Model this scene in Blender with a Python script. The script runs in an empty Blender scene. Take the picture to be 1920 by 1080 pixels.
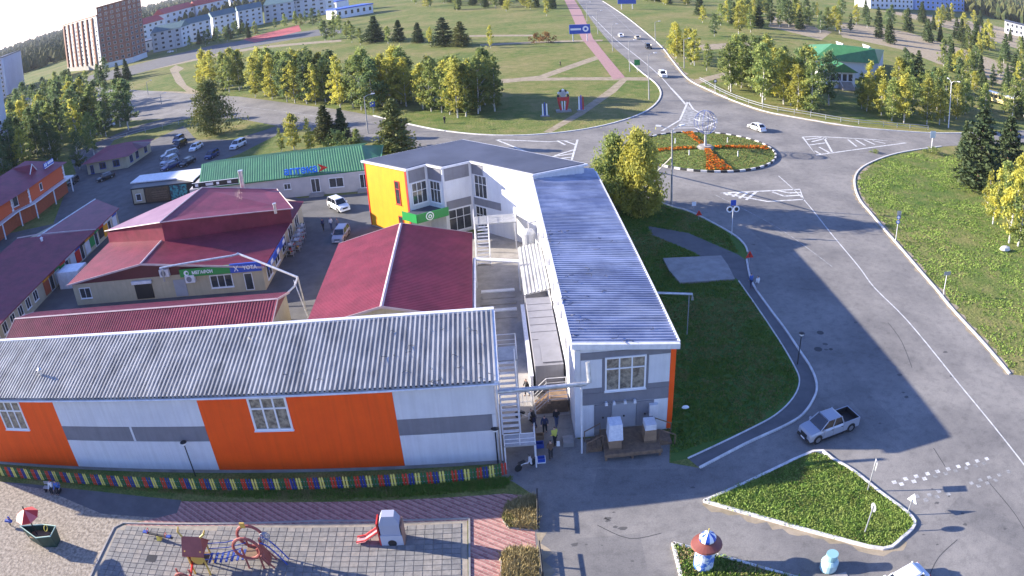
import bpy, bmesh, math, random
from mathutils import Vector, Matrix
random.seed(7)
scene = bpy.context.scene
# ------------------------------------------------------------------ camera
CAM_H = 36.0
F_PX, LENS_A, PITCH, ROLL, YAW = 1436.463, -0.0936096, 0.4508432, -0.0640603, 0.0192696
SUN_AZ, SUN_EL = math.radians(-15.2), math.radians(18.3)   # direction shadows fall, height of the sun
cam_d = bpy.data.cameras.new('camera')
cam = bpy.data.objects.new('camera', cam_d)
scene.collection.objects.link(cam)
scene.camera = cam
cam_d.type = 'PANO'
cam_d.sensor_fit = 'HORIZONTAL'
cam_d.sensor_width = 36.0
cam_d.lens = F_PX / 1920 * 36 * 0.93
cam_d.clip_start = 0.5
cam_d.clip_end = 6000
POLY = dict(k0=0.0, k1=-0.03698368529618334, k2=-5.16398267506277e-05, k3=8.473047482589619e-07, k4=-2.1876421742788931e-07)
for holder in (cam_d, getattr(cam_d, 'cycles', None)):
    if holder is None: continue
    try:
        holder.panorama_type = 'FISHEYE_LENS_POLYNOMIAL'
        holder.fisheye_fov = math.radians(180)
        for k, v in POLY.items(): setattr(holder, 'fisheye_polynomial_' + k, v)
    except Exception:
        pass
def rot_cam():
    cp, sp, cr, sr, cy, sy = (math.cos(PITCH), math.sin(PITCH), math.cos(ROLL), math.sin(ROLL), math.cos(-YAW), math.sin(-YAW))
    def w(c):
        x = c[0]*cr - c[1]*sr; y = c[0]*sr + c[1]*cr; f = -c[2]
        X, Y, Z = x, f*cp + y*sp, -f*sp + y*cp
        return Vector((X*cy - Y*sy, X*sy + Y*cy, Z))
    return w
CW = rot_cam()
M = Matrix((CW((1,0,0)), CW((0,1,0)), CW((0,0,1)))).transposed().to_4x4()
M.translation = Vector((0, 0, CAM_H))
cam.matrix_world = M
# where a line of sight of the photograph meets the ground (or a level, or an upright plane)
def ray(px, py):
    dx, dy = px - 960.0, py - 540.0
    R = math.hypot(dx, dy) or 1e-9; r = R / F_PX; t = r
    for _ in range(12): t -= (t + LENS_A*t**3 - r) / (1 + 3*LENS_A*t*t)
    s = math.sin(t) / R
    return CW((dx*s, -dy*s, -math.cos(t)))
def P(px, py, z=0.0):
    d = ray(px, py); t = (z - CAM_H) / d.z
    return Vector((d.x*t, d.y*t, z))
def PY(px, py, Y):
    d = ray(px, py); t = Y / d.y
    return Vector((d.x*t, Y, CAM_H + d.z*t))
def HT(base, top):
    g = P(*base); d = ray(*top); s = math.hypot(g.x, g.y) / math.hypot(d.x, d.y)
    return CAM_H + d.z*s
# ------------------------------------------------------------------ sky, sun, exposure
world = bpy.data.worlds.new('World'); scene.world = world; world.use_nodes = True
wn = world.node_tree.nodes; wl = world.node_tree.links
bg = wn['Background']; bg.inputs[1].default_value = 0.108
sky = wn.new('ShaderNodeTexSky'); sky.sky_type = 'NISHITA'; sky.sun_disc = False
sky.sun_elevation = SUN_EL; sky.sun_rotation = SKYROT = math.atan2(-math.cos(SUN_AZ), -math.sin(SUN_AZ))
sky.altitude = 50; sky.air_density = 1.0; sky.dust_density = 0.2; sky.ozone_density = 4.2
air = wn.new('ShaderNodeMix'); air.data_type = 'RGBA'; air.blend_type = 'MULTIPLY'; air.inputs[0].default_value = 1.0
air.inputs[7].default_value = (1.0, 0.89, 1.16, 1)      # the camera's cool rendering of skylight
wl.new(sky.outputs[0], air.inputs[6]); wl.new(air.outputs[2], bg.inputs[0])
sun_d = bpy.data.lights.new('sun', 'SUN'); sun_d.energy = 5.0; sun_d.angle = math.radians(0.5); sun_d.color = (1.0, 0.90, 0.76)
sun = bpy.data.objects.new('sun', sun_d); scene.collection.objects.link(sun)
sdir = Vector((math.cos(SUN_AZ)*math.cos(SUN_EL), math.sin(SUN_AZ)*math.cos(SUN_EL), -math.sin(SUN_EL)))
sun.rotation_euler = sdir.to_track_quat('-Z', 'Y').to_euler(); sun.location = (-60, 30, 80)
scene.view_settings.view_transform = 'Standard'
try: scene.view_settings.look = 'None'
except Exception: pass
scene.view_settings.exposure = 1.68; scene.view_settings.gamma = 1.0; scene.view_settings.use_curve_mapping = False
scene.cycles.max_bounces = 6; scene.cycles.transparent_max_bounces = 8
scene.cycles.use_denoising = True
# ------------------------------------------------------------------ helpers
COL = scene.collection
ORG = {}
ZUP = Vector((0, 0, 1))
V3 = lambda *a: Vector(a)
def mat(name, c, c2=None, scale=1.0, rough=0.85, metal=0.0, bump=0.0, bscale=None, lo=0.38, hi=0.62, spec=0.5, obj=False, alpha=None, detail=5.0):
    m = bpy.data.materials.new(name); m.use_nodes = True
    nt = m.node_tree; b = nt.nodes['Principled BSDF']
    b.inputs['Roughness'].default_value = rough; b.inputs['Metallic'].default_value = metal
    b.inputs['Specular IOR Level'].default_value = spec
    b.inputs['Base Color'].default_value = (*c, 1)
    if c2 is not None or bump:
        g = nt.nodes.new('ShaderNodeTexCoord' if obj else 'ShaderNodeNewGeometry')
        src = g.outputs['Object' if obj else 'Position']
    if c2 is not None:
        n = nt.nodes.new('ShaderNodeTexNoise'); n.inputs['Scale'].default_value = scale; n.inputs['Detail'].default_value = detail
        n.inputs['Roughness'].default_value = 0.65
        nt.links.new(src, n.inputs['Vector'])
        r = nt.nodes.new('ShaderNodeValToRGB'); e = r.color_ramp.elements
        e[0].position, e[1].position = lo, hi; e[0].color = (*c, 1); e[1].color = (*c2, 1)
        nt.links.new(n.outputs['Fac'], r.inputs['Fac']); nt.links.new(r.outputs[0], b.inputs['Base Color'])
    if bump:
        n2 = nt.nodes.new('ShaderNodeTexNoise'); n2.inputs['Scale'].default_value = bscale or scale*4; n2.inputs['Detail'].default_value = 4
        nt.links.new(src, n2.inputs['Vector'])
        bp = nt.nodes.new('ShaderNodeBump'); bp.inputs['Strength'].default_value = bump; bp.inputs['Distance'].default_value = 0.05
        nt.links.new(n2.outputs['Fac'], bp.inputs['Height']); nt.links.new(bp.outputs[0], b.inputs['Normal'])
    return m
def ramp_mix(nt, src, scale, stops, detail=6.0, rough=0.6):
    n = nt.nodes.new('ShaderNodeTexNoise'); n.inputs['Scale'].default_value = scale; n.inputs['Detail'].default_value = detail
    n.inputs['Roughness'].default_value = rough
    nt.links.new(src, n.inputs['Vector'])
    r = nt.nodes.new('ShaderNodeValToRGB'); e = r.color_ramp.elements
    while len(e) < len(stops): e.new(0.5)
    for k, (p, c) in enumerate(stops): e[k].position = p; e[k].color = (*c, 1)
    nt.links.new(n.outputs['Fac'], r.inputs['Fac'])
    return r.outputs[0]
def mixc(nt, fac, a, b, mode='MIX'):
    x = nt.nodes.new('ShaderNodeMix'); x.data_type = 'RGBA'; x.blend_type = mode
    if isinstance(fac, float): x.inputs[0].default_value = fac
    else: nt.links.new(fac, x.inputs[0])
    nt.links.new(a, x.inputs[6]); nt.links.new(b, x.inputs[7])
    return x.outputs[2]
def leaf_mat(name, stops, trans=0.45):
    m = bpy.data.materials.new(name); m.use_nodes = True; nt = m.node_tree
    b = nt.nodes['Principled BSDF']; out = nt.nodes['Material Output']
    tc = nt.nodes.new('ShaderNodeTexCoord'); oi = nt.nodes.new('ShaderNodeObjectInfo')
    ad = nt.nodes.new('ShaderNodeVectorMath'); ad.operation = 'ADD'
    cx = nt.nodes.new('ShaderNodeVectorMath'); cx.operation = 'SCALE'; cx.inputs[0].default_value = (37, 11, 5)
    nt.links.new(oi.outputs['Random'], cx.inputs['Scale'])
    nt.links.new(tc.outputs['Object'], ad.inputs[0]); nt.links.new(cx.outputs[0], ad.inputs[1])
    col = ramp_mix(nt, ad.outputs[0], 0.45, stops, 5.0, 0.75)
    hs = nt.nodes.new('ShaderNodeHueSaturation')
    mr = nt.nodes.new('ShaderNodeMapRange'); mr.inputs['To Min'].default_value = 0.75; mr.inputs['To Max'].default_value = 1.25
    nt.links.new(oi.outputs['Random'], mr.inputs['Value']); nt.links.new(mr.outputs[0], hs.inputs['Value'])
    nt.links.new(col, hs.inputs['Color'])
    b.inputs['Roughness'].default_value = 0.7; b.inputs['Specular IOR Level'].default_value = 0.25
    nt.links.new(hs.outputs[0], b.inputs['Base Color'])
    tr = nt.nodes.new('ShaderNodeBsdfTranslucent'); nt.links.new(hs.outputs[0], tr.inputs['Color'])
    mx = nt.nodes.new('ShaderNodeMixShader'); mx.inputs[0].default_value = trans
    nt.links.new(b.outputs[0], mx.inputs[1]); nt.links.new(tr.outputs[0], mx.inputs[2]); nt.links.new(mx.outputs[0], out.inputs['Surface'])
    return m
class MB:
    def __init__(s): s.v = []; s.f = []
    def add(s, vs, fs):
        n = len(s.v); s.v += [tuple(p) for p in vs]; s.f += [tuple(n + i for i in f) for f in fs]; return s
    def bx(s, O, U, V, N, u0, u1, v0, v1, n0, n1):
        ps = [O + U*u + V*v + N*n for n in (n0, n1) for v in (v0, v1) for u in (u0, u1)]
        return s.add(ps, [(0,2,3,1), (4,5,7,6), (0,1,5,4), (2,6,7,3), (0,4,6,2), (1,3,7,5)])
    def box(s, x0, x1, y0, y1, z0, z1):
        return s.bx(V3(0,0,0), V3(1,0,0), V3(0,1,0), ZUP, x0, x1, y0, y1, z0, z1)
    def tbox(s, x0, x1, y0, y1, z0, z1, ix, iy):      # box with the top inset
        ps = [(x0,y0,z0),(x1,y0,z0),(x1,y1,z0),(x0,y1,z0),(x0+ix,y0+iy,z1),(x1-ix,y0+iy,z1),(x1-ix,y1-iy,z1),(x0+ix,y1-iy,z1)]
        return s.add(ps, [(3,2,1,0),(4,5,6,7),(0,1,5,4),(1,2,6,5),(2,3,7,6),(3,0,4,7)])
    def prism(s, poly, z0, z1):                       # z0/z1 numbers or per-vertex lists; poly counter-clockwise
        n = len(poly)
        a = z0 if isinstance(z0, (list, tuple)) else [z0]*n
        b = z1 if isinstance(z1, (list, tuple)) else [z1]*n
        ps = [(p[0], p[1], a[i]) for i, p in enumerate(poly)] + [(p[0], p[1], b[i]) for i, p in enumerate(poly)]
        fs = [tuple(range(n-1, -1, -1)), tuple(range(n, 2*n))] + [(i, (i+1) % n, n + (i+1) % n, n + i) for i in range(n)]
        return s.add(ps, fs)
    def slab(s, pts, t):                              # planar polygon thickened downwards
        pts = [Vector(p) for p in pts]; n = len(pts)
        return s.add(pts + [p - ZUP*t for p in pts], [tuple(range(n)), tuple(range(2*n-1, n-1, -1))] + [(i, n+i, n+(i+1) % n, (i+1) % n) for i in range(n)])
    def tube(s, pts, r, n=8, cap=True):
        pts = [Vector(p) for p in pts]; rs = r if isinstance(r, (list, tuple)) else [r]*len(pts)
        rings = []; up = None
        for i, p in enumerate(pts):
            d = (pts[min(i+1, len(pts)-1)] - pts[max(i-1, 0)]).normalized()
            if up is None or abs(d.dot(up)) > 0.95: up = ZUP if abs(d.z) < 0.9 else V3(1,0,0)
            a = d.cross(up).normalized(); b = a.cross(d).normalized(); up = b
            rings.append([p + (a*math.cos(2*math.pi*k/n) + b*math.sin(2*math.pi*k/n))*rs[i] for k in range(n)])
        vs = [q for r_ in rings for q in r_]
        fs = [(i*n+k, i*n+(k+1) % n, (i+1)*n+(k+1) % n, (i+1)*n+k) for i in range(len(pts)-1) for k in range(n)]
        if cap: fs += [tuple(range(n-1, -1, -1)), tuple(range((len(pts)-1)*n, len(pts)*n))]
        return s.add(vs, fs)
    def lathe(s, C, prof, n=16, sx=1.0, sy=1.0):
        C = Vector(C); vs = []
        for r, z in prof: vs += [C + V3(sx*r*math.cos(2*math.pi*k/n), sy*r*math.sin(2*math.pi*k/n), z) for k in range(n)]
        m = len(prof)
        fs = [(i*n+k, i*n+(k+1) % n, (i+1)*n+(k+1) % n, (i+1)*n+k) for i in range(m-1) for k in range(n)]
        fs += [tuple(range(n-1, -1, -1)), tuple(range((m-1)*n, m*n))]
        return s.add(vs, fs)
    def disc(s, C, A, B, r, n=20, t=0.03):            # flat round plate in the plane A,B
        N = A.cross(B).normalized()
        ring = [C + A*(r*math.cos(2*math.pi*k/n)) + B*(r*math.sin(2*math.pi*k/n)) for k in range(n)]
        vs = [p - N*t/2 for p in ring] + [p + N*t/2 for p in ring]
        return s.add(vs, [tuple(range(n-1, -1, -1)), tuple(range(n, 2*n))] + [(i, (i+1) % n, n+(i+1) % n, n+i) for i in range(n)])
    def ribbed(s, a, b, d, pitch, h, t=0.12, c=None):  # sheet a-b (eave), a-d (run of the ribs)
        a, b, d = Vector(a), Vector(b), Vector(d); c = Vector(c) if c else b + d - a
        L = (b-a).length; N = ((b-a).cross(d-a)).normalized(); N = N if N.z > 0 else -N
        n = max(1, int(L/pitch)); us = []
        for i in range(n):
            for f, k in ((0, 0), (0.5, 0), (0.58, 1), (0.92, 1)): us.append(((i+f)/n, k))
        us.append((1.0, 0)); m = len(us)
        vs = [a.lerp(b, u) + N*(h*k) for u, k in us] + [d.lerp(c, u) + N*(h*k) for u, k in us]
        fs = [(i, i+1, m+i+1, m+i) for i in range(m-1)]
        q = len(vs); vs += [a - N*t, b - N*t, c - N*t, d - N*t]
        fs += [(q+3, q+2, q+1, q)]
        s.add(vs, fs)
        for e0, e1 in ((a, b), (d, c)):
            s.add([e0, e1, e1 - N*t, e0 - N*t], [(0, 1, 2, 3)])
        for e0, e1 in ((a, d), (b, c)):
            s.add([e0, e1, e1 - N*t, e0 - N*t], [(0, 1, 2, 3)])
        return s
    def mesh(s, name, m, org=Vector((0,0,0)), smooth=False):
        me = bpy.data.meshes.new(name)
        o = Vector(org); me.from_pydata([(p[0]-o.x, p[1]-o.y, p[2]-o.z) for p in s.v], [], s.f)
        if m: me.materials.append(m)
        if smooth: me.polygons.foreach_set('use_smooth', [True]*len(me.polygons))
        me.update(); return me
def tag(o, label=None, cat=None, group=None, kind=None):
    if label: o['label'] = label
    if cat: o['category'] = cat
    if group: o['group'] = group
    if kind: o['kind'] = kind
    return o
def thing(name, label, cat, loc=(0,0,0), rz=0.0, group=None):
    o = bpy.data.objects.new(name, None); COL.objects.link(o); o.empty_display_size = 0.3
    o.location = loc; o.rotation_euler = (0, 0, rz); ORG[o.name] = Vector(loc)
    return tag(o, label, cat, group)
def part(name, mb, m, parent, local=False, smooth=False, kind=None, me=None):
    org = V3(0,0,0) if local else ORG[parent.name]
    o = bpy.data.objects.new(name, me or mb.mesh(name, m, org, smooth)); COL.objects.link(o); o.parent = parent
    ORG[o.name] = org
    if kind: o['kind'] = kind
    return o
def solo(name, mb, m, label, cat, group=None, smooth=False):
    xs = [p[0] for p in mb.v]; ys = [p[1] for p in mb.v]
    org = V3(sum(xs)/len(xs), sum(ys)/len(ys), min(p[2] for p in mb.v))
    o = bpy.data.objects.new(name, mb.mesh(name, m, org, smooth)); COL.objects.link(o); o.location = org; ORG[o.name] = org
    return tag(o, label, cat, group)
def struct(name, mb, m, kind='structure'):
    o = bpy.data.objects.new(name, mb.mesh(name, m)); COL.objects.link(o); o['kind'] = kind; ORG[o.name] = V3(0,0,0)
    return o
def dup(root, loc, rz=0.0, label=None, group=None, scale=None):
    def cp(o, par):
        c = o.copy(); COL.objects.link(c); c.parent = par
        for ch in list(KIDS(o)): cp(ch, c)
        return c
    r = cp(root, None); r.location = loc; r.rotation_euler = (0, 0, rz)
    if scale: r.scale = scale
    if label: r['label'] = label
    if group: r['group'] = group
    return r
def KIDS(o): return [c for c in o.children]
from mathutils.geometry import tessellate_polygon
def sheet(poly, z, mb=None):                          # flat sheet of any outline
    mb = mb or MB(); pts = [Vector((p[0], p[1], z)) for p in poly]
    tris = tessellate_polygon([pts]); fs = []
    for t in tris:
        a, b, c = (pts[i] for i in t)
        fs.append(t if (b-a).cross(c-a).z > 0 else (t[0], t[2], t[1]))
    return mb.add(pts, fs)
def PX_(pxs, z=0.0): return [P(x, y, z) for x, y in pxs]
def smooth_line(pts, k=4):                            # Catmull-Rom through the points
    pts = [Vector(p) for p in pts]; out = []
    for i in range(len(pts)-1):
        p0, p1, p2, p3 = pts[max(i-1, 0)], pts[i], pts[i+1], pts[min(i+2, len(pts)-1)]
        for j in range(k):
            t = j/k
            out.append(0.5*((2*p1) + (p2-p0)*t + (2*p0-5*p1+4*p2-p3)*t*t + (3*p1-p0-3*p2+p3)*t**3))
    out.append(pts[-1]); return out
def ribbon(pts, w, z, mb=None):
    mb = mb or MB(); pts = [V3(p[0], p[1], 0) for p in pts]; n = len(pts); vs = []
    for i, p in enumerate(pts):
        d = (pts[min(i+1, n-1)] - pts[max(i-1, 0)]).normalized(); s_ = V3(-d.y, d.x, 0)
        vs += [p + s_*w/2 + ZUP*z, p - s_*w/2 + ZUP*z]
    return mb.add(vs, [(2*i+1, 2*i+3, 2*i+2, 2*i) for i in range(n-1)])
def kerb_mb(pts, w=0.22, h=0.14, z=0.0, mb=None):
    mb = mb or MB(); pts = [V3(p[0], p[1], 0) for p in pts]; n = len(pts); vs = []
    for i, p in enumerate(pts):
        d = (pts[min(i+1, n-1)] - pts[max(i-1, 0)]).normalized(); s_ = V3(-d.y, d.x, 0)
        vs += [p + s_*w/2 + ZUP*z, p + s_*w/2*0.9 + ZUP*(z+h), p - s_*w/2*0.9 + ZUP*(z+h), p - s_*w/2 + ZUP*z]
    fs = []
    for i in range(n-1):
        for k in range(3): fs.append((4*i+k, 4*i+4+k, 4*i+5+k, 4*i+1+k)[::-1])
    fs += [(0,1,2,3), (4*n-1, 4*n-2, 4*n-3, 4*n-4)]
    return mb.add(vs, fs)
def bars(mb, O, U, V, N, rects, n0, n1):
    for i, (u0, u1, v0, v1) in enumerate(rects): mb.bx(O, U, V, N, u0, u1, v0, v1, n0, n1 - 0.003*(i % 2))
def window(parent, O, U, N, w, h, cols=2, rows=(1.0,), fw=0.09, fm=None, gm=None, panes=True, name='window', sill=True, depth=0.07):
    fm = fm or M_FRAME; gm = gm or M_GLASS; mb = MB()
    mb.bx(O, U, ZUP, N, 0, fw, 0, h, 0, depth); mb.bx(O, U, ZUP, N, w-fw, w, 0, h, 0, depth)
    mb.bx(O, U, ZUP, N, fw, w-fw, 0, fw, 0, depth-0.004); mb.bx(O, U, ZUP, N, fw, w-fw, h-fw, h, 0, depth-0.004)
    tot = sum(rows); iw = w - 2*fw; ih = h - 2*fw; us = [fw + iw*i/cols for i in range(cols+1)]
    vs = [fw]
    for r in rows: vs.append(vs[-1] + ih*r/tot)
    t = fw*0.4
    for u in us[1:-1]: mb.bx(O, U, ZUP, N, u-t, u+t, fw, h-fw, 0, depth-0.01)
    for v in vs[1:-1]:
        for i in range(cols):
            a = us[i] + (t if i else 0); b = us[i+1] - (t if i < cols-1 else 0)
            mb.bx(O, U, ZUP, N, a, b, v-t, v+t, 0, depth-0.014)
    if sill: mb.bx(O, U, ZUP, N, -0.06, w+0.06, -0.05, 0, 0, depth+0.09)
    fr = part(name, mb, fm, parent)
    if panes:
        for i in range(cols):
            for j in range(len(rows)):
                part('pane', MB().bx(O, U, ZUP, N, us[i]+0.005, us[i+1]-0.005, vs[j]+0.005, vs[j+1]-0.005, 0.012, 0.028), gm, fr)
    else:
        part('pane', MB().bx(O, U, ZUP, N, fw*0.5, w-fw*0.5, fw*0.5, h-fw*0.5, 0.012, 0.028), gm, fr)
    return fr
def text_mesh(txt, size, depth, m, mtx, name='lettering', bold=0.0, shear=0.0):
    c = bpy.data.curves.new('tmp', 'FONT'); c.body = txt; c.size = size; c.extrude = depth; c.align_x = 'CENTER'; c.align_y = 'CENTER'
    c.offset = bold; c.shear = shear; c.resolution_u = 3
    o = bpy.data.objects.new('tmp', c); me = bpy.data.meshes.new_from_object(o)
    me.name = name; me.transform(mtx); me.materials.clear(); me.materials.append(m)
    bpy.data.objects.remove(o); bpy.data.curves.remove(c); return me
def frame_mtx(O, U, V):
    U = Vector(U).normalized(); V = Vector(V).normalized(); N = U.cross(V).normalized()
    m = Matrix((U, V, N)).transposed().to_4x4(); m.translation = Vector(O); return m
def lettering(parent, txt, size, O, U, V, m, bold=0.0, depth=0.03, name='lettering', shear=0.0):
    org = ORG[parent.name]
    me = text_mesh(txt, size, depth, m, frame_mtx(Vector(O) - org, U, V), name, bold, shear)
    o = bpy.data.objects.new(name, me); COL.objects.link(o); o.parent = parent; ORG[o.name] = org
    return o
# ------------------------------------------------------------------ materials
def weather(m, scale=(2.2, 2.2, 0.10), lo=0.80, hi=1.04, ns=1.0, fac=1.0):      # rain streaks and grime over a painted sheet
    nt = m.node_tree; b = nt.nodes['Principled BSDF']; inp = b.inputs['Base Color']
    g = nt.nodes.new('ShaderNodeNewGeometry'); mp = nt.nodes.new('ShaderNodeMapping'); mp.inputs['Scale'].default_value = scale
    nt.links.new(g.outputs['Position'], mp.inputs['Vector'])
    s = ramp_mix(nt, mp.outputs[0], ns, [(0.34, (lo, lo*0.985, lo*0.97)), (0.55, (1, 1, 1)), (0.75, (hi, hi, hi))], 7, 0.7)
    if inp.is_linked: src = inp.links[0].from_socket
    else:
        r = nt.nodes.new('ShaderNodeRGB'); r.outputs[0].default_value = inp.default_value; src = r.outputs[0]
    c = mixc(nt, fac, src, s, 'MULTIPLY'); nt.links.new(c, inp)
M_FRAME = mat('white window plastic', (0.78,0.78,0.78), rough=0.5)
M_GLASS = mat('dark window glass', (0.03,0.035,0.045), (0.06,0.065,0.07), 0.7, rough=0.08, spec=0.8)
M_GLASSB = mat('window glass with blinds and painted reflection', (0.36,0.32,0.24), (0.10,0.09,0.075), 2.4, rough=0.12, spec=0.8)  # noise paints the beige building's reflection into the glass colour
M_ORANGE = mat('orange wall panel', (0.95,0.10,0.002), (0.90,0.09,0.002), 0.7, rough=0.55, bump=0.05, bscale=1.5)
M_WHITE = mat('white wall panel', (0.68,0.69,0.71), (0.62,0.63,0.66), 0.6, rough=0.55, bump=0.05, bscale=1.5)
M_GREY = mat('grey wall panel', (0.21,0.21,0.235), (0.185,0.185,0.21), 0.8, rough=0.6)
M_GREY2 = mat('light grey door paint', (0.36,0.37,0.40), (0.32,0.33,0.36), 1.0, rough=0.5)
M_BLIND = mat('blind wall', (0.5,0.5,0.52), (0.42,0.42,0.44), 0.5)
M_TRIM = mat('white metal trim', (0.74,0.74,0.76), (0.62,0.62,0.64), 1.5, rough=0.45)
M_GALV = mat('galvanised roof sheet', (0.47,0.465,0.45), (0.35,0.35,0.345), 0.35, rough=0.55, metal=0.1)
M_GALVB = mat('bluish galvanised roof sheet', (0.42,0.45,0.56), (0.22,0.25,0.36), 0.22, rough=0.45, metal=0.2)
M_MEMB = mat('smooth dark roofing sheet', (0.085,0.092,0.125), (0.065,0.072,0.10), 0.15, rough=0.55, metal=0.0, spec=0.4)
M_MAROON = mat('maroon painted roof sheet', (0.23,0.034,0.058), (0.18,0.027,0.046), 0.3, rough=0.5, spec=0.3)
M_MAROON2 = mat('dark maroon gable board', (0.11,0.02,0.03), (0.09,0.018,0.025), 0.5, rough=0.5)
M_RIDGE = mat('pale ridge flashing', (0.55,0.42,0.42), (0.45,0.34,0.34), 1.0, rough=0.5)
M_CREAM = mat('cream siding', (0.50,0.43,0.29), (0.44,0.38,0.26), 0.8, rough=0.7)
M_GREENR = mat('green painted roof sheet', (0.055,0.20,0.062), (0.045,0.17,0.052), 0.4, rough=0.45)
M_GREENS = mat('green sign board', (0.02,0.26,0.06), rough=0.4)
M_BLUES = mat('blue sign board', (0.02,0.08,0.42), rough=0.4)
M_BLUEL = mat('bright blue letters', (0.02,0.20,0.80), rough=0.4)
M_GLOSSR = mat('glossy roof sheet with painted glare', (0.42,0.20,0.22), (0.34,0.14,0.16), 0.4, rough=0.3, spec=0.9, metal=0.3)  # maroon sheet paled and glossed to stand for sun glare on one slope
M_WHITES = mat('white sign lettering', (0.85,0.85,0.85), rough=0.5)
M_REDS = mat('red sign plastic', (0.62,0.03,0.02), rough=0.4)
M_YELLOW = mat('yellow wall panel', (0.80,0.36,0.008), (0.75,0.33,0.008), 0.6, rough=0.55)
M_BRICK = mat('orange brick wall', (0.42,0.09,0.035), (0.34,0.07,0.03), 3.0, rough=0.8)
M_STEEL = mat('grey painted steel', (0.42,0.43,0.45), (0.33,0.34,0.36), 2.0, rough=0.45, metal=0.3)
M_DARK = mat('black painted steel', (0.02,0.02,0.022), rough=0.5)
M_PIPE = mat('silver pipe lagging', (0.62,0.62,0.62), (0.45,0.45,0.46), 2.5, rough=0.35, metal=0.6)
M_POLE = mat('grey concrete pole', (0.36,0.36,0.35), (0.26,0.26,0.26), 1.5, rough=0.8)
def asphalt(name, a, b):
    m = bpy.data.materials.new(name); m.use_nodes = True; nt = m.node_tree; bs = nt.nodes['Principled BSDF']
    g = nt.nodes.new('ShaderNodeNewGeometry'); s = g.outputs['Position']
    big = ramp_mix(nt, s, 0.12, [(0.36, b), (0.62, a)], 6, 0.6)
    mid = ramp_mix(nt, s, 1.1, [(0.34, (0.80,0.80,0.80)), (0.5, (1,1,1)), (0.70, (1.10,1.09,1.07))], 6, 0.7)
    fine = ramp_mix(nt, s, 9.0, [(0.30, (0.80,0.80,0.80)), (0.5, (1,1,1)), (0.72, (1.2,1.2,1.18))], 3, 0.7)
    c = mixc(nt, 1.0, big, mid, 'MULTIPLY'); c = mixc(nt, 0.8, c, fine, 'MULTIPLY')
    nt.links.new(c, bs.inputs['Base Color']); bs.inputs['Roughness'].default_value = 0.9; bs.inputs['Specular IOR Level'].default_value = 0.3
    return m
M_ASPH = asphalt('grey worn asphalt', (0.24,0.227,0.21), (0.155,0.148,0.142))
M_ASPH2 = mat('yard asphalt', (0.12,0.118,0.118), (0.085,0.084,0.085), 0.4, rough=0.9, bump=0.15, bscale=12)
M_PAVE = mat('pavement asphalt', (0.13,0.128,0.13), (0.10,0.10,0.102), 0.6, rough=0.92, bump=0.15, bscale=14)
M_CONC = mat('pale concrete', (0.33,0.31,0.29), (0.25,0.235,0.22), 0.8, rough=0.9, bump=0.2, bscale=8)
M_KERB = mat('whitewashed kerb stone', (0.66,0.64,0.61), (0.42,0.40,0.38), 1.6, rough=0.85, lo=0.42, hi=0.75)
M_KERBK = mat('black painted kerb stone', (0.03,0.03,0.03), rough=0.7)
M_LINE = mat('worn white road paint', (0.62,0.62,0.60), (0.28,0.28,0.275), 1.8, rough=0.75, lo=0.45, hi=0.68)
M_LINE2 = mat('very worn white road paint', (0.40,0.40,0.39), (0.17,0.168,0.165), 1.2, rough=0.8, lo=0.36, hi=0.60)
M_WOOD = mat('weathered timber', (0.23,0.15,0.09), (0.15,0.10,0.065), 3.0, rough=0.85)
M_RUBBER = mat('tyre rubber', (0.015,0.015,0.016), rough=0.8)
M_RED = mat('red paint', (0.55,0.035,0.03), (0.45,0.03,0.03), 2.0, rough=0.5)
M_BLUE = mat('blue paint', (0.03,0.07,0.32), rough=0.5)
M_GREEN = mat('green paint', (0.03,0.16,0.05), rough=0.5)
M_PICK = [mat('picket ' + n, c, c2, 3.0, rough=0.6) for n, c, c2 in (('yellow', (0.78,0.70,0.16), (0.66,0.58,0.14)), ('green', (0.025,0.14,0.045), (0.02,0.11,0.035)), ('red', (0.62,0.055,0.025), (0.5,0.045,0.02)), ('blue', (0.03,0.055,0.26), (0.025,0.045,0.20)))]
for m_ in (M_ORANGE, M_WHITE, M_GREY, M_YELLOW, M_CREAM, M_TRIM): weather(m_, fac=0.5)
weather(M_GALV, (0.9, 0.16, 0.9), 0.66, 1.12, 1.2); weather(M_GALVB, (0.14, 0.9, 0.9), 0.66, 1.14, 1.0); weather(M_MAROON, (0.5, 0.5, 0.5), 0.74, 1.12, 1.0); weather(M_MEMB, (0.25, 0.25, 0.25), 0.78, 1.1, 1.0)
weather(M_GREENR, (0.9, 0.14, 0.9), 0.75, 1.08, 1.0)
M_YEL = mat('yellow paint', (0.75,0.60,0.10), rough=0.5)
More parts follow.
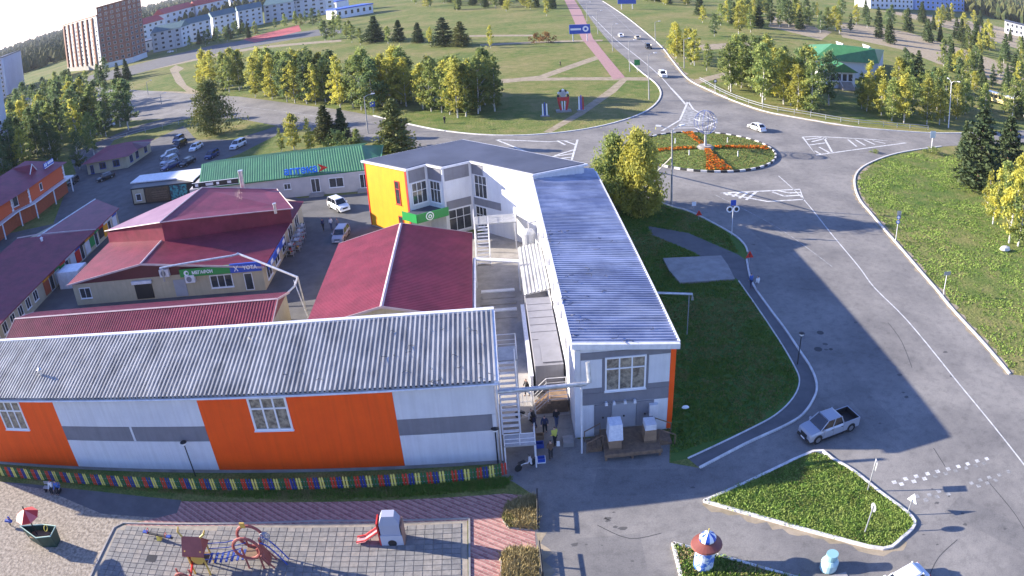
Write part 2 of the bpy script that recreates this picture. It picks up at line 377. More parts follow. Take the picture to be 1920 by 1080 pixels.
# ------------------------------------------------------------------ ground, roads, paths
def ground_mat():
    m = bpy.data.materials.new('autumn meadow'); m.use_nodes = True; nt = m.node_tree; b = nt.nodes['Principled BSDF']
    g = nt.nodes.new('ShaderNodeNewGeometry'); s = g.outputs['Position']
    big = ramp_mix(nt, s, 0.035, [(0.36, (0.062,0.115,0.026)), (0.47, (0.125,0.150,0.045)), (0.57, (0.20,0.175,0.075)), (0.68, (0.25,0.20,0.105))], 7, 0.62)
    mid = ramp_mix(nt, s, 0.35, [(0.36, (0.055,0.105,0.020)), (0.50, (0.14,0.160,0.048)), (0.64, (0.24,0.195,0.09)), (0.74, (0.33,0.27,0.17))], 7, 0.7)
    fine = ramp_mix(nt, s, 4.5, [(0.30, (0.35,0.38,0.28)), (0.52, (0.95,0.95,0.9)), (0.72, (1.5,1.45,1.25))], 4, 0.7)
    c = mixc(nt, 0.5, big, mid); c = mixc(nt, 0.75, c, fine, 'MULTIPLY')
    hs = nt.nodes.new('ShaderNodeHueSaturation'); hs.inputs['Value'].default_value = 1.2; nt.links.new(c, hs.inputs['Color']); c = hs.outputs[0]
    nt.links.new(c, b.inputs['Base Color']); b.inputs['Roughness'].default_value = 0.95; b.inputs['Specular IOR Level'].default_value = 0.1
    n2 = nt.nodes.new('ShaderNodeTexNoise'); n2.inputs['Scale'].default_value = 2.2; n2.inputs['Detail'].default_value = 6
    nt.links.new(s, n2.inputs['Vector'])
    bp = nt.nodes.new('ShaderNodeBump'); bp.inputs['Strength'].default_value = 0.9; bp.inputs['Distance'].default_value = 0.18
    nt.links.new(n2.outputs['Fac'], bp.inputs['Height']); nt.links.new(bp.outputs[0], b.inputs['Normal'])
    return m
M_GROUND = ground_mat()
M_LAWN = mat('mown lawn turf', (0.09,0.155,0.03), (0.18,0.205,0.055), 0.8, rough=0.95, bump=0.8, bscale=5, lo=0.3, hi=0.7, spec=0.1)
M_SAND = mat('trodden sand', (0.39,0.34,0.275), (0.20,0.17,0.135), 3.2, rough=0.95, bump=1.0, bscale=5, spec=0.1)
M_DIRT = mat('bare sandy track', (0.36,0.30,0.22), (0.25,0.21,0.14), 0.7, rough=0.95, bump=0.4, bscale=5, spec=0.1)
M_PINK = mat('pink paving', (0.36,0.20,0.19), (0.28,0.165,0.16), 1.2, rough=0.9)
def paver_mat():
    m = bpy.data.materials.new('red block paving'); m.use_nodes = True; nt = m.node_tree; b = nt.nodes['Principled BSDF']
    g = nt.nodes.new('ShaderNodeNewGeometry'); mp = nt.nodes.new('ShaderNodeMapping'); mp.inputs['Rotation'].default_value = (0,0,math.radians(35))
    nt.links.new(g.outputs['Position'], mp.inputs['Vector'])
    br = nt.nodes.new('ShaderNodeTexBrick'); br.inputs['Scale'].default_value = 1.0
    br.inputs['Brick Width'].default_value = 0.42; br.inputs['Row Height'].default_value = 0.21; br.inputs['Mortar Size'].default_value = 0.018
    br.inputs['Color1'].default_value = (0.44,0.23,0.20,1); br.inputs['Color2'].default_value = (0.30,0.13,0.12,1); br.inputs['Mortar'].default_value = (0.40,0.33,0.27,1)
    br.inputs['Bias'].default_value = -0.1
    nt.links.new(mp.outputs[0], br.inputs['Vector'])
    w = nt.nodes.new('ShaderNodeTexWave'); w.inputs['Scale'].default_value = 0.75; w.bands_direction = 'Y'
    nt.links.new(mp.outputs[0], w.inputs['Vector'])
    r = nt.nodes.new('ShaderNodeValToRGB'); r.color_ramp.elements[0].color = (0.72,0.66,0.66,1); r.color_ramp.elements[1].color = (1.12,1.08,1.05,1)
    r.color_ramp.elements[0].position = 0.3; r.color_ramp.elements[1].position = 0.6
    nt.links.new(w.outputs['Fac'], r.inputs['Fac'])
    c = mixc(nt, 1.0, br.outputs['Color'], r.outputs[0], 'MULTIPLY')
    nt.links.new(c, b.inputs['Base Color']); b.inputs['Roughness'].default_value = 0.9
    return m
M_PAVER = paver_mat()
gmb = MB(); N = 24; R_ = 4500.0
gmb.add([(-R_, -600, 0), (R_, -600, 0), (R_, R_, 0), (-R_, R_, 0)], [(0,1,2,3)])
ground = struct('ground', gmb, M_GROUND)
# main carriageway: roundabout with its arms and the street that runs past the buildings
R_EAST = [(1990,1110),(1990,712),(1893,702),(1845,645),(1788,583),(1757,545),(1725,508),(1690,467),(1655,427),(1630,397),(1612,375),(1603,350),(1605,327),(1625,309),(1670,291),(1720,281),(1765,275),(1850,270),(1980,266)]
R_NORTHE = [(1980,240),(1850,249),(1770,250),(1700,247),(1600,238),(1500,222),(1430,208),(1370,187),(1325,167),(1290,148),(1262,115),(1238,85),(1200,52),(1165,25),(1130,2),(1096,-22)]
R_NORTHW = [(1058,-22),(1083,2),(1118,50),(1150,88),(1180,115),(1205,137),(1228,155),(1239,173),(1232,192),(1205,212),(1150,231),(1080,245),(1000,253),(930,254),(860,249),(790,238),(700,217),(640,206),(560,196),(447,181),(385,178),(240,168),(100,158)]
R_WEST = [(20,200),(180,230),(330,222),(445,222),(520,236),(600,248),(690,264),(800,280),(900,300),(1000,318),(1110,338),(1225,376),(1262,388),(1300,400),(1370,437),(1395,458),(1402,473)]
R_KERBW = [(1400,487),(1410,530),(1440,575),(1470,615),(1497,655),(1520,690),(1531,720),(1527,745),(1505,778),(1470,800),(1400,832),(1312,878)]
road_poly = PX_(R_EAST) + PX_(R_NORTHE) + PX_(R_NORTHW) + PX_(R_WEST) + PX_(R_KERBW) + PX_([(1255,868)]) + [V3(12.5,46.6,0), V3(5.2,46.8,0), V3(5.0,60,0), V3(-0.8,60,0), V3(-0.8,43.0,0)] + PX_([(965,905),(1003,930),(1003,1000),(1012,1110)])
road = struct('road', sheet(road_poly, 0.012), M_ASPH)
def mark(mb, m=None): part('road_marking', mb, m or M_LINE, road)
# courtyard and car park asphalt
yard = struct('courtyard', sheet(PX_([(100,420),(135,330),(215,290),(290,262),(345,236),(368,262),(440,262),(520,236),(545,240),(450,288),(385,312),(560,372),(690,362),(705,420)]) + [V3(-9,90,0), V3(-2.8,60,0), V3(-2.8,53,0), V3(-70,53,0), V3(-110,80,0), V3(-110,112,0)], 0.006), M_ASPH2)
struct('alley_sand', sheet([V3(-0.9,50.2,0), V3(5.0,50.2,0), V3(5.0,91,0), V3(-4,91,0), V3(-2.9,62,0), V3(-2.9,53,0), V3(-0.9,53,0)], 0.020), M_CONC)
# pavement along the west kerb and the path that leaves it
pave_in = [(1385,527),(1420,577),(1462,640),(1490,688),(1499,715),(1488,745),(1455,778),(1400,808),(1290,860)]
struct('pavement', sheet(PX_(R_KERBW) + PX_(pave_in)[::-1], 0.016), M_PAVE)
struct('footpath', sheet(PX_([(1215,424),(1290,437),(1385,478),(1399,488),(1386,526),(1300,472),(1222,440)]), 0.010), M_PAVE)
struct('concrete_slab', MB().prism([p.xy for p in PX_([(1243,487),(1255,510),(1275,533),(1378,526),(1365,500),(1352,482)])], 0.0, 0.22), M_CONC)
struct('lawn_edging', kerb_mb(smooth_line(PX_(pave_in)), 0.12, 0.10), M_KERB)
# playground: sand, red paving, grey slabs
struct('sand_yard', sheet(PX_([(-120,905),(80,918),(190,963),(300,971),(232,982),(214,990),(166,1090),(140,1130),(-160,1130)]), 0.008), M_SAND)
struct('dry_edge', sheet(PX_([(-120,1130),(-160,900),(0,903),(85,918),(188,962),(0,945)]), 0.012), M_SAND)
struct('grey_walk', sheet(PX_([(-140,888),(60,908),(190,922),(340,938),(330,970),(300,971),(190,963),(80,918),(-120,903)]), 0.010), M_PAVE)
struct('paver_walk', sheet(PX_([(340,940),(560,942),(750,938),(945,926),(1000,930),(1003,1000),(1012,1130),(880,1130),(880,976),(600,980),(232,985),(300,970),(332,962)]), 0.018), M_PAVER)
slabs = struct('slab_paving', sheet(PX_([(232,984),(600,979),(876,975),(878,1135),(145,1135),(214,991)]), 0.010), mat('sandy joints', (0.33,0.29,0.23), (0.24,0.21,0.17), 1.5))
slab_m = [mat('grey paving slab ' + k, c, c2, 2.5, rough=0.9, bump=0.25, bscale=9) for k, c, c2 in (('a', (0.235,0.225,0.21), (0.17,0.165,0.155)), ('b', (0.20,0.195,0.185), (0.15,0.145,0.14)), ('c', (0.27,0.25,0.225), (0.20,0.185,0.165)))]
def px_poly_contains(poly, p):
    c = False; n = len(poly)
    for i in range(n):
        a, b = poly[i], poly[(i+1) % n]
        if (a[1] > p[1]) != (b[1] > p[1]) and p[0] < (b[0]-a[0])*(p[1]-a[1])/(b[1]-a[1]) + a[0]: c = not c
    return c
sp = [(v.x, v.y) for v in PX_([(236,986),(600,981),(873,977),(875,1120),(152,1120),(218,993)])]
sl_me = {}
pitch = 0.62; rest = [MB(), MB(), MB()]; slots = []
rng = random.Random(3)
for i in range(60):
    for j in range(22):
        x = -33.5 + i*pitch; y = 29.2 + j*0.5
        if all(px_poly_contains(sp, (x+dx*pitch, y+dy*0.5)) for dx in (0.02, 0.98) for dy in (0.02, 0.98)): slots.append((x, y))
slots.sort(key=lambda q: (q[0]+12)**2*0.4 + (q[1]-35)**2*3)
for k, (x, y) in enumerate(slots):
    c = rng.choice((0, 0, 1, 2)); g = 0.013
    if k < 290:
        if c not in sl_me: sl_me[c] = MB().tbox(g, pitch-g, g, 0.5-g, 0, 0.034, 0.012, 0.012).mesh('slab', slab_m[c])
        o = part('slab', None, None, slabs, me=sl_me[c]); o.location = (x, y, 0.008 + rng.uniform(0, 0.006))
    else:
        z = rng.uniform(0, 0.006); rest[c].tbox(x+g, x+pitch-g, y+g, y+0.5-g, 0.008+z, 0.042+z, 0.012, 0.012)
for c in range(3): part('slab_field', rest[c], slab_m[c], slabs, kind='stuff')
struct('playground_kerb', kerb_mb(PX_([(150,1125),(214,990),(232,981),(600,977),(880,973)]), 0.16, 0.09), M_CONC)
struct('playground_kerb', kerb_mb(PX_([(880,973),(881,1125)]), 0.14, 0.10), M_CONC)
# dirt tracks in the park
pmb = lambda pts, z=0.010: sheet(PX_(pts), z)
struct('red_walkway', pmb([(1056,-5),(1068,20),(1090,72),(1118,106),(1150,149),(1172,145),(1140,107),(1112,72),(1090,20),(1074,-5)], 0.030), M_PINK)
for pts in ([(935,150),(1010,142),(1125,102),(1128,109),(1015,149),(940,156)],
            [(940,148),(1216,145),(1216,151),(940,153)],
            [(1018,248),(1080,212),(1140,168),(1162,150),(1176,150),(1155,172),(1092,216),(1034,248)],
            [(880,66),(1000,65),(1000,68),(880,69)], [(900,83),(1130,74),(1130,77),(900,86)],
            [(232,170),(380,188),(395,184),(350,160),(335,135),(345,128),(330,122),(318,130),(330,155),(350,172)],
            [(215,145),(300,128),(480,92),(640,78),(640,74),(480,88),(300,123),(215,140)],
            [(1300,85),(1420,78),(1440,82),(1320,95)], [(1300,150),(1360,135),(1365,142),(1310,157)],
            [(1640,75),(1760,120),(1920,150),(1920,140),(1780,110),(1660,68)], [(1650,20),(1800,60),(1920,95),(1920,60),(1760,30)]):
    DZ = globals().get('DZ', 0.0030) + 0.0008; struct('dirt_path', pmb(pts, DZ), M_DIRT)
struct('sandy_clearing', pmb([(1560,40),(1700,60),(1900,125),(1930,180),(1800,130),(1700,95),(1580,70)], 0.0022), M_DIRT)
struct('sandy_clearing', pmb([(1450,30),(1560,60),(1540,75),(1440,50)], 0.0026), M_DIRT)
struct('side_street', pmb([(60,185),(250,140),(420,98),(560,72),(640,62),(640,50),(560,60),(400,85),(240,125),(60,170)], 0.0165), M_ASPH2)
struct('side_street', pmb([(150,345),(215,262),(260,248),(380,215),(380,206),(250,238),(130,290)], 0.0072), M_ASPH2)
# kerbs
for nm, pl, w in (('kerb', R_EAST[2:17], 0.3), ('kerb', R_NORTHE[1:15], 0.35), ('kerb', R_NORTHW[4:17], 0.35), ('kerb', R_WEST[-6:], 0.2), ('kerb', R_KERBW, 0.2)):
    struct(nm, kerb_mb(smooth_line(PX_(pl)), w, 0.15), M_KERB)
# triangular verge by the junction and the bed with the advertising column
TRI = [(1320,941),(1400,906),(1525,848),(1560,862),(1600,885),(1650,925),(1700,962),(1714,985),(1690,1010),(1655,1030),(1560,1008),(1440,975)]
tri_w = PX_(TRI)
struct('verge', MB().prism([p.xy for p in tri_w][::1], 0.0, 0.11), M_LAWN)
struct('verge_kerb', kerb_mb(smooth_line(tri_w + [tri_w[0]], 3), 0.26, 0.17), M_KERB)
BED = [(1262,1020),(1300,1030),(1400,1058),(1500,1086),(1480,1140),(1290,1140)]
bed_w = PX_(BED)
struct('verge', MB().prism([p.xy for p in bed_w], 0.0, 0.10), M_LAWN)
struct('verge_kerb', kerb_mb(bed_w + [bed_w[0]], 0.24, 0.16), M_KERB)
for B in ([(944,965),(952,944),(1004,931),(1008,996),(955,991),(944,978)], [(940,1040),(952,1028),(1008,1030),(1016,1120),(940,1120)]):
    w = PX_(B); struct('planting_bed', MB().prism([p.xy for p in w], 0.0, 0.06), M_SAND); struct('bed_kerb', kerb_mb(w + [w[0]], 0.12, 0.12), M_CONC)
# road paint
for pts, w, m in (([(1460,330),(1505,372),(1560,440),(1610,500),(1640,540),(1700,600),(1790,710),(1850,783),(1925,878)], 0.16, M_LINE),
                  ([(1340,365),(1400,395),(1455,425),(1500,455),(1560,500)], 0.14, M_LINE2),
                  ([(1110,30),(1150,70),(1200,110),(1235,140),(1258,165)], 0.25, M_LINE),
                  ([(1085,3),(1122,50),(1160,88)], 0.2, M_LINE2), ([(1130,8),(1185,60),(1225,92)], 0.2, M_LINE2),
                  ([(450,200),(560,213),(650,228)], 0.25, M_LINE2), ([(250,180),(380,195)], 0.25, M_LINE2)):
    mark(ribbon(smooth_line(PX_(pts)), w, 0.020), m)
def chevron(outline, stripes, w=0.42):
    o = PX_(outline); mark(ribbon(o + [o[0]], w, 0.020), M_LINE)
    for a, b in stripes: mark(ribbon(PX_([a, b]), w, 0.024), M_LINE)
chevron([(1352,362),(1400,360),(1500,355),(1506,374),(1440,378)], [((1362,366),(1372,361)), ((1374,369),(1386,361)), ((1386,372),(1402,361)), ((1399,375),(1418,360)), ((1448,360),(1470,368)), ((1470,368),(1504,366)), ((1455,357),(1480,362)), ((1480,362),(1502,361))])
chevron([(1505,257),(1530,256),(1640,262),(1700,268),(1530,291)], [((1512,262),(1540,258)), ((1522,266),(1550,259)), ((1536,276),(1556,287)), ((1528,283),(1540,290)), ((1590,262),(1606,275)), ((1604,262),(1622,273)), ((1620,262),(1640,271)), ((1636,264),(1660,269)), ((1545,258),(1560,285)), ((1518,272),(1548,268))])
chevron([(930,262),(1030,266),(1083,262),(1072,300),(1000,290)], [((1045,264),(1060,272)), ((1058,264),(1080,272)), ((1022,296),(1075,288)), ((1035,299),(1072,295)), ((1040,292),(1076,281))])
chevron([(1290,190),(1300,205),(1330,222),(1345,228),(1320,240),(1270,240),(1240,246),(1275,225)], [])
mark(sheet(PX_([(1288,195),(1300,208),(1330,224),(1310,236),(1268,238),(1280,222)]), 0.018), M_LINE2)
mark(ribbon(smooth_line(PX_([(1258,165),(1272,180),(1286,196)])), 0.5, 0.020), M_LINE)
zo = lambda x, y: (1600 + x/4.5, 840 + y/4.5)
sq = MB(); squares = [(345,290),(440,262),(530,240),(625,218),(710,198),(800,178),(885,157),(965,135),(1045,110),(1125,92),(405,305),(510,283),(600,260),(690,237),(778,215),(862,193),(950,170),(1030,152),(1100,130),(995,297),(1070,272),(1145,250),(1230,228),(1310,200),(1055,320),(1130,297),(1200,272),(535,410),(640,395),(720,365),(520,468),(610,440),(705,412),(800,388)]
sdir_ = (P(*zo(1125,92)) - P(*zo(345,290))).normalized(); sn_ = V3(-sdir_.y, sdir_.x, 0)
for k, q in enumerate(squares):
    c = P(*zo(*q)); a = 0.19
    mark(MB().add([c - sdir_*a - sn_*a + ZUP*0.02, c + sdir_*a - sn_*a + ZUP*0.02, c + sdir_*a + sn_*a + ZUP*0.02, c - sdir_*a + sn_*a + ZUP*0.02], [(0,1,2,3)]), M_LINE if k < 13 else M_LINE2)
for q, r in (((1538,624),0.38), ((1534,655),0.42), ((1558,655),0.2), ((285,1048),0.0)):
    if r: part('manhole_cover', MB().lathe(P(*q), [(r, 0.0), (r*0.97, 0.03)], 14), M_DARK, road)
part('drain_grate', MB().box(P(285,1048).x-0.4, P(285,1048).x+0.4, P(285,1048).y-0.35, P(285,1048).y+0.35, 0.0, 0.055), M_DARK, slabs)
M_TAR = mat('tar crack seal', (0.055,0.054,0.055), rough=0.9)
for pts in ([(1740,1085),(1760,1045),(1795,1012)], [(1750,840),(1772,875)], [(1665,605),(1690,640),(1710,690)], [(1520,262),(1560,300)], [(1600,430),(1640,440),(1680,436)], [(1850,900),(1900,960),(1925,1000)], [(1120,985),(1180,1010),(1240,1000)]):
    part('crack_seal', ribbon(smooth_line(PX_(pts)), 0.07, 0.016), M_TAR, road)

# grit swept against the kerbs, patched asphalt, stains
grg = random.Random(17)
def grit(pts, off, w, name='kerb_grit'):
    pts = [V3(p[0], p[1], 0) for p in pts]; n = len(pts); vs = []
    for i, p in enumerate(pts):
        d = (pts[min(i+1, n-1)] - pts[max(i-1, 0)]).normalized(); s_ = V3(-d.y, d.x, 0)
        ww = w*grg.uniform(0.15, 1.3); vs += [p + s_*off + ZUP*0.0142, p + s_*(off + (ww if off >= 0 else -ww)) + ZUP*0.0142]
    part(name, MB().add(vs, [(2*i, 2*i+2, 2*i+3, 2*i+1) for i in range(n-1)]), M_DIRT, road)
def dense(pts, step=0.5):
    out = []
    for a, b in zip(pts, pts[1:]):
        k = max(1, int((b-a).length/step)); out += [a.lerp(b, j/k) for j in range(k)]
    return out + [pts[-1]]
grit(dense(smooth_line(PX_(TRI[-4:] + TRI[:1]))), 0.12, 0.55); grit(dense(smooth_line(PX_(TRI[-4:] + TRI[:1]))), -0.12, 0.55)
grit(dense(smooth_line(PX_(R_EAST[2:14]))), -0.14, 0.8); grit(dense(smooth_line(PX_(R_EAST[2:14]))), 0.14, 0.5)
grit(dense(smooth_line(PX_(R_NORTHE[4:12])), 1.5), 0.2, 1.2); grit(dense(smooth_line(PX_(R_NORTHE[4:12])), 1.5), -0.2, 1.2)
grit(dense(PX_([(1004,1000),(1012,1040),(1014,1110)])), 0.05, 0.7); grit(dense(PX_([(1262,1020),(1300,1030),(1400,1058)])), -0.12, 0.5); grit(dense(PX_([(1262,1020),(1290,1110)])), 0.12, 0.6)
M_PATCH = asphalt('patched asphalt', (0.195,0.186,0.176), (0.15,0.145,0.14)); M_STAIN = mat('old oil stain', (0.075,0.072,0.07), (0.10,0.097,0.094), 2.0, rough=0.8)
for k, pts in enumerate(([(1120,880),(1270,880),(1290,925),(1110,930)], [(1610,720),(1690,800),(1650,815),(1580,735)], [(1430,410),(1500,470),(1460,480),(1400,425)], [(1800,930),(1925,990),(1925,1040),(1770,960)], [(1080,1010),(1200,1000),(1215,1075),(1085,1085)])):
    part('asphalt_patch', sheet(PX_(pts), 0.0131), M_PATCH, road)
for _ in range(34):
    q = grg.choice(((1130,985,60,40), (1190,1015,60,50), (1700,760,90,120), (1820,960,90,70), (1560,660,70,90), (1260,905,120,30), (1450,440,90,40)))
    c = P(q[0] + grg.uniform(-1,1)*q[2], q[1] + grg.uniform(-1,1)*q[3]); r = grg.uniform(0.05, 0.22); n = 9
    pts = [c + V3(r*grg.uniform(0.6,1.3)*math.cos(6.283*i/n)*1.5, r*grg.uniform(0.6,1.3)*math.sin(6.283*i/n), 0) for i in range(n)]
    part('oil_stain', sheet(pts, 0.0152), M_STAIN, road)

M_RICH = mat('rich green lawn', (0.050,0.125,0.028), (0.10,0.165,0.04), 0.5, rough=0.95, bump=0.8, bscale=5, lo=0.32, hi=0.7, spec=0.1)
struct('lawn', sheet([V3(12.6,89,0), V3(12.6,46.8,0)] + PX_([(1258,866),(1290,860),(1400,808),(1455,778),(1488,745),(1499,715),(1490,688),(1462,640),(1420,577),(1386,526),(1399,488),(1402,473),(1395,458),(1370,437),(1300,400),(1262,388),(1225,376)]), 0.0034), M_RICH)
struct('sports_ground', sheet(PX_([(455,74),(478,80),(565,58),(560,47)]), 0.019), mat('red rubber surfacing', (0.42,0.06,0.07), (0.34,0.06,0.06), 0.2, rough=0.9))
# ------------------------------------------------------------------ buildings
X_, Y_, = V3(1,0,0), V3(0,1,0)
def panel(parent, x0, x1, z0, z1, y, m, name='wall_panel', t=0.06): part(name, MB().box(x0+0.012, x1-0.012, y-t, y-0.002, z0+0.012, z1-0.012), m, parent)
# orange and white hall in front
hall = thing('panel_hall', 'long orange and white panelled hall with corrugated metal roof behind the picket fence', 'building', (-28, 48, 0))
part('wall', MB().prism([(-56,44.3),(-0.85,44.3),(-0.85,52.1),(-56,52.1)], 0, [7.55,7.55,8.85,8.85]), M_BLIND, hall)
part('plinth', MB().box(-56.05, -0.8, 44.22, 52.15, 0, 0.28), M_CONC, hall)
fy = 44.3
for x0, x1 in ((-56,-37.6), (-23.2,-8.0)): panel(hall, x0, x1, 0.3, 7.5, fy, M_ORANGE)
for x0, x1 in ((-37.6,-23.2), (-8.0,-0.85)):
    panel(hall, x0, x1, 4.72, 7.5, fy, M_WHITE); panel(hall, x0, x1, 0.3, 3.25, fy, M_WHITE)
panel(hall, -37.6, -30.33, 3.25, 4.72, fy, M_GREY); panel(hall, -30.33, -30.1, 3.25, 4.72, fy, M_WHITE); panel(hall, -30.1, -23.2, 3.25, 4.72, fy, M_GREY)
panel(hall, -8.0, -1.15, 3.25, 4.72, fy, M_GREY); panel(hall, -1.15, -0.85, 3.25, 4.72, fy, M_WHITE)
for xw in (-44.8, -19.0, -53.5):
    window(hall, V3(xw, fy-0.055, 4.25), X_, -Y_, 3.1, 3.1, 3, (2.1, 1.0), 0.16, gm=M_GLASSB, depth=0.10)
part('roof', MB().ribbed((-56.3,44.08,7.60), (-0.62,44.08,7.60), (-56.3,52.35,9.0), 0.365, 0.18), M_GALV, hall)
part('ridge_flashing', MB().slab([(-56.3,52.1,9.17),(-0.5,52.1,9.17),(-0.5,52.5,9.19),(-56.3,52.5,9.19)], 0.25), M_TRIM, hall)
part('edge_flashing', MB().slab([(-0.78,44.05,7.73),(-0.45,44.05,7.73),(-0.45,52.09,9.09),(-0.78,52.09,9.09)], 0.3), M_TRIM, hall)
part('gutter', MB().tube([(-56.3,44.0,7.46),(-0.5,44.0,7.46)], 0.085), M_TRIM, hall)
part('downpipe', MB().tube([(-0.66,44.1,7.4),(-0.66,44.2,0.3)], 0.06), M_TRIM, hall)
part('vent_pipe', MB().lathe(V3(-40,47,8.1), [(0.14,0),(0.14,0.7),(0.24,0.72),(0.02,0.95)], 10), M_PIPE, hall)
hall.location.y += 0.36; hall.scale = (1, 1, 0.972)
# long annex on the right
ann = thing('roadside_annex', 'long two-storey white and grey building beside the lawn with loading platform', 'building', (9, 68, 0))
ax0, ax1, ay0, ay1 = 5.05, 12.65, 47.0, 89.0
part('wall', MB().prism([(ax0,ay0),(ax1,ay0),(ax1,ay1),(ax0,ay1)], 0, [8.35,7.7,7.7,8.35]), M_WHITE, ann)
part('roof', MB().ribbed((ax0-0.15,ay0-0.35,8.58), (ax0-0.15,ay1+1.2,8.58), (ax1+0.15,ay0-0.35,7.88), 0.42, 0.11), M_GALVB, ann)
part('front_fascia', MB().add([V3(*p) for p in [(ax0-0.2,ay0-0.45,8.25),(ax1+0.2,ay0-0.45,7.55),(ax1+0.2,ay0-0.45,7.98),(ax0-0.2,ay0-0.45,8.68),(ax0-0.2,ay0-0.05,8.25),(ax1+0.2,ay0-0.05,7.55),(ax1+0.2,ay0-0.05,7.98),(ax0-0.2,ay0-0.05,8.68)]], [(0,1,2,3),(7,6,5,4),(3,2,6,7),(0,4,5,1),(0,3,7,4),(1,5,6,2)]), M_TRIM, ann)
part('eave_flashing', MB().box(ax0-0.28, ax0-0.12, ay0-0.04, ay1+1.2, 8.28, 8.70), M_TRIM, ann)
part('eave_flashing', MB().box(ax1+0.13, ax1+0.30, ay0-0.04, ay1, 7.55, 7.98), M_TRIM, ann)
pa = lambda x0, x1, z0, z1, m, n='wall_panel': panel(ann, x0, x1, z0, z1, ay0, m, n)
pa(5.05,5.5,0.1,7.9,M_WHITE); pa(5.5,12.25,7.05,7.65,M_GREY); pa(5.5,7.1,4.55,7.05,M_WHITE); pa(10.6,12.25,4.55,7.05,M_WHITE)
pa(7.1,10.6,4.1,7.05,M_GREY); pa(5.5,12.25,3.05,4.1,M_GREY); pa(5.5,7.1,4.1,4.55,M_GREY); pa(10.6,12.25,4.1,4.55,M_GREY)
pa(5.5,6.5,0.1,3.05,M_WHITE); pa(11.15,12.25,0.1,3.05,M_WHITE); pa(12.25,12.68,0.1,7.65,M_ORANGE)
for x0, x1, m in ((6.5,7.85,M_GREY), (7.85,9.75,M_GREY2), (9.75,11.15,M_GREY)):
    d = part('door', MB().box(x0+0.02, x1-0.02, ay0-0.09, ay0-0.01, 0.75, 3.0), m, ann)
    part('handle', MB().box((x0+x1)/2-0.06, (x0+x1)/2+0.06, ay0-0.16, ay0-0.09, 1.75, 1.87), M_DARK, d)
pa(6.5,11.15,0.1,0.75,M_CONC, 'sill_panel')
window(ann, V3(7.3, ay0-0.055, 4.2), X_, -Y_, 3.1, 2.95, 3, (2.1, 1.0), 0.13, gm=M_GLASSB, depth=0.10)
for x in (7.4, 8.0, 8.85, 9.6): part('floodlight', MB().tbox(x-0.11, x+0.11, ay0-0.42, ay0-0.08, 3.08, 3.32, 0.03, 0.05), M_TRIM, ann)
bxm = part('meter_box', MB().box(10.75, 11.4, ay0-0.42, ay0-0.1, 1.75, 2.75), M_TRIM, ann)
for k, (y, z) in enumerate(((55.5,6.0), (58.0,5.6), (66.5,5.9), (73.0,6.0))):
    a = part('air_conditioner', MB().box(ax0-0.48, ax0-0.02, y, y+0.95, z, z+0.75), M_TRIM, ann)
    part('fan_grille', MB().disc(V3(ax0-0.49, y+0.42, z+0.38), Y_, ZUP, 0.28, 14, 0.02), M_DARK, a)
for y in (51.5, 62, 70, 78): window(ann, V3(ax0-0.003, y+1.5, 4.6), -Y_, -X_, 1.5, 1.6, 2, (1.0,), panes=False)
part('drain_pipe', MB().tube([(ax1+0.1,62.0,4.6),(ax1+0.2,62.0,4.6),(ax1+5.2,61.4,4.3),(ax1+5.25,61.4,3.7)], 0.13), M_PIPE, ann)
part('pipe_stand', MB().tube([(ax1+4.9,61.4,0),(ax1+4.9,61.4,4.2)], 0.05), M_STEEL, ann)
part('porch', MB().slab([(ax1,63.6,4.2),(ax1+1.6,63.6,3.9),(ax1+1.6,68.2,3.9),(ax1,68.2,4.2)], 0.15), M_GALVB, ann)
# corner building with the yellow wall
RZ = 9.3
cA, cB, c1, c2, c3, cI, cR, cX = (-16.6,97.1), (-10.5,91.3), (-8.1,92.9), (-6.0,90.9), (-2.5,92.7), (4.9,85.2), (11.3,88.0), (-3.6,103.4)
cor = thing('corner_building', 'corner building with bright yellow end wall, zigzag bays and smooth dark blue roof', 'building', (-4, 94, 0))
foot = [cA, cB, c1, c2, c3, cI, cR, cX]
part('wall', MB().prism(foot, 0, RZ-0.25), M_WHITE, cor)
def grow(poly, d):
    n = len(poly); out = []
    for i in range(n):
        p0, p1, p2 = (Vector((*poly[(i+k) % n], 0)) for k in (-1, 0, 1))
        e1 = (p1-p0).normalized(); e2 = (p2-p1).normalized(); n1 = V3(e1.y, -e1.x, 0); n2 = V3(e2.y, -e2.x, 0)
        b = (n1+n2).normalized(); out.append((p1 + b*(d/max(0.5, b.dot(n1)))).xy)
    return out
part('roof_rim', MB().prism(grow(foot, 0.30), RZ-0.24, RZ), M_TRIM, cor)
part('roof', MB().prism(grow(foot, 0.02), RZ+0.002, RZ+0.07), M_MEMB, cor)
def facade(a, b): 
    a, b = Vector((*a, 0)), Vector((*b, 0)); U = (b-a).normalized(); return a, U, V3(U.y, -U.x, 0), (b-a).length
def fpanel(parent, a, b, u0, u1, z0, z1, m, t=0.05, name='wall_panel'):
    O, U, Nn, L = facade(a, b); u1 = L + u1 if u1 <= 0 else u1
    return part(name, MB().bx(O, U, ZUP, Nn, u0+0.01, u1-0.01, z0+0.01, z1-0.01, 0.002, t), m, parent)
fpanel(cor, cA, cB, 0.0, 0.0, 0.1, RZ-0.26, M_YELLOW)
O, U, Nn, L = facade(cA, cB)
window(cor, O + U*(L-2.5) + Nn*0.05 + ZUP*4.2, U, Nn, 0.95, 3.2, 1, (2,1), 0.1, fm=M_RED, gm=M_GLASS)
window(cor, O + U*(L-2.4) + Nn*0.05 + ZUP*0.3, U, Nn, 0.95, 2.3, 1, (1,), 0.1, fm=M_RED, gm=M_GLASS)
part('corner_strip', MB().bx(O, U, ZUP, Nn, L-0.3, L+0.02, 0.1, RZ-0.3, 0.052, 0.10), M_RED, cor)
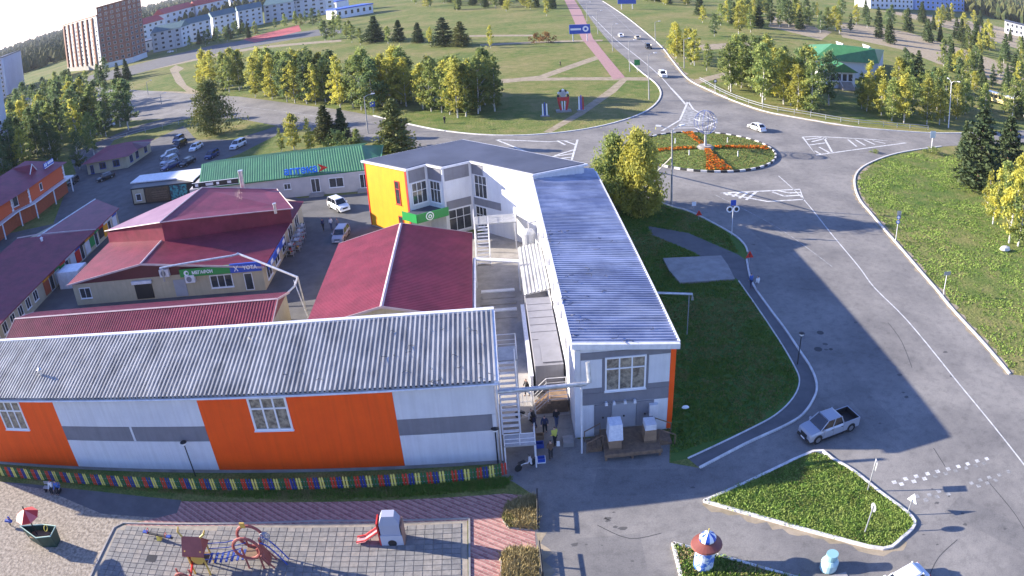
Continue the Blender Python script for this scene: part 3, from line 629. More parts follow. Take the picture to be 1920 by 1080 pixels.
part('corner_strip', MB().bx(O, U, ZUP, Nn, -0.05, 0.12, 0.1, RZ-0.3, 0.052, 0.10), M_REDS, cor)
for a, b, wins in ((cB, c1, [(0.5, 4.3, 2.2, 2.9)]), (c1, c2, [(0.5, 4.3, 1.9, 2.9)]), (c2, c3, [(0.35, 0.4, 3.2, 3.0)]), (c3, cI, [(0.6, 4.6, 2.2, 3.0), (0.5, 0.5, 2.0, 2.9)])):
    O, U, Nn, L = facade(a, b)
    if a != c3: fpanel(cor, a, b, 0.25, -0.25, RZ-2.0, RZ-0.35, M_GREY)
    else:
        fpanel(cor, a, b, 0.25, 2.2, RZ-1.7, RZ-0.35, M_GREY); fpanel(cor, a, b, 0.3, 5.0, 3.5, 4.5, M_GREY)
    if a == c2: fpanel(cor, a, b, 0.25, -0.25, 3.5, 4.6, M_GREY)
    for u, z, w, h in wins: window(cor, O + U*u + Nn*0.01 + ZUP*z, U, Nn, w, h, 3, (1.6, 1.0), 0.09)
can = part('canopy', MB().prism([(-11.4,90.2),(-9.4,88.3),(-5.6,90.4),(-6.0,90.9),(-8.1,92.9),(-10.5,91.3)], 3.55, 3.65), M_MEMB, cor)
ca, cb_, cc = V3(-11.4,90.2,0), V3(-9.4,88.3,0), V3(-5.6,90.4,0)
def strip(a, b, z0, z1, m, parent, name, t=0.1):
    U = (b-a).normalized(); Nn = V3(U.y, -U.x, 0); part(name, MB().bx(a, U, ZUP, Nn, 0, (b-a).length, z0, z1, 0, t), m, parent); return U, Nn
strip(ca, cb_, 3.0, 4.15, M_GREENS, can, 'sign_board'); U, Nn = strip(cb_, cc, 3.0, 4.15, M_GREENS, can, 'sign_board')
e = cb_ + U*1.7 + Nn*0.12 + ZUP*3.6
part('emblem', MB().disc(e, U, ZUP, 0.55, 20, 0.04), M_WHITES, can)
part('emblem', MB().disc(e + Nn*0.03, U, ZUP, 0.42, 20, 0.03), M_GREENS, can)
part('emblem', MB().disc(e + Nn*0.06 - ZUP*0.03, U, ZUP, 0.26, 16, 0.03), M_WHITES, can)
part('emblem', MB().disc(e + Nn*0.085 - ZUP*0.03, U, ZUP, 0.13, 12, 0.03), M_GREENS, can)
# gabled stores with maroon roofs
def gable(parent, x0, x1, y0, y1, xr, ze, zr, wallm, roofm, over=0.35, rib=0.32, axis='y', ridge=True, gm=None):
    """ridge along y (axis 'y') at xr, or along x at y = xr."""
    sw = (lambda a, b, c: V3(a, b, c)) if axis == 'y' else (lambda a, b, c: V3(b, a, c))
    pts = [sw(x0, y0, 0), sw(x1, y0, 0), sw(x1, y1, 0), sw(x0, y1, 0)]
    mb = MB(); t = 0.18
    q = [sw(x0,y0,0), sw(x1,y0,0), sw(x1,y0,ze-t), sw(xr,y0,zr-t), sw(x0,y0,ze-t), sw(x0,y1,0), sw(x1,y1,0), sw(x1,y1,ze-t), sw(xr,y1,zr-t), sw(x0,y1,ze-t)]
    mb.add(q, [(0,1,2,3,4), (9,8,7,6,5), (0,5,6,1), (1,6,7,2), (2,7,8,3), (3,8,9,4), (4,9,5,0)])
    part('wall', mb, wallm, parent)
    sl = (zr-ze)/max(0.1, (xr-x0)); sr = (zr-ze)/max(0.1, (x1-xr))
    part('roof', MB().ribbed(sw(x0-over, y0-over, ze-sl*over), sw(x0-over, y1+over, ze-sl*over), sw(xr, y0-over, zr), rib, 0.03, 0.10), roofm, parent)
    part('roof', MB().ribbed(sw(x1+over, y0-over, ze-sr*over), sw(x1+over, y1+over, ze-sr*over), sw(xr, y0-over, zr), rib, 0.03, 0.10), roofm, parent)
    if ridge: part('ridge_cap', MB().add([sw(xr-0.18,y0-over-0.03,zr+0.01), sw(xr,y0-over-0.03,zr+0.09), sw(xr+0.18,y0-over-0.03,zr+0.01), sw(xr-0.18,y1+over+0.03,zr+0.01), sw(xr,y1+over+0.03,zr+0.09), sw(xr+0.18,y1+over+0.03,zr+0.01)], [(0,1,4,3),(1,2,5,4),(0,2,1),(3,4,5)]), M_RIDGE, parent)
    for ya in (y0-over, y1+over):
        for xa, za in ((x0-over, ze-sl*over), (x1+over, ze-sr*over)):
            a, b = sw(xa, ya, za), sw(xr, ya, zr); ext = (sw(0, 1, 0))*(0.06 if ya > y0 else -0.06)
            part('verge_trim', MB().add([a+ZUP*0.07, b+ZUP*0.07, b-ZUP*0.16, a-ZUP*0.16, a+ZUP*0.07+ext, b+ZUP*0.07+ext, b-ZUP*0.16+ext, a-ZUP*0.16+ext], [(0,1,2,3),(7,6,5,4),(0,4,5,1),(3,2,6,7),(0,3,7,4),(1,5,6,2)]), gm or M_RIDGE, parent)
st = thing('gabled_store', 'store with large maroon gable roof between the hall and the yellow wall', 'building', (-10.5, 71, 0))
gable(st, -18.0, -2.9, 61.4, 81.6, -10.65, 3.75, 5.55, M_CREAM, M_MAROON)
for y in (64, 68.5, 73, 77.5): window(st, V3(-18.003, y+1.6, 1.0), -Y_, -X_, 1.6, 1.5, 2, (1.0,), panes=False)
d = part('door', MB().box(-2.9, -2.84, 70, 71.1, 0.1, 2.2), M_GREY2, st); part('handle', MB().box(-2.84, -2.78, 70.9, 71.0, 1.0, 1.15), M_DARK, d)
row = thing('market_row', 'low maroon-roofed market row directly behind the orange hall', 'building', (-40, 66, 0))
gable(row, 62.3, 70.6, -57.0, -22.4, 66.5, 3.2, 4.5, M_CREAM, M_MAROON, axis='x', over=0.3)
for x in (-52, -46, -40, -34, -28): window(row, V3(x+1.5, 70.603, 0.9), -X_, Y_, 1.5, 1.4, 2, (1.0,), panes=False)
part('gable_board', MB().add([V3(-22.36,62.3,3.1), V3(-22.36,70.6,3.1), V3(-22.36,66.5,4.35), V3(-22.33,62.3,3.1), V3(-22.33,70.6,3.1), V3(-22.33,66.5,4.35)], [(0,2,1),(3,4,5),(0,1,4,3),(1,2,5,4),(2,0,3,5)]), M_MAROON, row)
# phone shop hall with the raised prow roof
ph = thing('phone_shop_hall', 'wide maroon-roofed shopping hall with raised roof and green and blue sign', 'building', (-41, 88, 0))
fy2 = 78.6
wl_ = [(-55.2,fy2),(-27.3,fy2),(-27.3,101),(-31,104),(-42,104),(-55.2,97)]
part('wall', MB().prism(wl_, 0, 3.1), M_CREAM, ph)
RA, RB = V3(-43.2, fy2-0.5, 5.0), V3(-43.2, 90, 5.0)
part('gable_board', MB().add([V3(-55.2,fy2-0.02,3.0), V3(-27.3,fy2-0.02,3.0), V3(-43.2,fy2-0.02,4.85), V3(-55.2,fy2-0.1,3.0), V3(-27.3,fy2-0.1,3.0), V3(-43.2,fy2-0.1,4.85)], [(0,1,2),(3,5,4),(0,3,4,1),(1,4,5,2),(2,5,3,0)]), M_MAROON2, ph)
part('roof', MB().ribbed((-55.8,fy2-0.5,3.15), (-55.8,96.0,3.15), RA, 0.35, 0.03, 0.1, c=(-43.2,96.0,5.0)), M_MAROON, ph)
part('roof', MB().ribbed((-26.8,fy2-0.5,3.15), (-26.8,101.0,3.15), RA, 0.35, 0.03, 0.1, c=(-43.2,101.0,5.0)), M_MAROON, ph)
part('ridge_cap', MB().tube([RA + ZUP*0.03, V3(-43.2,85.4,5.03)], 0.14, 6), M_RIDGE, ph)
for a, b in (((-55.85,fy2-0.5,3.15),(-43.2,fy2-0.5,5.0)), ((-26.75,fy2-0.5,3.15),(-43.2,fy2-0.5,5.0))):
    a, b = Vector(a), Vector(b); part('verge_trim', MB().add([a+ZUP*.08,b+ZUP*.08,b-ZUP*.15,a-ZUP*.15,a+ZUP*.08-Y_*.07,b+ZUP*.08-Y_*.07,b-ZUP*.15-Y_*.07,a-ZUP*.15-Y_*.07], [(0,1,2,3),(7,6,5,4),(0,4,5,1),(3,2,6,7),(0,3,7,4),(1,5,6,2)]), M_RIDGE, ph)
pC, pL, pR, pRB, pB = (-42.6,85.4), (-55.6,92.3), (-26.6,92.6), (-31.0,101.4), (-41.6,98.5)
up = part('raised_storey', MB().prism([pC, pR, pRB, pB, pL], 3.0, [7.45,4.95,4.95,7.3,4.75]), M_MAROON, ph)
part('upper_roof', MB().slab([(-42.6,85.1,7.68),(-26.2,92.3,5.12),(-30.8,101.8,5.12),(-41.4,99.0,7.5)], 0.16), M_MAROON, up)
part('upper_roof', MB().slab([(-42.62,85.1,7.68),(-41.42,99.0,7.5),(-56.1,92.6,4.95)], 0.16), M_GLOSSR, up)
part('upper_ridge', MB().tube([(-42.6,85.0,7.72),(-41.4,99.0,7.54)], 0.10, 6), M_RIDGE, up)
part('upper_edge', MB().tube([(-56.1,92.5,4.98),(-42.6,84.98,7.70),(-26.1,92.2,5.15)], 0.07, 6), M_RIDGE, up)
part('upper_edge', MB().tube([(-41.4,99.1,7.52),(-30.8,101.9,5.14),(-26.1,92.3,5.14)], 0.07, 6), M_RIDGE, up)
ch = part('chimney', MB().lathe(P(457,362,5.0), [(0.34,0),(0.34,3.2),(0.40,3.2),(0.40,3.5)], 12), M_PIPE, ph)
part('chimney', MB().lathe(P(517,400,5.3), [(0.2,0),(0.2,1.2),(0.26,1.2),(0.26,1.4)], 10), M_PIPE, ph)
window(ph, V3(-54.2, fy2-0.003, 0.9), X_, -Y_, 1.9, 1.5, 2, (1.0,), panes=False)
d = part('roller_door', MB().box(-45.2, -42.6, fy2-0.1, fy2-0.003, 0.2, 2.3), M_DARK, ph); part('shutter_box', MB().box(-45.4, -42.4, fy2-0.4, fy2-0.104, 2.3, 2.7), M_TRIM, d)
window(ph, V3(-34.3, fy2-0.003, 0.8), X_, -Y_, 3.0, 1.7, 3, (1.0,), 0.12)
window(ph, V3(-29.8, fy2-0.003, 0.2), X_, -Y_, 1.1, 2.2, 1, (1.0,), panes=False, name='glazed_door', sill=False)
part('blue_door', MB().box(-39.4, -37.7, fy2-0.07, fy2-0.003, 0.1, 2.3), M_GREY2, ph)
for x, z in ((-40.8, 3.05), (-37.4, 2.0)):
    a = part('air_conditioner', MB().box(x, x+1.3, fy2-0.62, fy2-0.13, z, z+0.95), M_TRIM, ph)
    part('fan_grille', MB().disc(V3(x+0.55, fy2-0.63, z+0.47), X_, ZUP, 0.36, 14, 0.02), M_GREY, a)
sg = part('sign_board', MB().box(-38.0, -31.2, fy2-0.5, fy2-0.3, 2.75, 3.75), M_GREENS, ph)
lettering(sg, 'МЕГАФОН', 0.56, (-34.9, fy2-0.53, 3.22), X_, ZUP, M_WHITES, 0.012)
part('emblem', MB().disc(V3(-37.1, fy2-0.53, 3.25), X_, ZUP, 0.34, 18, 0.03), M_WHITES, sg)
part('emblem', MB().disc(V3(-37.0, fy2-0.56, 3.25), X_, ZUP, 0.17, 14, 0.03), M_GREENS, sg)
sb = part('sign_board', MB().box(-31.2, -27.2, fy2-0.52, fy2-0.3, 2.75, 3.85), M_BLUES, ph)
lettering(sb, 'YOTA', 0.66, (-28.6, fy2-0.55, 3.3), X_, ZUP, M_WHITES, 0.012)
mb = MB(); yo = V3(-30.4, fy2-0.55, 3.3)
for a, b in (((0,-0.05), (-0.28,0.34)), ((0,-0.05), (0.28,0.34)), ((0,0.05), (-0.22,-0.34)), ((0,0.05), (0.22,-0.34))): mb.tube([yo + X_*a[0] + ZUP*a[1], yo + X_*b[0] + ZUP*b[1]], 0.05, 6)
part('emblem', mb, M_WHITES, sb)
part('eave_sign', MB().box(-26.75, -26.6, 79.2, 87.5, 2.3, 3.1), M_BLUES, ph)
for y in (80.2, 83.4, 86.4): part('sign_plate', MB().box(-26.595, -26.57, y, y+1.1, 2.45, 2.95), M_WHITES, ph)
for y in (80, 84, 88, 92, 96): window(ph, V3(-27.297, y, 0.6), Y_, X_, 2.2, 1.9, 2, (1.0,), panes=False)
# gas pipe on posts over the market
gp = thing('overhead_pipe', 'white pipe bridge on slim posts arching over the phone shop front', 'pipe', P(566,598))
a0, a1, a2, a3 = V3(-40.2,77.8,2.6), V3(-40.0,77.6,4.5), PY(452,478,77.2), PY(558,520,72.6)
part('pipe', MB().tube(smooth_line([a0, a1 - ZUP*0.3, a1 + X_*0.4, a2 - X_*1.2, a2, a3], 4), 0.13, 8), M_PIPE, gp)
a4 = PY(540,548,70.9); part('pipe_branch', MB().tube([a3, a3 - ZUP*0.2 + V3(-0.4,-0.4,-0.6), a4], 0.11), M_PIPE, gp)
part('post', MB().tube([a3, V3(a3.x+0.25, a3.y, 0)], 0.08), M_PIPE, gp); part('post', MB().tube([a3 - V3(0.5,0,0.3), V3(a3.x+0.9, a3.y-2.0, 0)], 0.06), M_PIPE, gp)
# shop row along the left and the brick house behind it
sr = thing('shop_row', 'long dark-roofed row of small shops on the left with patterned shopfronts', 'building', (-69, 92, 0))
part('wall', MB().prism([(-62.9,66),(-62.9,109.4),(-70.5,113),(-78.6,98),(-79,66)], 0, 3.0), M_CREAM, sr)
part('roof', MB().ribbed((-61.7,62,3.2), (-61.7,98.9,3.2), (-77.0,62,4.5), 0.35, 0.03, 0.12, c=(-77.0,96.2,4.5)), M_MAROON, sr)
part('roof', MB().slab([(-61.7,98.6,3.2),(-61.9,108.8,3.2),(-69.8,114.6,3.7),(-73.2,97.8,3.75)], 0.14), M_MAROON, sr)
part('step_flashing', MB().tube([(-77.0,96.4,4.6),(-73.0,97.6,4.3),(-66.5,98.4,3.75),(-61.6,98.9,3.3)], 0.09, 6), M_RIDGE, sr)
part('gutter', MB().tube([(-73.6,97.9,3.7),(-70.2,115.0,3.62)], 0.12, 6), M_TRIM, sr)
part('roof_vent', MB().lathe(V3(-70.5,95,3.9), [(0.22,0),(0.22,0.5),(0.34,0.52),(0.03,0.8)], 10), M_TRIM, sr)
fr = random.Random(5); cols = [M_WHITE, M_YELLOW, M_REDS, M_BLUES, M_BRICK, M_TRIM, M_DARK, M_GREENS]
for k in range(6): window(sr, V3(-62.897, 67.2+k*2.3, 0.9), Y_, X_, 1.3, 1.5, 2, (1.0,), panes=False)
for k in range(15):
    y = 82 + k*1.78; m = cols[fr.randrange(len(cols))]
    if k % 3 == 1: window(sr, V3(-62.897, y, 0.1), Y_, X_, 1.2, 2.2, 1, (1.0,), panes=False, name='glazed_door', sill=False)
    else: part('shopfront_board', MB().box(-62.89, -62.78, y, y+1.6, 0.3+0.4*(k % 2), 2.2), m, sr)
    part('name_board', MB().box(-62.88, -62.6, y, y+1.7, 2.3, 2.85), cols[(k*3+1) % len(cols)], sr)
solo('goods_container', MB().tbox(-61.6, -57.6, 84.4, 87.4, 0.0, 2.5, 0.02, 0.02), M_TRIM, 'white flat-topped container standing in the lane between the shop rows', 'container')
br = thing('brick_house', 'two-storey orange brick house with white quoins at the left edge', 'building', (-95, 128, 0))
bA, bB, bC, bD = (-90.3,136.8), (-90.6,121.2), (-94.0,118.2), (-93.0,108)
bf = [(-93.0,104),(-92.8,117.6),(-90.6,121.0),(-90.4,136.8),(-108,141),(-112,108)]
part('ground_storey', MB().prism(bf, 0, 3.1), M_BRICK, br)
part('upper_storey', MB().prism(grow(bf, 0.0), 3.3, 6.6), M_BRICK, br)
part('floor_band', MB().prism(grow(bf, 1.6), 3.1, 3.3), M_TRIM, br)
part('roof', MB().add([V3(-92.2,104,6.5), V3(-89.6,120.5,6.5), V3(-89.5,137.6,6.5), V3(-108.5,142,6.5), V3(-113,108,6.5), V3(-101,112,9.4), V3(-99,134,9.4)], [(0,1,5),(1,2,6,5),(2,3,6),(3,4,5,6),(4,0,5),(4,3,2,1,0)]), M_MAROON, br)
dm = part('dormer', MB().add([V3(-93.6,127.0,7.2), V3(-93.6,130.6,7.2), V3(-93.6,128.8,9.4), V3(-99.4,128.8,9.4)], [(0,1,2),(1,3,2),(0,2,3),(0,3,1)]), M_MAROON, br)
part('dormer_trim', MB().tube([V3(-93.5,126.9,7.2), V3(-93.5,128.8,9.45), V3(-93.5,130.7,7.2)], 0.12, 6), M_TRIM, dm)
sgb = part('roof_sign', MB().box(-92.2,-92.0,131.4,135.6,7.2,8.4), M_BLUES, br)
for y0_, y1_, z0_, z1_ in ((131.5,131.9,7.65,8.25), (132.1,132.5,7.6,8.3), (133.0,133.5,7.75,8.3), (133.65,134.1,7.75,8.3), (134.25,134.7,7.75,8.3), (134.85,135.4,7.75,8.3), (131.5,135.5,7.28,7.42)): part('sign_mark', MB().box(-91.998, -91.95, y0_, y1_, z0_, z1_), M_WHITES, sgb)
for a, b in (((-90.6,121.0),(-90.4,136.8)), ((-93.0,104),(-92.8,117.6))):
    O, U, Nn, L = facade(a, b)
    for u in (0.0, L-0.7):
        for k in range(6): part('quoin', MB().bx(O, U, ZUP, Nn, u+0.15*(k % 2), u+0.7, 3.35+k*0.53, 3.35+k*0.53+0.46, 0.0, 0.06), M_TRIM, br)
    part('brick_panel', MB().bx(O, U, ZUP, Nn, 0.9, L-0.9, 3.45, 6.3, 0.0, 0.04), mat('orange render', (0.60,0.10,0.03), rough=0.8), br)
    window(br, O + U*(L*0.3) + Nn*0.04 + ZUP*4.2, U, Nn, 1.1, 1.5, 1, (1,), panes=False)
    for k in range(3): part('porch_post', MB().tube([O + U*(L*k/2) + Nn*1.4, O + U*(L*k/2) + Nn*1.4 + ZUP*3.15], 0.16, 8), M_TRIM, br)
window(br, V3(-92.7,117.65,4.0), V3(2.2,3.4,0).normalized(), V3(3.4,-2.2,0).normalized(), 1.3, 2.0, 1, (1,), panes=False)
# chemist's with the green roof
phm = thing('chemist_shop', 'pale single-storey chemist shop with long green corrugated roof', 'building', (-34, 118, 0))
part('wall', MB().prism([(-50.0,113.8),(-18.6,112.9),(-18.4,124.5),(-51.0,125.6)], 0, 3.2), mat('pale grey siding', (0.52,0.48,0.46), (0.44,0.41,0.40), 0.6, rough=0.7), phm)
ea, eb = P(372,354,3.35), P(688,318,3.35); ra, rb = P(378,308,4.7), P(678,272.5,4.7)
part('roof', MB().ribbed(ea, eb, ra, 0.42, 0.05, 0.1, c=rb), M_GREENR, phm)
bk = V3(0, 6.5, -1.3); part('roof', MB().ribbed(ra, rb, ra + bk, 0.42, 0.04, 0.1, c=rb + bk), M_GREENR, phm)
part('roof', MB().slab([rb, eb, eb + V3(3.4,0.3,-0.3), rb + V3(3.8,-4.5,-1.2), rb + V3(3.2,4,-1.3)], 0.1), M_GREENR, phm)
part('eave_trim', MB().tube([ea - ZUP*0.08, eb - ZUP*0.08], 0.08, 6), M_GREEN, phm)
Uc = (eb-ea).normalized(); Vc = (ra-ea).normalized()
sc_ = P(565,322,3.75) + V3(0,-0.35,0.35)
ltr = lettering(phm, 'аптека', 1.75, sc_, Uc, ZUP, M_BLUEL, 0.04, 0.08)
part('red_arrow', MB().add([sc_ + Uc*2.9 + ZUP*0.75, sc_ + Uc*4.5 + ZUP*0.0, sc_ + Uc*2.9 - ZUP*0.65, sc_ + Uc*3.4 + ZUP*0.05, *[q + V3(0,0.1,0) for q in (sc_ + Uc*2.9 + ZUP*0.75, sc_ + Uc*4.5 + ZUP*0.0, sc_ + Uc*2.9 - ZUP*0.65, sc_ + Uc*3.4 + ZUP*0.05)]], [(0,3,1),(1,3,2),(4,5,7),(5,6,7),(0,1,5,4),(1,2,6,5),(2,3,7,6),(3,0,4,7)]), M_REDS, phm)
for k, px in enumerate((578, 690)): pass
O, U, Nn, L = facade((-50.0,113.8), (-18.6,112.9))
for u, w, z, h, nm in ((21.6,1.5,0.5,2.3,'glazed_door'), (24.6,2.4,1.0,1.6,'window'), (29.6,1.4,0.5,2.3,'glazed_door'), (3.5,1.3,1.0,1.3,'window'), (6.0,1.3,1.0,1.3,'window'), (8.5,1.3,1.0,1.3,'window'), (17.0,1.2,1.4,1.0,'window')):
    window(phm, O + U*u + Nn*0.003 + ZUP*z, U, Nn, w, h, 2, (1.0,), panes=False, name=nm, sill=nm == 'window')
for u in (21.2, 29.2): 
    for k in range(3): part('step', MB().bx(O, U, ZUP, Nn, u, u+2.4, 0, 0.45-0.15*k, 0.003+0.32*k, 0.32+0.32*k), M_CONC, phm)
part('fascia_board', MB().bx(O, U, ZUP, Nn, 1.0, 9.5, 3.5, 4.35, 0.5, 0.62), M_DARK, phm)
for k in range(4): part('fascia_picture', MB().bx(O, U, ZUP, Nn, 1.5+k*2.0, (2.1, 4.9, 6.0, 8.2)[k], 3.72, 4.15, 0.621, 0.64), (M_WHITES, M_TRIM, M_WHITES, M_TRIM)[k], phm)
for z0_, z1_ in ((3.46, 3.52), (4.33, 4.39)): part('fascia_edge', MB().bx(O, U, ZUP, Nn, 0.95, 9.55, z0_, z1_, 0.48, 0.66), M_TRIM, phm)
# kiosk
ki = thing('kiosk', 'small kiosk with pale flat roof and dark painted front beside the chemist', 'building', (-59, 121, 0))
part('wall', MB().prism([(-64.8,119.8),(-51.4,118.6),(-51.2,125.5),(-65.5,127)], 0, 3.15), M_DARK, ki)
part('roof', MB().prism([(-66.4,123.2),(-55.6,121.6),(-51.0,118.3),(-50.9,126.0),(-66.3,127.8)], 3.2, 3.4), M_TRIM, ki)
O, U, Nn, L = facade((-64.8,119.8), (-51.4,118.6))
for u, w, m in ((0.3,2.6,M_CREAM), (3.2,5.2,mat('brown shutters', (0.14,0.09,0.05), (0.08,0.05,0.03), 3)), (8.7,3.6,mat('painted mural', (0.06,0.30,0.30), (0.03,0.05,0.07), 2.2, lo=0.45, hi=0.55))): part('front_board', MB().bx(O, U, ZUP, Nn, u, u+w, 0.3, 2.9, 0.002, 0.08), m, ki)
for k in range(4): part('slat', MB().bx(O, U, ZUP, Nn, 4.6, 8.0, 0.8+k*0.4, 0.95+k*0.4, 0.085, 0.13), M_WOOD, ki)
window(ki, O + U*1.0 + Nn*0.082 + ZUP*0.8, U, Nn, 1.2, 1.3, 1, (1,), panes=False)
# cottage by the car park
ct = thing('cottage_shop', 'small cream cottage with maroon roof behind the car park', 'building', (-85, 155, 0))
part('wall', MB().prism([(-91.6,149.2),(-80.4,149.6),(-79.6,162.0),(-92.6,163.5)], 0, 2.9), M_CREAM, ct)
part('roof', MB().add([V3(-92.6,148.2,2.85), V3(-79.2,148.4,2.85), V3(-78.4,163.0,2.85), V3(-93.6,164.5,2.85), V3(-88.5,155,4.6), V3(-83.5,156,4.6)], [(0,1,5,4),(1,2,5),(2,3,4,5),(3,0,4),(3,2,1,0)]), M_MAROON, ct)
part('porch_roof', MB().add([V3(-79.3,153.5,2.95), V3(-77.6,155,2.95), V3(-77.4,158.5,2.95), V3(-79.3,160.5,2.95), V3(-82,157,4.1)], [(0,1,4),(1,2,4),(2,3,4),(3,0,4),(3,2,1,0)]), M_MAROON2, ct)
O, U, Nn, L = facade((-91.6,149.2), (-80.4,149.6))
for u, w, h, z in ((0.9,1.0,2.0,0.1), (3.6,1.8,1.5,0.8), (7.4,1.8,1.5,0.8)): window(ct, O + U*u + Nn*0.003 + ZUP*z, U, Nn, w, h, 2, (1,), panes=False, fm=M_BLUE)
O, U, Nn, L = facade((-80.4,149.6), (-79.6,162.0))
for u in (1.5, 4.5, 9.0): window(ct, O + U*u + Nn*0.003 + ZUP*0.7, U, Nn, 1.4, 1.6, 2, (1,), panes=False, fm=M_BLUE)
# ---- town in the distance
def block(name, label, base, ang, w, d, h, wallm, storeys, bays, winm=None, base_m=None, roofm=None, colm=None, cat='apartment block', group=None, sides=('f', 'l', 'r'), gabled=False, pitch=0.0):
    t = thing(name, label, cat, base, group=group); U = V3(math.cos(ang), math.sin(ang), 0); Nn = V3(U.y, -U.x, 0); B = Vector(base)
    p = [B, B + U*w, B + U*w - Nn*d, B - Nn*d]
    part('wall', MB().prism([q.xy for q in p], 0, h), wallm, t)
    if gabled:
        m1, m2 = (B - Nn*d/2 - U*0.4), (B - Nn*d/2 + U*(w+0.4)); e = 0.6
        part('roof', MB().add([B - U*.4 + Nn*e + ZUP*h, B + U*(w+.4) + Nn*e + ZUP*h, m2 + ZUP*(h+pitch), m1 + ZUP*(h+pitch), B - U*.4 - Nn*(d+e) + ZUP*h, B + U*(w+.4) - Nn*(d+e) + ZUP*h], [(0,1,2,3),(3,2,5,4),(0,3,4),(1,5,2),(4,5,1,0)]), roofm or M_MEMB, t)
    else:
        part('roof', MB().prism(grow([(q.x, q.y) for q in p], 0.4), h, h+0.7), roofm or M_MEMB, t)
    if base_m: part('ground_floor', MB().prism(grow([(q.x, q.y) for q in p], 0.25), 0, 3.4), base_m, t)
    fh = (h - (3.4 if base_m else 0.6)) / storeys; z0 = 3.4 if base_m else 0.6
    for sd in sides:
        O, A, Q, L, nb = {'f': (B, U, Nn, w, bays), 'l': (B - Nn*d, Nn, -U, d, max(1, int(bays*d/w))), 'r': (B + U*w, -Nn, U, d, max(1, int(bays*d/w)))}[sd]
        for s_ in range(storeys):
            for b in range(nb):
                ww = L/nb*0.46; u = L/nb*(b+0.27); z = z0 + fh*s_ + fh*0.25
                wn_ = part('window', MB().bx(O, A, ZUP, Q, u, u+ww, z, z+fh*0.55, 0.0, 0.12), winm or M_FRAME, t)
                part('pane', MB().bx(O, A, ZUP, Q, u+ww*0.08, u+ww*0.92, z+fh*0.04, z+fh*0.51, 0.121, 0.16), M_GLASS, wn_)
    if colm:
        for k in range(7): part('balcony_stack', MB().bx(B, U, ZUP, Nn, w*(0.04+0.14*k), w*(0.04+0.14*k)+w*0.035, z0, h-0.5, 0.0, 1.1), colm, t)
    return t
M_TBRICK = mat('brown brick cladding', (0.26,0.115,0.075), (0.22,0.10,0.065), 0.4, rough=0.8)
M_TCREAM = mat('cream tower panels', (0.80,0.74,0.66), (0.74,0.68,0.60), 0.4, rough=0.7)
M_APT = mat('pale apartment render', (0.56,0.58,0.60), (0.50,0.52,0.55), 0.2, rough=0.8)
M_TEAL = mat('dull green roof', (0.07,0.14,0.16), rough=0.6)
tb = P(192,130); tl = P(128,134); tr = P(250,117)
ang = math.atan2((tb-tl).y, (tb-tl).x)
tow = block('tower_block', 'tall brown brick and cream tower block above the trees on the left', tl, ang, (tb-tl).length, 22, 35.5, M_TCREAM, 11, 16, base_m=M_CONC, roofm=M_TBRICK, colm=M_TBRICK, sides=('f',))
Ub = V3(0.93, 0.36, 0); wing_w = 30.0
w0 = tb + V3(0.6, 0.3, 0)
block('tower_wing', 'plain brown brick wing of the tower block with blue-grey ground floor', w0, math.atan2((P(250,117)-w0).y, (P(250,117)-w0).x), (P(250,117)-w0).length, 18, 40.5, M_TBRICK, 11, 5, winm=M_APT, base_m=M_APT, roofm=M_TBRICK, sides=('f', 'r'))
lb = P(15,178); lb2 = P(47,160); 
block('panel_block', 'blue-grey apartment block cut off by the left edge of the view', lb, math.atan2((lb2-lb).y, (lb2-lb).x), (lb2-lb).length, 14, 27, mat('end wall in painted blue shade', (0.30,0.37,0.52), (0.27,0.33,0.47), 0.1, rough=0.8), 9, 0, sides=())  # wall colour darkened and blued to stand for shade on this face
lw = thing('long_apartment_block', 'long ten-storey apartment block at the far left whose edge just enters the view', 'apartment block', (-147, 140, 0))
part('wall', MB().box(-155, -140.5, 92, 184, 0, 31.2), mat('bluish wall panels', (0.40,0.43,0.50), (0.36,0.39,0.46), 0.2, rough=0.8), lw); part('roof', MB().box(-155.4, -140.1, 91.6, 184.4, 31.2, 31.9), M_MEMB, lw)
for s_ in range(10):
    for k in range(18): wn_ = part('window', MB().box(-140.5, -140.4, 94+k*5, 95.8+k*5, 1.2+s_*2.85, 2.7+s_*2.85), M_FRAME, lw); part('pane', MB().box(-140.399, -140.36, 94.15+k*5, 95.65+k*5, 1.35+s_*2.85, 2.55+s_*2.85), M_GLASS, wn_)
lc = P(-25,205); block('panel_block', 'windowed side of an apartment block at the far left edge', lc, math.atan2((P(12,182)-lc).y, (P(12,182)-lc).x), (P(12,182)-lc).length, 14, 27.5, mat('bluish panels', (0.40,0.43,0.50), rough=0.8), 9, 5, sides=('f',))
def px_block(i, a, b, h, label, **k):
    A, B_ = P(*a), P(*b); block('apartment_house', label, A, math.atan2((B_-A).y, (B_-A).x), (B_-A).length, 13, h, M_APT, 4, 4, roofm=M_TEAL, cat='apartment house', group='pale apartment houses along the avenue', gabled=True, pitch=4.0, sides=('f', 'r'), **k)
ords = ['nearest the tower', 'second from the tower', 'third from the tower', 'fourth from the tower', 'fifth from the tower', 'farthest from the tower']
for i, (a, b) in enumerate((((288,99),(343,88)), ((348,83),(398,71)), ((402,66),(446,56)), ((449,54),(494,45)), ((497,43),(552,35)), ((555,34),(612,27)), )):
    px_block(i, a, b, 13.5, 'pale four-storey apartment house with dull green roof, ' + ords[i])
M_REDR = mat('red tiled roof', (0.42,0.05,0.06), (0.34,0.05,0.05), 0.3, rough=0.7)
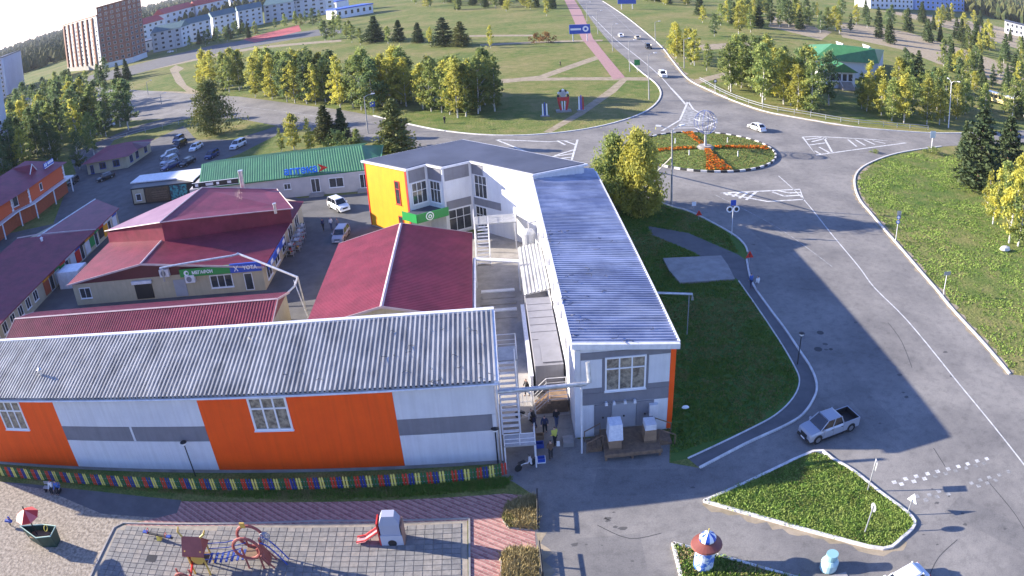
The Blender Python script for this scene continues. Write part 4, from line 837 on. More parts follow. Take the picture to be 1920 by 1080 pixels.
for i, (a, b, h) in enumerate((((258,80),(310,64),15), ((312,60),(368,43),19), ((370,43),(430,29),19), ((434,27),(495,15),19), ((500,15),(560,5),19))):
    A, B_ = P(*a), P(*b); A.x *= 1.0
    block('red_roofed_house', 'red-roofed building behind the pale apartment houses, number %s from the left' % ('one','two','three','four','five')[i], A, math.atan2((B_-A).y, (B_-A).x), (B_-A).length, 16, h, M_APT, 3, 5, roofm=M_REDR, cat='building', group='red-roofed buildings behind the avenue', gabled=True, pitch=6.0, sides=('f',))
A, B_ = P(250,103), P(292,92); block('low_shop', 'low white shop between the tower and the apartment houses', A, math.atan2((B_-A).y, (B_-A).x), (B_-A).length, 14, 7, M_WHITE, 1, 5, sides=('f',), cat='building')
A, B_ = P(632,36), P(700,24); block('service_station', 'long low blue and white service building at the top of the meadow', A, math.atan2((B_-A).y, (B_-A).x), (B_-A).length, 14, 6, M_WHITE, 1, 6, roofm=M_BLUES, sides=('f',), cat='building')
A, B_ = P(560,27), P(632,20); block('service_station', 'second blue and white building beyond the service building', A, math.atan2((B_-A).y, (B_-A).x), (B_-A).length, 14, 7, M_WHITE, 1, 6, roofm=M_BLUES, sides=('f',), cat='building')
A, B_ = P(1632,16), P(1712,18); block('far_block', 'white long block at the top right behind the woods', A, math.atan2((B_-A).y, (B_-A).x), (B_-A).length, 14, 16, M_WHITE, 4, 10, sides=('f',))
A, B_ = P(1716,18), P(1808,22); block('far_block', 'blue and rust coloured long block at the top right', A, math.atan2((B_-A).y, (B_-A).x), (B_-A).length, 14, 17, mat('blue facade', (0.22,0.32,0.62), (0.30,0.38,0.62), 0.1), 4, 11, sides=('f',))
A, B_ = P(1885,62), P(1935,74); block('far_block', 'white building at the right edge beyond the pines', A, math.atan2((B_-A).y, (B_-A).x), (B_-A).length, 12, 9, M_WHITE, 2, 6, sides=('f',))
# green-roofed pavilion among the birches
pv = thing('green_roof_pavilion', 'pavilion with big green hipped roof and white porch among the birches', 'building', P(1590,160))
g0 = P(1535,165); 
def PZ(x, y, z): return P(x, y, z)
e1, e2, e3, e4 = PZ(1524,112,5.0), PZ(1640,118,5.0), PZ(1672,100,5.0), PZ(1540,92,5.0)
k1, k2 = PZ(1560,82,9.2), PZ(1640,92,9.2)
part('wall', MB().prism([q.xy for q in (e1, e2, e3 + V3(0,6,0), e4 + V3(0,8,0))], 0, 4.9), M_APT, pv)
E3, E4 = e3 + V3(1,7,0), e4 + V3(-1,9,0)
part('roof', MB().add([e1 + V3(-1,-1,0), e2 + V3(1,-1,0), E3, E4, k1, k2], [(0,1,5,4),(1,2,5),(2,3,4,5),(3,0,4),(3,2,1,0)]), M_GREENR, pv)
for q in (PZ(1575,92,7.5), PZ(1625,97,7.5)):
    dd = part('dormer', MB().add([q + V3(-1.8,-2,0), q + V3(1.8,-2,0), q + V3(0,-2,2.0), q + V3(0,3,2.0)], [(0,1,2),(1,3,2),(0,2,3),(0,3,1)]), M_WHITE, pv)
    for s_ in (-0.8, 0.0, 0.8): part('dormer_window', MB().box(q.x+s_-0.25, q.x+s_+0.25, q.y-2.08, q.y-2.0, q.z+0.25, q.z+0.85), M_GLASS, dd)
pb = P(1572,163); pb.y -= 2
part('porch_wall', MB().box(pb.x-4.2, pb.x+4.2, pb.y, pb.y+9, 0, 4.6), M_WHITE, pv)
for k in range(4): window(pv, V3(pb.x-3.6+k*1.85, pb.y-0.003, 2.0), X_, -Y_, 1.5, 2.1, 1, (1,), panes=False)
part('porch_roof', MB().add([V3(pb.x-5,pb.y-0.8,4.6), V3(pb.x+5,pb.y-0.8,4.6), V3(pb.x,pb.y-0.8,7.0), V3(pb.x-5,pb.y+9,4.6), V3(pb.x+5,pb.y+9,4.6), V3(pb.x,pb.y+9,7.0)], [(0,1,2),(0,2,5,3),(1,4,5,2),(3,5,4),(0,3,4,1)]), M_GREENR, pv)
for k in range(8): part('step', MB().box(pb.x-1.0, pb.x+3.0, pb.y-0.35*(k+1), pb.y-0.35*k-0.002, 0, 1.9-0.22*k), M_CONC, pv)
part('railing', MB().tube([(pb.x-1.1,pb.y,3.0),(pb.x-1.1,pb.y-2.9,1.1)], 0.07, 6), M_TRIM, pv); part('railing', MB().tube([(pb.x+3.1,pb.y,3.0),(pb.x+3.1,pb.y-2.9,1.1)], 0.07, 6), M_TRIM, pv)
sk = P(1765,170); shd = thing('garden_shed', 'small green-roofed shed among trees right of the pavilion', 'shed', sk)
part('wall', MB().box(sk.x-3, sk.x+2.5, sk.y-2, sk.y+4, 0, 3.2), M_MEMB, shd)
part('roof', MB().add([sk + V3(-3.5,-2.5,3.1), sk + V3(3,-2.5,3.1), sk + V3(-0.2,-2.5,5.0), sk + V3(-3.5,4.5,3.1), sk + V3(3,4.5,3.1), sk + V3(-0.2,4.5,5.0)], [(0,1,2),(0,2,5,3),(1,4,5,2),(3,5,4),(0,3,4,1)]), M_GREENR, shd)

drg = random.Random(31)
def debris(parent, n, fn):
    mb = MB()
    for _ in range(n):
        p = fn(); a = drg.uniform(0, 6.28); L = drg.uniform(0.15, 0.5)
        mb.tube([p, p + V3(math.cos(a)*L, math.sin(a)*L, drg.uniform(0.02, 0.10)), p + V3(math.cos(a+0.7)*L*1.6, math.sin(a+0.7)*L*1.6, 0.03)], 0.02, 4)
    part('twig_litter', mb, M_DARK, parent, kind='stuff')
def hall_pt():
    x = -0.8 - abs(drg.gauss(0, 9)); v = drg.random()**1.7; return V3(x, 44.2 + v*7.8, 7.82 + v*1.36)
debris(hall, 26, hall_pt)
def ann_pt():
    u = drg.random()**2.2; v = drg.random()**1.4; return V3(ax0 + u*6, ay0 + v*26, 8.72 - u*0.55)
debris(ann, 34, ann_pt)
# ------------------------------------------------------------------ trees
M_BARKB = mat('birch bark', (0.55,0.53,0.49), (0.12,0.11,0.10), 3.0, rough=0.85, lo=0.50, hi=0.62, obj=True)
M_BARKP = mat('pine bark', (0.13,0.085,0.06), (0.085,0.06,0.045), 3.0, rough=0.9, obj=True)
L_YEL = leaf_mat('yellow birch leaves', [(0.30,(0.171,0.228,0.072)), (0.48,(0.382,0.381,0.083)), (0.66,(0.607,0.542,0.092))])
L_MIX = leaf_mat('turning birch leaves', [(0.32,(0.106,0.169,0.063)), (0.50,(0.230,0.286,0.087)), (0.70,(0.435,0.417,0.101))])
L_GRN = leaf_mat('green aspen leaves', [(0.32,(0.072,0.132,0.056)), (0.52,(0.139,0.198,0.077)), (0.72,(0.263,0.286,0.101))])
L_PIN = leaf_mat('pine needles', [(0.34,(0.039,0.072,0.029)), (0.54,(0.075,0.107,0.042)), (0.72,(0.143,0.156,0.055))], 0.15)
L_PIY = leaf_mat('yellowing pine needles', [(0.34,(0.067,0.098,0.030)), (0.54,(0.143,0.158,0.045)), (0.72,(0.284,0.247,0.067))], 0.2)
L_RED = leaf_mat('russet shrub leaves', [(0.34,(0.182,0.098,0.039)), (0.54,(0.260,0.143,0.052)), (0.72,(0.364,0.221,0.065))])
def leaf_quads(rng, centres, per, spread, size, droop=0.0, flat=0.0):
    mb = MB(); vs = []; fs = []
    for c, rad in centres:
        for _ in range(per):
            p = c + V3(rng.gauss(0, 1), rng.gauss(0, 1), rng.gauss(0, 0.8))*(rad*spread)
            a = V3(rng.gauss(0,1), rng.gauss(0,1), rng.gauss(0,1)*(1-flat) - droop).normalized()
            b = a.cross(V3(rng.gauss(0,1), rng.gauss(0,1), rng.gauss(0,1))).normalized()
            s = size*rng.uniform(0.6, 1.35); n = len(vs)
            vs += [p - a*s*0.6 , p + b*s*0.34, p + a*s*0.6, p - b*s*0.34]; fs.append((n, n+1, n+2, n+3))
    return mb.add(vs, fs)
def make_broad(seed, H=12.0, W=4.4, base=0.16, clumps=58, per=34, size=0.42, top=0.55, weep=False, lean=0.0):
    rng = random.Random(seed); cs = []; tr = MB()
    axis = [V3(lean*t*t*H*0.1 + 0.15*math.sin(t*5+seed), 0.15*math.cos(t*4+seed), H*t*0.92) for t in (0, 0.2, 0.4, 0.6, 0.8, 1.0)]
    tr.tube(axis, [H*0.014, H*0.012, H*0.0095, H*0.007, H*0.004, H*0.0012], 7)
    def rad(t): # crown half-width against height
        return W*0.5*(math.sin(math.pi*min(1, max(0, t))**top))**0.8*1.02 + 0.15
    for k in range(clumps):
        t = rng.random()**0.9; z = H*(base + (1-base)*t); a = rng.uniform(0, 6.283); lob = 1 + 0.38*math.sin(3*a+seed+4*t) + rng.uniform(-0.35, 0.35)
        r = rad(t)*lob*math.sqrt(rng.uniform(0.1, 1.0))
        c = V3(r*math.cos(a), r*math.sin(a), z) + V3(lean*0.1*t*H, 0, 0)
        cs.append((c, rng.uniform(0.55, 1.15)*W/5.0))
        if k % 4 == 0:
            b = axis[min(4, int((z/H)*5.4))]; tr.tube([V3(b.x, b.y, max(H*base*0.8, z-r*0.9)), V3(b.x, b.y, max(H*base*0.8, z-r*0.9)).lerp(c, 0.55) + ZUP*0.15, c], [H*0.005, H*0.003, H*0.001], 5)
    if weep:
        ex = []
        for c, r in cs:
            for q in range(2): ex.append((c + V3(rng.gauss(0, 0.25), rng.gauss(0, 0.25), -rng.uniform(0.5, 1.7)), r*0.6))
        cs += ex
    return tr, leaf_quads(rng, cs, per, 0.52, size, 1.2 if weep else 0.0)
def make_conifer(seed, H=12.0, W=4.6, whorls=15, per=20, size=0.40, base=0.08, power=0.85, fuzz=1.0):
    rng = random.Random(seed); cs = []; tr = MB()
    tr.tube([V3(0,0,0), V3(0.05,0,H*0.35), V3(0,0.05,H*0.7), V3(0,0,H*0.98)], [H*0.016, H*0.012, H*0.007, H*0.0015], 7)
    for w in range(whorls):
        t = (w + rng.uniform(-0.25, 0.25))/(whorls-1); t = min(1, max(0, t)); z = H*(base + (0.97-base)*t); R = W*0.5*(1-t)**power + 0.12
        nb = 4 + int(5*(1-t)); a0 = rng.uniform(0, 6.28)
        for b in range(nb):
            a = a0 + 6.283*b/nb + rng.uniform(-0.35, 0.35); rr = R*rng.uniform(0.62, 1.15)
            tip = V3(rr*math.cos(a), rr*math.sin(a), z + (0.12 - 0.10*(1-t))*rr)
            if b % 2 == 0: tr.tube([V3(0,0,z-0.15), tip], [0.05, 0.01], 4)
            for f in (0.45, 0.75, 1.0): cs.append((V3(tip.x*f, tip.y*f, z + (tip.z-z)*f), 0.25 + 0.33*(1-t)*fuzz))
    return tr, leaf_quads(rng, cs, per, 0.62, size, 0.0, 0.3)
PROTO = {}
def proto(kind, tr, cr, barkm, leafms):
    tme = tr.mesh('trunk', barkm); cme0 = cr.mesh('crown', None)
    for k, lm in leafms.items():
        c = cme0.copy(); c.name = 'crown'; c.materials.append(lm); PROTO.setdefault(k, []).append((tme, c))
for s_ in range(5):
    tr, cr = make_broad(10+s_, 12.0, (3.4, 4.0, 4.6, 4.2, 3.2)[s_], (0.08, 0.12, 0.09, 0.13, 0.06)[s_], (66, 72, 80, 70, 60)[s_], 30, 0.45, (0.62, 0.72, 0.58, 0.78, 0.66)[s_], lean=(0.2, -0.3, 0.1, 0.4, -0.1)[s_])
    proto('b', tr, cr, M_BARKB, {'by': L_YEL, 'bm': L_MIX, 'bg': L_GRN})
for s_ in range(3):
    tr, cr = make_conifer(40+s_, 12.0, (5.0, 4.2, 5.6)[s_], (15, 16, 14)[s_], 20, 0.42, 0.07, (0.8, 0.95, 0.7)[s_])
    proto('p', tr, cr, M_BARKP, {'pn': L_PIN, 'py': L_PIY})
tr, cr = make_broad(77, 12.0, 6.4, 0.10, 120, 40, 0.36, 0.62, weep=True); proto('w', tr, cr, M_BARKB, {'wb': L_YEL})
tr, cr = make_broad(78, 12.0, 7.2, 0.10, 130, 40, 0.36, 0.55, weep=True); proto('w', tr, cr, M_BARKB, {'wb': L_MIX})
tr, cr = make_broad(90, 12.0, 9.0, 0.03, 190, 44, 0.46, 0.50); proto('d', tr, cr, M_BARKP, {'pd': L_PIY})
for s_ in range(2):
    tr, cr = make_broad(60+s_, 3.0, 3.2, 0.02, 26, 26, 0.30, 0.45); proto('s', tr, cr, M_BARKP, {'sh': L_MIX, 'sr': L_RED})
TNAME = {'by': 'birch_tree', 'bm': 'birch_tree', 'bg': 'aspen_tree', 'pn': 'pine_tree', 'py': 'pine_tree', 'wb': 'weeping_birch', 'pd': 'pine_tree', 'sh': 'shrub', 'sr': 'shrub'}
trng = random.Random(21)
def tree(kind, loc, h, label, group=None, wide=1.0):
    tme, cme = trng.choice(PROTO[kind]); s = h/(3.0 if kind in ('sh', 'sr') else 12.0)
    e = bpy.data.objects.new(TNAME[kind], None); COL.objects.link(e); e.location = loc; e.rotation_euler = (0, 0, trng.uniform(0, 6.28))
    e.scale = (s*wide, s*wide, s); tag(e, label, 'shrub' if kind in ('sh', 'sr') else 'tree', group)
    for nm, me in (('trunk', tme), ('crown', cme)):
        o = bpy.data.objects.new(nm, me); COL.objects.link(o); o.parent = e
    return e
ONES = ['', 'first', 'second', 'third', 'fourth', 'fifth', 'sixth', 'seventh', 'eighth', 'ninth', 'tenth', 'eleventh', 'twelfth', 'thirteenth', 'fourteenth', 'fifteenth', 'sixteenth', 'seventeenth', 'eighteenth', 'nineteenth']
def ordinal(k):
    if k >= 100: return 'hundredth' if k == 100 else 'hundred-and-' + ordinal(k-100)
    if k < 20: return ONES[k]
    tn, on = divmod(k, 10); w = ['', '', 'twent', 'thirt', 'fort', 'fift', 'sixt', 'sevent', 'eight', 'ninet'][tn]
    return w + 'ieth' if not on else w + 'y-' + ONES[on]
def grove(poly, n, kinds, h0, h1, label, group, wide=1.08, mind=1.9):
    n = int(n*(1.2 if h0 >= 10 else 1.0)); todo = []
    xs = [p[0] for p in poly]; ys = [p[1] for p in poly]; placed = []; tries = 0
    while len(placed) < n and tries < n*60:
        tries += 1; px, py = trng.uniform(min(xs), max(xs)), trng.uniform(min(ys), max(ys))
        if not px_poly_contains(poly, (px, py)): continue
        p = P(px, py)
        if any((p-q).length < mind for q in placed): continue
        placed.append(p); k = trng.choice(kinds)
        nm = {'by': 'yellow birch', 'bm': 'yellow-green birch', 'bg': 'green aspen', 'pn': 'dark pine', 'py': 'yellowish pine', 'sh': 'shrub', 'sr': 'russet shrub'}[k]
        todo.append((px, k, p, trng.uniform(h0, h1), nm))
    for i, (px, k, p, h, nm) in enumerate(sorted(todo, key=lambda q: q[0])):
        tree(k, p, h, '%s, %s tree from the left %s' % (nm, ordinal(i+1), label), group, wide)
# single trees
for k, q, h, w, lb in (('pd', (402,250), 12.4, 1.0, 'broad dense conifer standing alone above the car park'),
        ('py', (612,266), 7.8, 1.9, 'dark young pine left of the chemist sign behind the green roof'), ('pn', (642,263), 6.8, 1.7, 'smaller dark pine touching the first one behind the green roof'),
        ('by', (552,286), 8.0, 1.1, 'loose yellow birch behind the middle of the green roof'), ('by', (582,284), 6.6, 1.1, 'low yellow birch just right of the loose one behind the green roof'), ('bm', (528,284), 4.8, 1.1, 'short yellow-green birch at the left of those behind the green roof'),
        ('py', (742,284), 10.2, 1.7, 'tall yellowish pine beside the road left of the dark blue roof'),
        ('wb', (1152,392), 10.3, 0.95, 'left one of two weeping yellow birches beside the annex roof'), ('wb', (1198,402), 11.6, 1.0, 'right and taller of two weeping birches beside the annex roof'),
        ('pn', (1832,352), 14.2, 1.5, 'tall dark pine on the verge right of the roundabout'), ('pn', (1884,342), 12.5, 1.5, 'dark pine at the right edge behind the tallest one'), ('pn', (1806,300), 8.0, 1.1, 'smaller pine left of the tallest one right of the roundabout'),
        ('by', (1892,455), 11.0, 1.1, 'yellow birch on the verge at the right edge above a white stone'), ('by', (1862,420), 8.5, 1.0, 'slim yellow birch in front of the dark pines at right'), ('by', (1915,430), 9.0, 1.1, 'yellow birch cut by the right edge of the view'), ('bm', (1878,402), 8.5, 1.2, 'yellow-green birch behind the slim one at right'), ('by', (1902,400), 9.5, 1.2, 'yellow birch farthest back in the clump at the right edge'), ('bm', (1908,462), 9.5, 1.3, 'leafy yellow-green birch nearest the white stone'), ('by', (1850,398), 6.5, 1.0, 'small yellow birch at the left of the clump at right'),
        ('bm', (178,292), 11.5, 1.0, 'round pale yellow tree in front of the dark grove behind the cottage'), ('bg', (150,318), 9.5, 1.2, 'dark green tree between the brick house and the cottage'),
        ('pn', (703,78), 11.5, 2.2, 'broad dark pine at the left of the far meadow row'), ('pn', (748,78), 9.5, 1.5, 'narrow dark pine second in the far meadow row'), ('pn', (784,80), 8.5, 1.6, 'dark pine third in the far meadow row'),
        ('pn', (832,86), 11.2, 1.8, 'tall dark pine fourth in the far meadow row'), ('py', (864,87), 9.6, 1.8, 'green pine at the right end of the far meadow row'), ('by', (920,90), 8.2, 0.8, 'slim yellow birch right of the far meadow pines'),
        ('by', (808,84), 7.0, 0.9, 'yellow birch between the far meadow pines'), ('bm', (660,80), 8.5, 1.0, 'yellow-green birch at the left of the far meadow row'), ('bm', (676,84), 7.5, 1.0, 'second yellow-green birch at the left of the far meadow row'), ('bm', (728,82), 7.5, 1.0, 'yellow-green birch beside the broad far pine'),
        ('sr', (1024,80), 4.0, 1.2, 'russet shrub beside the dirt path in the meadow'), ('sr', (1006,80), 3.6, 1.0, 'paler russet shrub left of the first one'),
        ('by', (1025,30), 9.0, 0.9, 'yellow birch beside the far end of the red walkway'), ('bm', (648,290), 3.0, 1.0, 'small leafy sapling behind the green roof'),
        ('bm', (1325,133), 8.0, 0.9, 'small birch by the road right of the roundabout approach'), ('sh', (1748,288), 1.6, 1.6, 'dark low shrub by the kerb under the pines'), ('sh', (1640,287), 0.9, 1.5, 'low tuft at the verge right of the roundabout')):
    tree(k, P(*q), h, lb, None, w)
grove([(0,330),(60,318),(110,305),(245,248),(252,205),(140,185),(40,205),(-20,240)], 56, ['bm','bg','bg','by','bg'], 10, 15.5, 'in the dense grove left of the junction', 'trees in the left grove', 1.2)
grove([(-60,340),(0,320),(60,330),(40,345),(-30,370)], 7, ['bg','bm'], 9, 12, 'at the left edge above the brick house', 'trees at the left edge', 1.2)
grove([(50,185),(110,160),(240,140),(245,150),(130,178)], 12, ['bg','pn','bm'], 9, 13, 'at the foot of the tower block', 'trees at the foot of the tower')
grove([(372,168),(400,172),(462,176),(455,152),(380,148)], 11, ['by','bm','by'], 11, 14, 'in the small stand above the lone conifer', 'birches above the lone conifer')
grove([(466,182),(520,190),(600,201),(690,209),(778,204),(770,182),(640,180),(470,160)], 48, ['by','bm','by','bm','bg'], 10.5, 14, 'in the belt beyond the west road', 'trees in the belt beyond the west road')
grove([(788,207),(860,222),(936,208),(930,186),(800,186)], 20, ['by','bm','bm'], 10, 13, 'in the clump left of the red monument', 'birches left of the red monument')
grove([(1356,172),(1430,196),(1540,217),(1556,196),(1500,160),(1440,145),(1370,145)], 28, ['by','bm','bm','bg'], 9, 14.5, 'left of the green-roofed pavilion', 'trees left of the pavilion')
grove([(1596,218),(1700,234),(1795,240),(1800,205),(1700,180),(1610,195)], 24, ['by','bm','bm'], 7.5, 11.5, 'right of the green-roofed pavilion by the road', 'trees right of the pavilion')
grove([(1800,215),(1925,235),(1925,215),(1870,205),(1800,195)], 8, ['pn','bm'], 8, 12, 'beside the bus at right', 'trees beside the bus')
grove([(1242,108),(1262,112),(1320,130),(1300,118),(1262,92)], 9, ['by','bm'], 8, 11, 'on the right bank of the north road', 'birches right of the north road')
grove([(1700,165),(1820,195),(1925,160),(1925,120),(1760,105),(1680,140)], 34, ['bm','by','pn','bg'], 7, 12, 'on the sandy ground behind the pavilion', 'trees behind the pavilion')
grove([(1330,70),(1480,60),(1640,70),(1680,90),(1680,40),(1500,20),(1290,12)], 60, ['bm','by','pn','bg','bg'], 8, 13, 'in the upper right woods', 'trees in the upper right woods')
grove([(1690,80),(1920,120),(1920,80),(1820,40),(1700,30)], 34, ['pn','bm','by','pn'], 9, 14, 'in the far right woods', 'trees in the far right woods')
grove([(770,18),(900,20),(1040,26),(1040,2),(880,0),(770,2)], 40, ['bm','pn','by'], 8, 11, 'in the band at the top of the meadow', 'trees at the top of the meadow')
grove([(1180,5),(1290,12),(1290,-2),(1180,-6)], 14, ['by','pn','bm'], 8, 11, 'at the top right of the north road', 'trees at the top of the north road')
grove([(570,62),(600,80),(660,70),(640,50),(600,52)], 10, ['bm','bg'], 7, 10, 'at the left corner of the meadow', 'trees at the corner of the meadow')
grove([(300,100),(420,82),(560,52),(600,45),(600,38),(480,55),(340,92)], 26, ['bg','bm','pn'], 7, 11, 'in front of the pale apartment houses', 'trees in front of the apartment houses')
grove([(590,285),(660,290),(690,283),(600,280)], 5, ['sh','bm'], 2.5, 4.5, 'low behind the right end of the green roof', 'shrubs behind the green roof', 1.2, 1.2)
# distant forest as one mass
frng = random.Random(4); ff = MB(); vs = []; fs = []
def blob(p, h, w):
    n = len(vs); k = 5; a0 = frng.uniform(0, 6.28)
    for z, r in ((0.05, 0.75), (0.45, 1.0), (0.8, 0.55)):
        for i in range(k):
            a = a0 + 6.283*i/k; rr = w*r*frng.uniform(0.75, 1.2); vs.append((p[0]+rr*math.cos(a), p[1]+rr*math.sin(a), h*z*frng.uniform(0.92, 1.08)))
    vs.append((p[0], p[1], h))
    for l in range(2):
        for i in range(k): fs.append((n+l*k+i, n+l*k+(i+1) % k, n+(l+1)*k+(i+1) % k, n+(l+1)*k+i))
    for i in range(k): fs.append((n+2*k+i, n+2*k+(i+1) % k, n+3*k))
for _ in range(15000):
    d = 760*math.exp(frng.random()*1.55); a = math.radians(frng.uniform(38, 142))
    p = (d*math.cos(a), d*math.sin(a)); 
    if -330 < p[0] < -60 and p[1] < 720: continue
    if 60 < p[0] < 330 and p[1] < 760: continue
    blob(p, frng.uniform(8, 15)*(1 + d/4500), frng.uniform(2.2, 4.6)*(0.7 + d/1500))
ff.v = vs; ff.f = fs
struct('distant_forest', ff, mat('distant forest canopy', (0.030,0.048,0.020), (0.10,0.095,0.035), 0.03, rough=0.95, lo=0.4, hi=0.62, spec=0.1), 'stuff')
# ------------------------------------------------------------------ grass tufts on the near lawns
from mathutils import noise as mnoise
def tufts(name, poly_px, n, h, mats, z=0.0, seed=1, wscale=1.0, bare=-9.0):
    rng = random.Random(seed); poly = [(v.x, v.y) for v in PX_(poly_px)]; xs = [p[0] for p in poly]; ys = [p[1] for p in poly]; mbs = [([], []) for _ in mats]; c = 0; tries = 0
    while c < n and tries < n*12:
        tries += 1; x, y = rng.uniform(min(xs), max(xs)), rng.uniform(min(ys), max(ys))
        if not px_poly_contains(poly, (x, y)): continue
        c += 1; nz = mnoise.noise(V3(x*0.16, y*0.16, seed)) + 0.6*mnoise.noise(V3(x*0.6, y*0.6, seed+7)) + rng.gauss(0, 0.18)
        if nz < bare: continue
        V, F = mbs[min(len(mats)-1, max(0, int((0.45-nz)*len(mats)*0.95)))]; hsc = 1.0 + 0.5*nz
        for b in range(4):
            a = rng.uniform(0, 6.28); hh = h*hsc*rng.uniform(0.4, 1.3); w = 0.045*wscale*rng.uniform(0.7, 1.5); ln = rng.uniform(0.1, 0.7)*hh
            bx_, by_ = x + rng.gauss(0, 0.09), y + rng.gauss(0, 0.09); k = len(V)
            V += [(bx_ - w*math.sin(a), by_ + w*math.cos(a), z), (bx_ + w*math.sin(a), by_ - w*math.cos(a), z), (bx_ + ln*math.cos(a), by_ + ln*math.sin(a), z + hh)]; F.append((k, k+1, k+2))
    for (V, F), m in zip(mbs, mats):
        mb = MB(); mb.v = V; mb.f = F; struct(name, mb, m, 'stuff')
M_GR0 = mat('bright grass blades', (0.19,0.30,0.055), (0.25,0.31,0.075), 1.2, rough=0.7, spec=0.25)
M_GR1 = mat('fresh grass blades', (0.095,0.19,0.028), (0.15,0.21,0.04), 1.2, rough=0.8, spec=0.2)
M_GR2 = mat('dull grass blades', (0.17,0.19,0.05), (0.25,0.22,0.085), 1.0, rough=0.85, spec=0.2)
M_GR3 = mat('dry grass blades', (0.46,0.37,0.18), (0.33,0.27,0.12), 1.5, rough=0.9, spec=0.2)
tufts('verge_grass', TRI, 8500, 0.10, [M_GR0, M_GR0, M_GR1, M_GR2], 0.10, 2, 1.3)
tufts('bed_grass', BED, 2500, 0.2, [M_GR0, M_GR1, M_GR3], 0.09, 3, 1.2)
tufts('roadside_grass', [(1605,345),(1640,300),(1720,286),(1925,300),(1985,680),(1893,690),(1845,630),(1788,570),(1700,468),(1625,380)], 24000, 0.12, [M_GR0, M_GR1, M_GR2, M_GR3], 0.0, 4, 1.4, -0.08)
tufts('lawn_grass', [(1120,340),(1220,380),(1300,402),(1365,438),(1385,475),(1290,436),(1215,424),(1225,442),(1300,474),(1384,530),(1460,642),(1497,715),(1486,742),(1400,806),(1260,850)], 15000, 0.15, [M_GR1, M_GR2], 0.0, 5, 1.8)
tufts('fence_grass', [(-60,882),(130,905),(340,925),(520,935),(750,932),(945,915),(960,895),(680,908),(300,908),(60,893)], 6500, 0.16, [M_GR1, M_GR2], 0.0, 6, 1.0)
for B in ([(946,966),(953,946),(1003,933),(1006,994),(956,989),(946,978)], [(943,1042),(953,1031),(1006,1033),(1013,1118),(943,1118)]):
    tufts('dry_grass_clump', B, 2200, 0.38, [M_GR3, M_GR3, M_GR2], 0.05, 7, 1.0)
# ------------------------------------------------------------------ picket fence
fen = thing('picket_fence', 'low fence of red, yellow, green and blue pickets in front of the orange hall', 'fence', (-22, 42.4, 0))
pk = {k: MB().add([V3(-.06,-.015,.08),V3(.06,-.015,.08),V3(.06,.015,.08),V3(-.06,.015,.08),V3(-.06,-.015,.98),V3(.06,-.015,.98),V3(.06,.015,.98),V3(-.06,.015,.98),V3(0,-.015,1.08),V3(0,.015,1.08)], [(3,2,1,0),(0,1,5,8,4),(2,3,7,9,6),(1,2,6,5),(3,0,4,7),(4,8,9,7),(8,5,6,9)]).mesh('picket', m) for k, m in enumerate(M_PICK)}
px0 = -46.6; n_p = int(46.4/0.225)
def fence_y(x): return 42.75 - 0.40*math.sin(max(0, min(1, (x+46)/46))*math.pi) + (0.55*((x+4)/4)**2 if x > -4 else 0)
for i in range(n_p):
    x = px0 + i*0.225; c = (i // 2) % 4
    o = part('picket', None, None, fen, me=pk[c]); o.location = (x + 22, fence_y(x) - 42.4, random.uniform(-0.03, 0.02)); o.rotation_euler = (0, random.uniform(-0.02, 0.02), 0); o.scale = (1.15, 1, 1.15)
pts = [V3(px0 + k*1.0, fence_y(px0 + k*1.0) + 0.03, 0) for k in range(47)]
for z in (0.32, 0.82): part('rail', MB().tube([p + ZUP*z for p in pts], 0.025, 5), M_STEEL, fen)
for k in range(0, 47, 3): part('post', MB().box(pts[k].x-0.03, pts[k].x+0.03, pts[k].y+0.03, pts[k].y+0.09, 0, 1.0), M_STEEL, fen)
# ------------------------------------------------------------------ steel stairs, alley furniture, overhead pipe
def rail(mb, pts, h=1.0, r=0.03, mid=True, posts=True):
    pts = [Vector(p) for p in pts]; mb.tube([p + ZUP*h for p in pts], r, 6)
    if mid: mb.tube([p + ZUP*h*0.55 for p in pts], r*0.8, 5); mb.tube([p + ZUP*h*0.2 for p in pts], r*0.8, 5)
    if posts:
        for p in pts: mb.tube([p, p + ZUP*h], r, 6)
    return mb
sta = thing('outside_stair', 'white steel outside stair climbing along the end of the orange hall', 'stairs', (0.6, 44.5, 0))
part('landing', MB().box(-0.45, 1.85, 43.75, 45.2, 2.12, 2.25), M_STEEL, sta)
for x in (-0.42, 1.8):
    for y in (43.8, 45.1): part('leg', MB().box(x-0.05, x+0.05, y-0.05, y+0.05, 0, 2.12), M_TRIM, sta)
part('railing', rail(MB(), [(-0.42,43.8,2.25),(0.7,43.8,2.25),(1.8,43.8,2.25)]), M_TRIM, sta)
part('railing', rail(MB(), [(1.8,43.85,2.25),(1.8,44.6,2.25)]), M_TRIM, sta)
for k in range(14): part('step', MB().box(-0.45, 0.75, 45.2+k*0.34, 45.2+k*0.34+0.29, 2.38+k*0.25, 2.43+k*0.25), M_TRIM, sta)
for x in (-0.5, 0.8):
    a, b = V3(x,45.2,2.25), V3(x,49.9,5.75)
    part('stringer', MB().tube([a, b], 0.07, 6), M_TRIM, sta); part('railing', rail(MB(), [a, a.lerp(b, .5), b]), M_TRIM, sta)
part('top_landing', MB().box(-0.45, 1.0, 49.95, 52.0, 5.65, 5.78), M_STEEL, sta)
part('railing', rail(MB(), [(1.0,49.95,5.78),(1.0,52,5.78),(-0.45,52,5.78)], 1.1), M_TRIM, sta)
for y in (50.1, 51.9): part('leg', MB().box(0.9, 1.0, y-0.05, y+0.05, 0, 5.65), M_TRIM, sta)
for k in range(7): part('step', MB().box(0.95, 1.8, 45.25+k*0.3, 45.5+k*0.3, 1.85-k*0.27, 1.90-k*0.27), M_TRIM, sta)
part('railing', rail(MB(), [(1.85,45.2,2.1),(1.85,47.3,0.1)]), M_TRIM, sta)
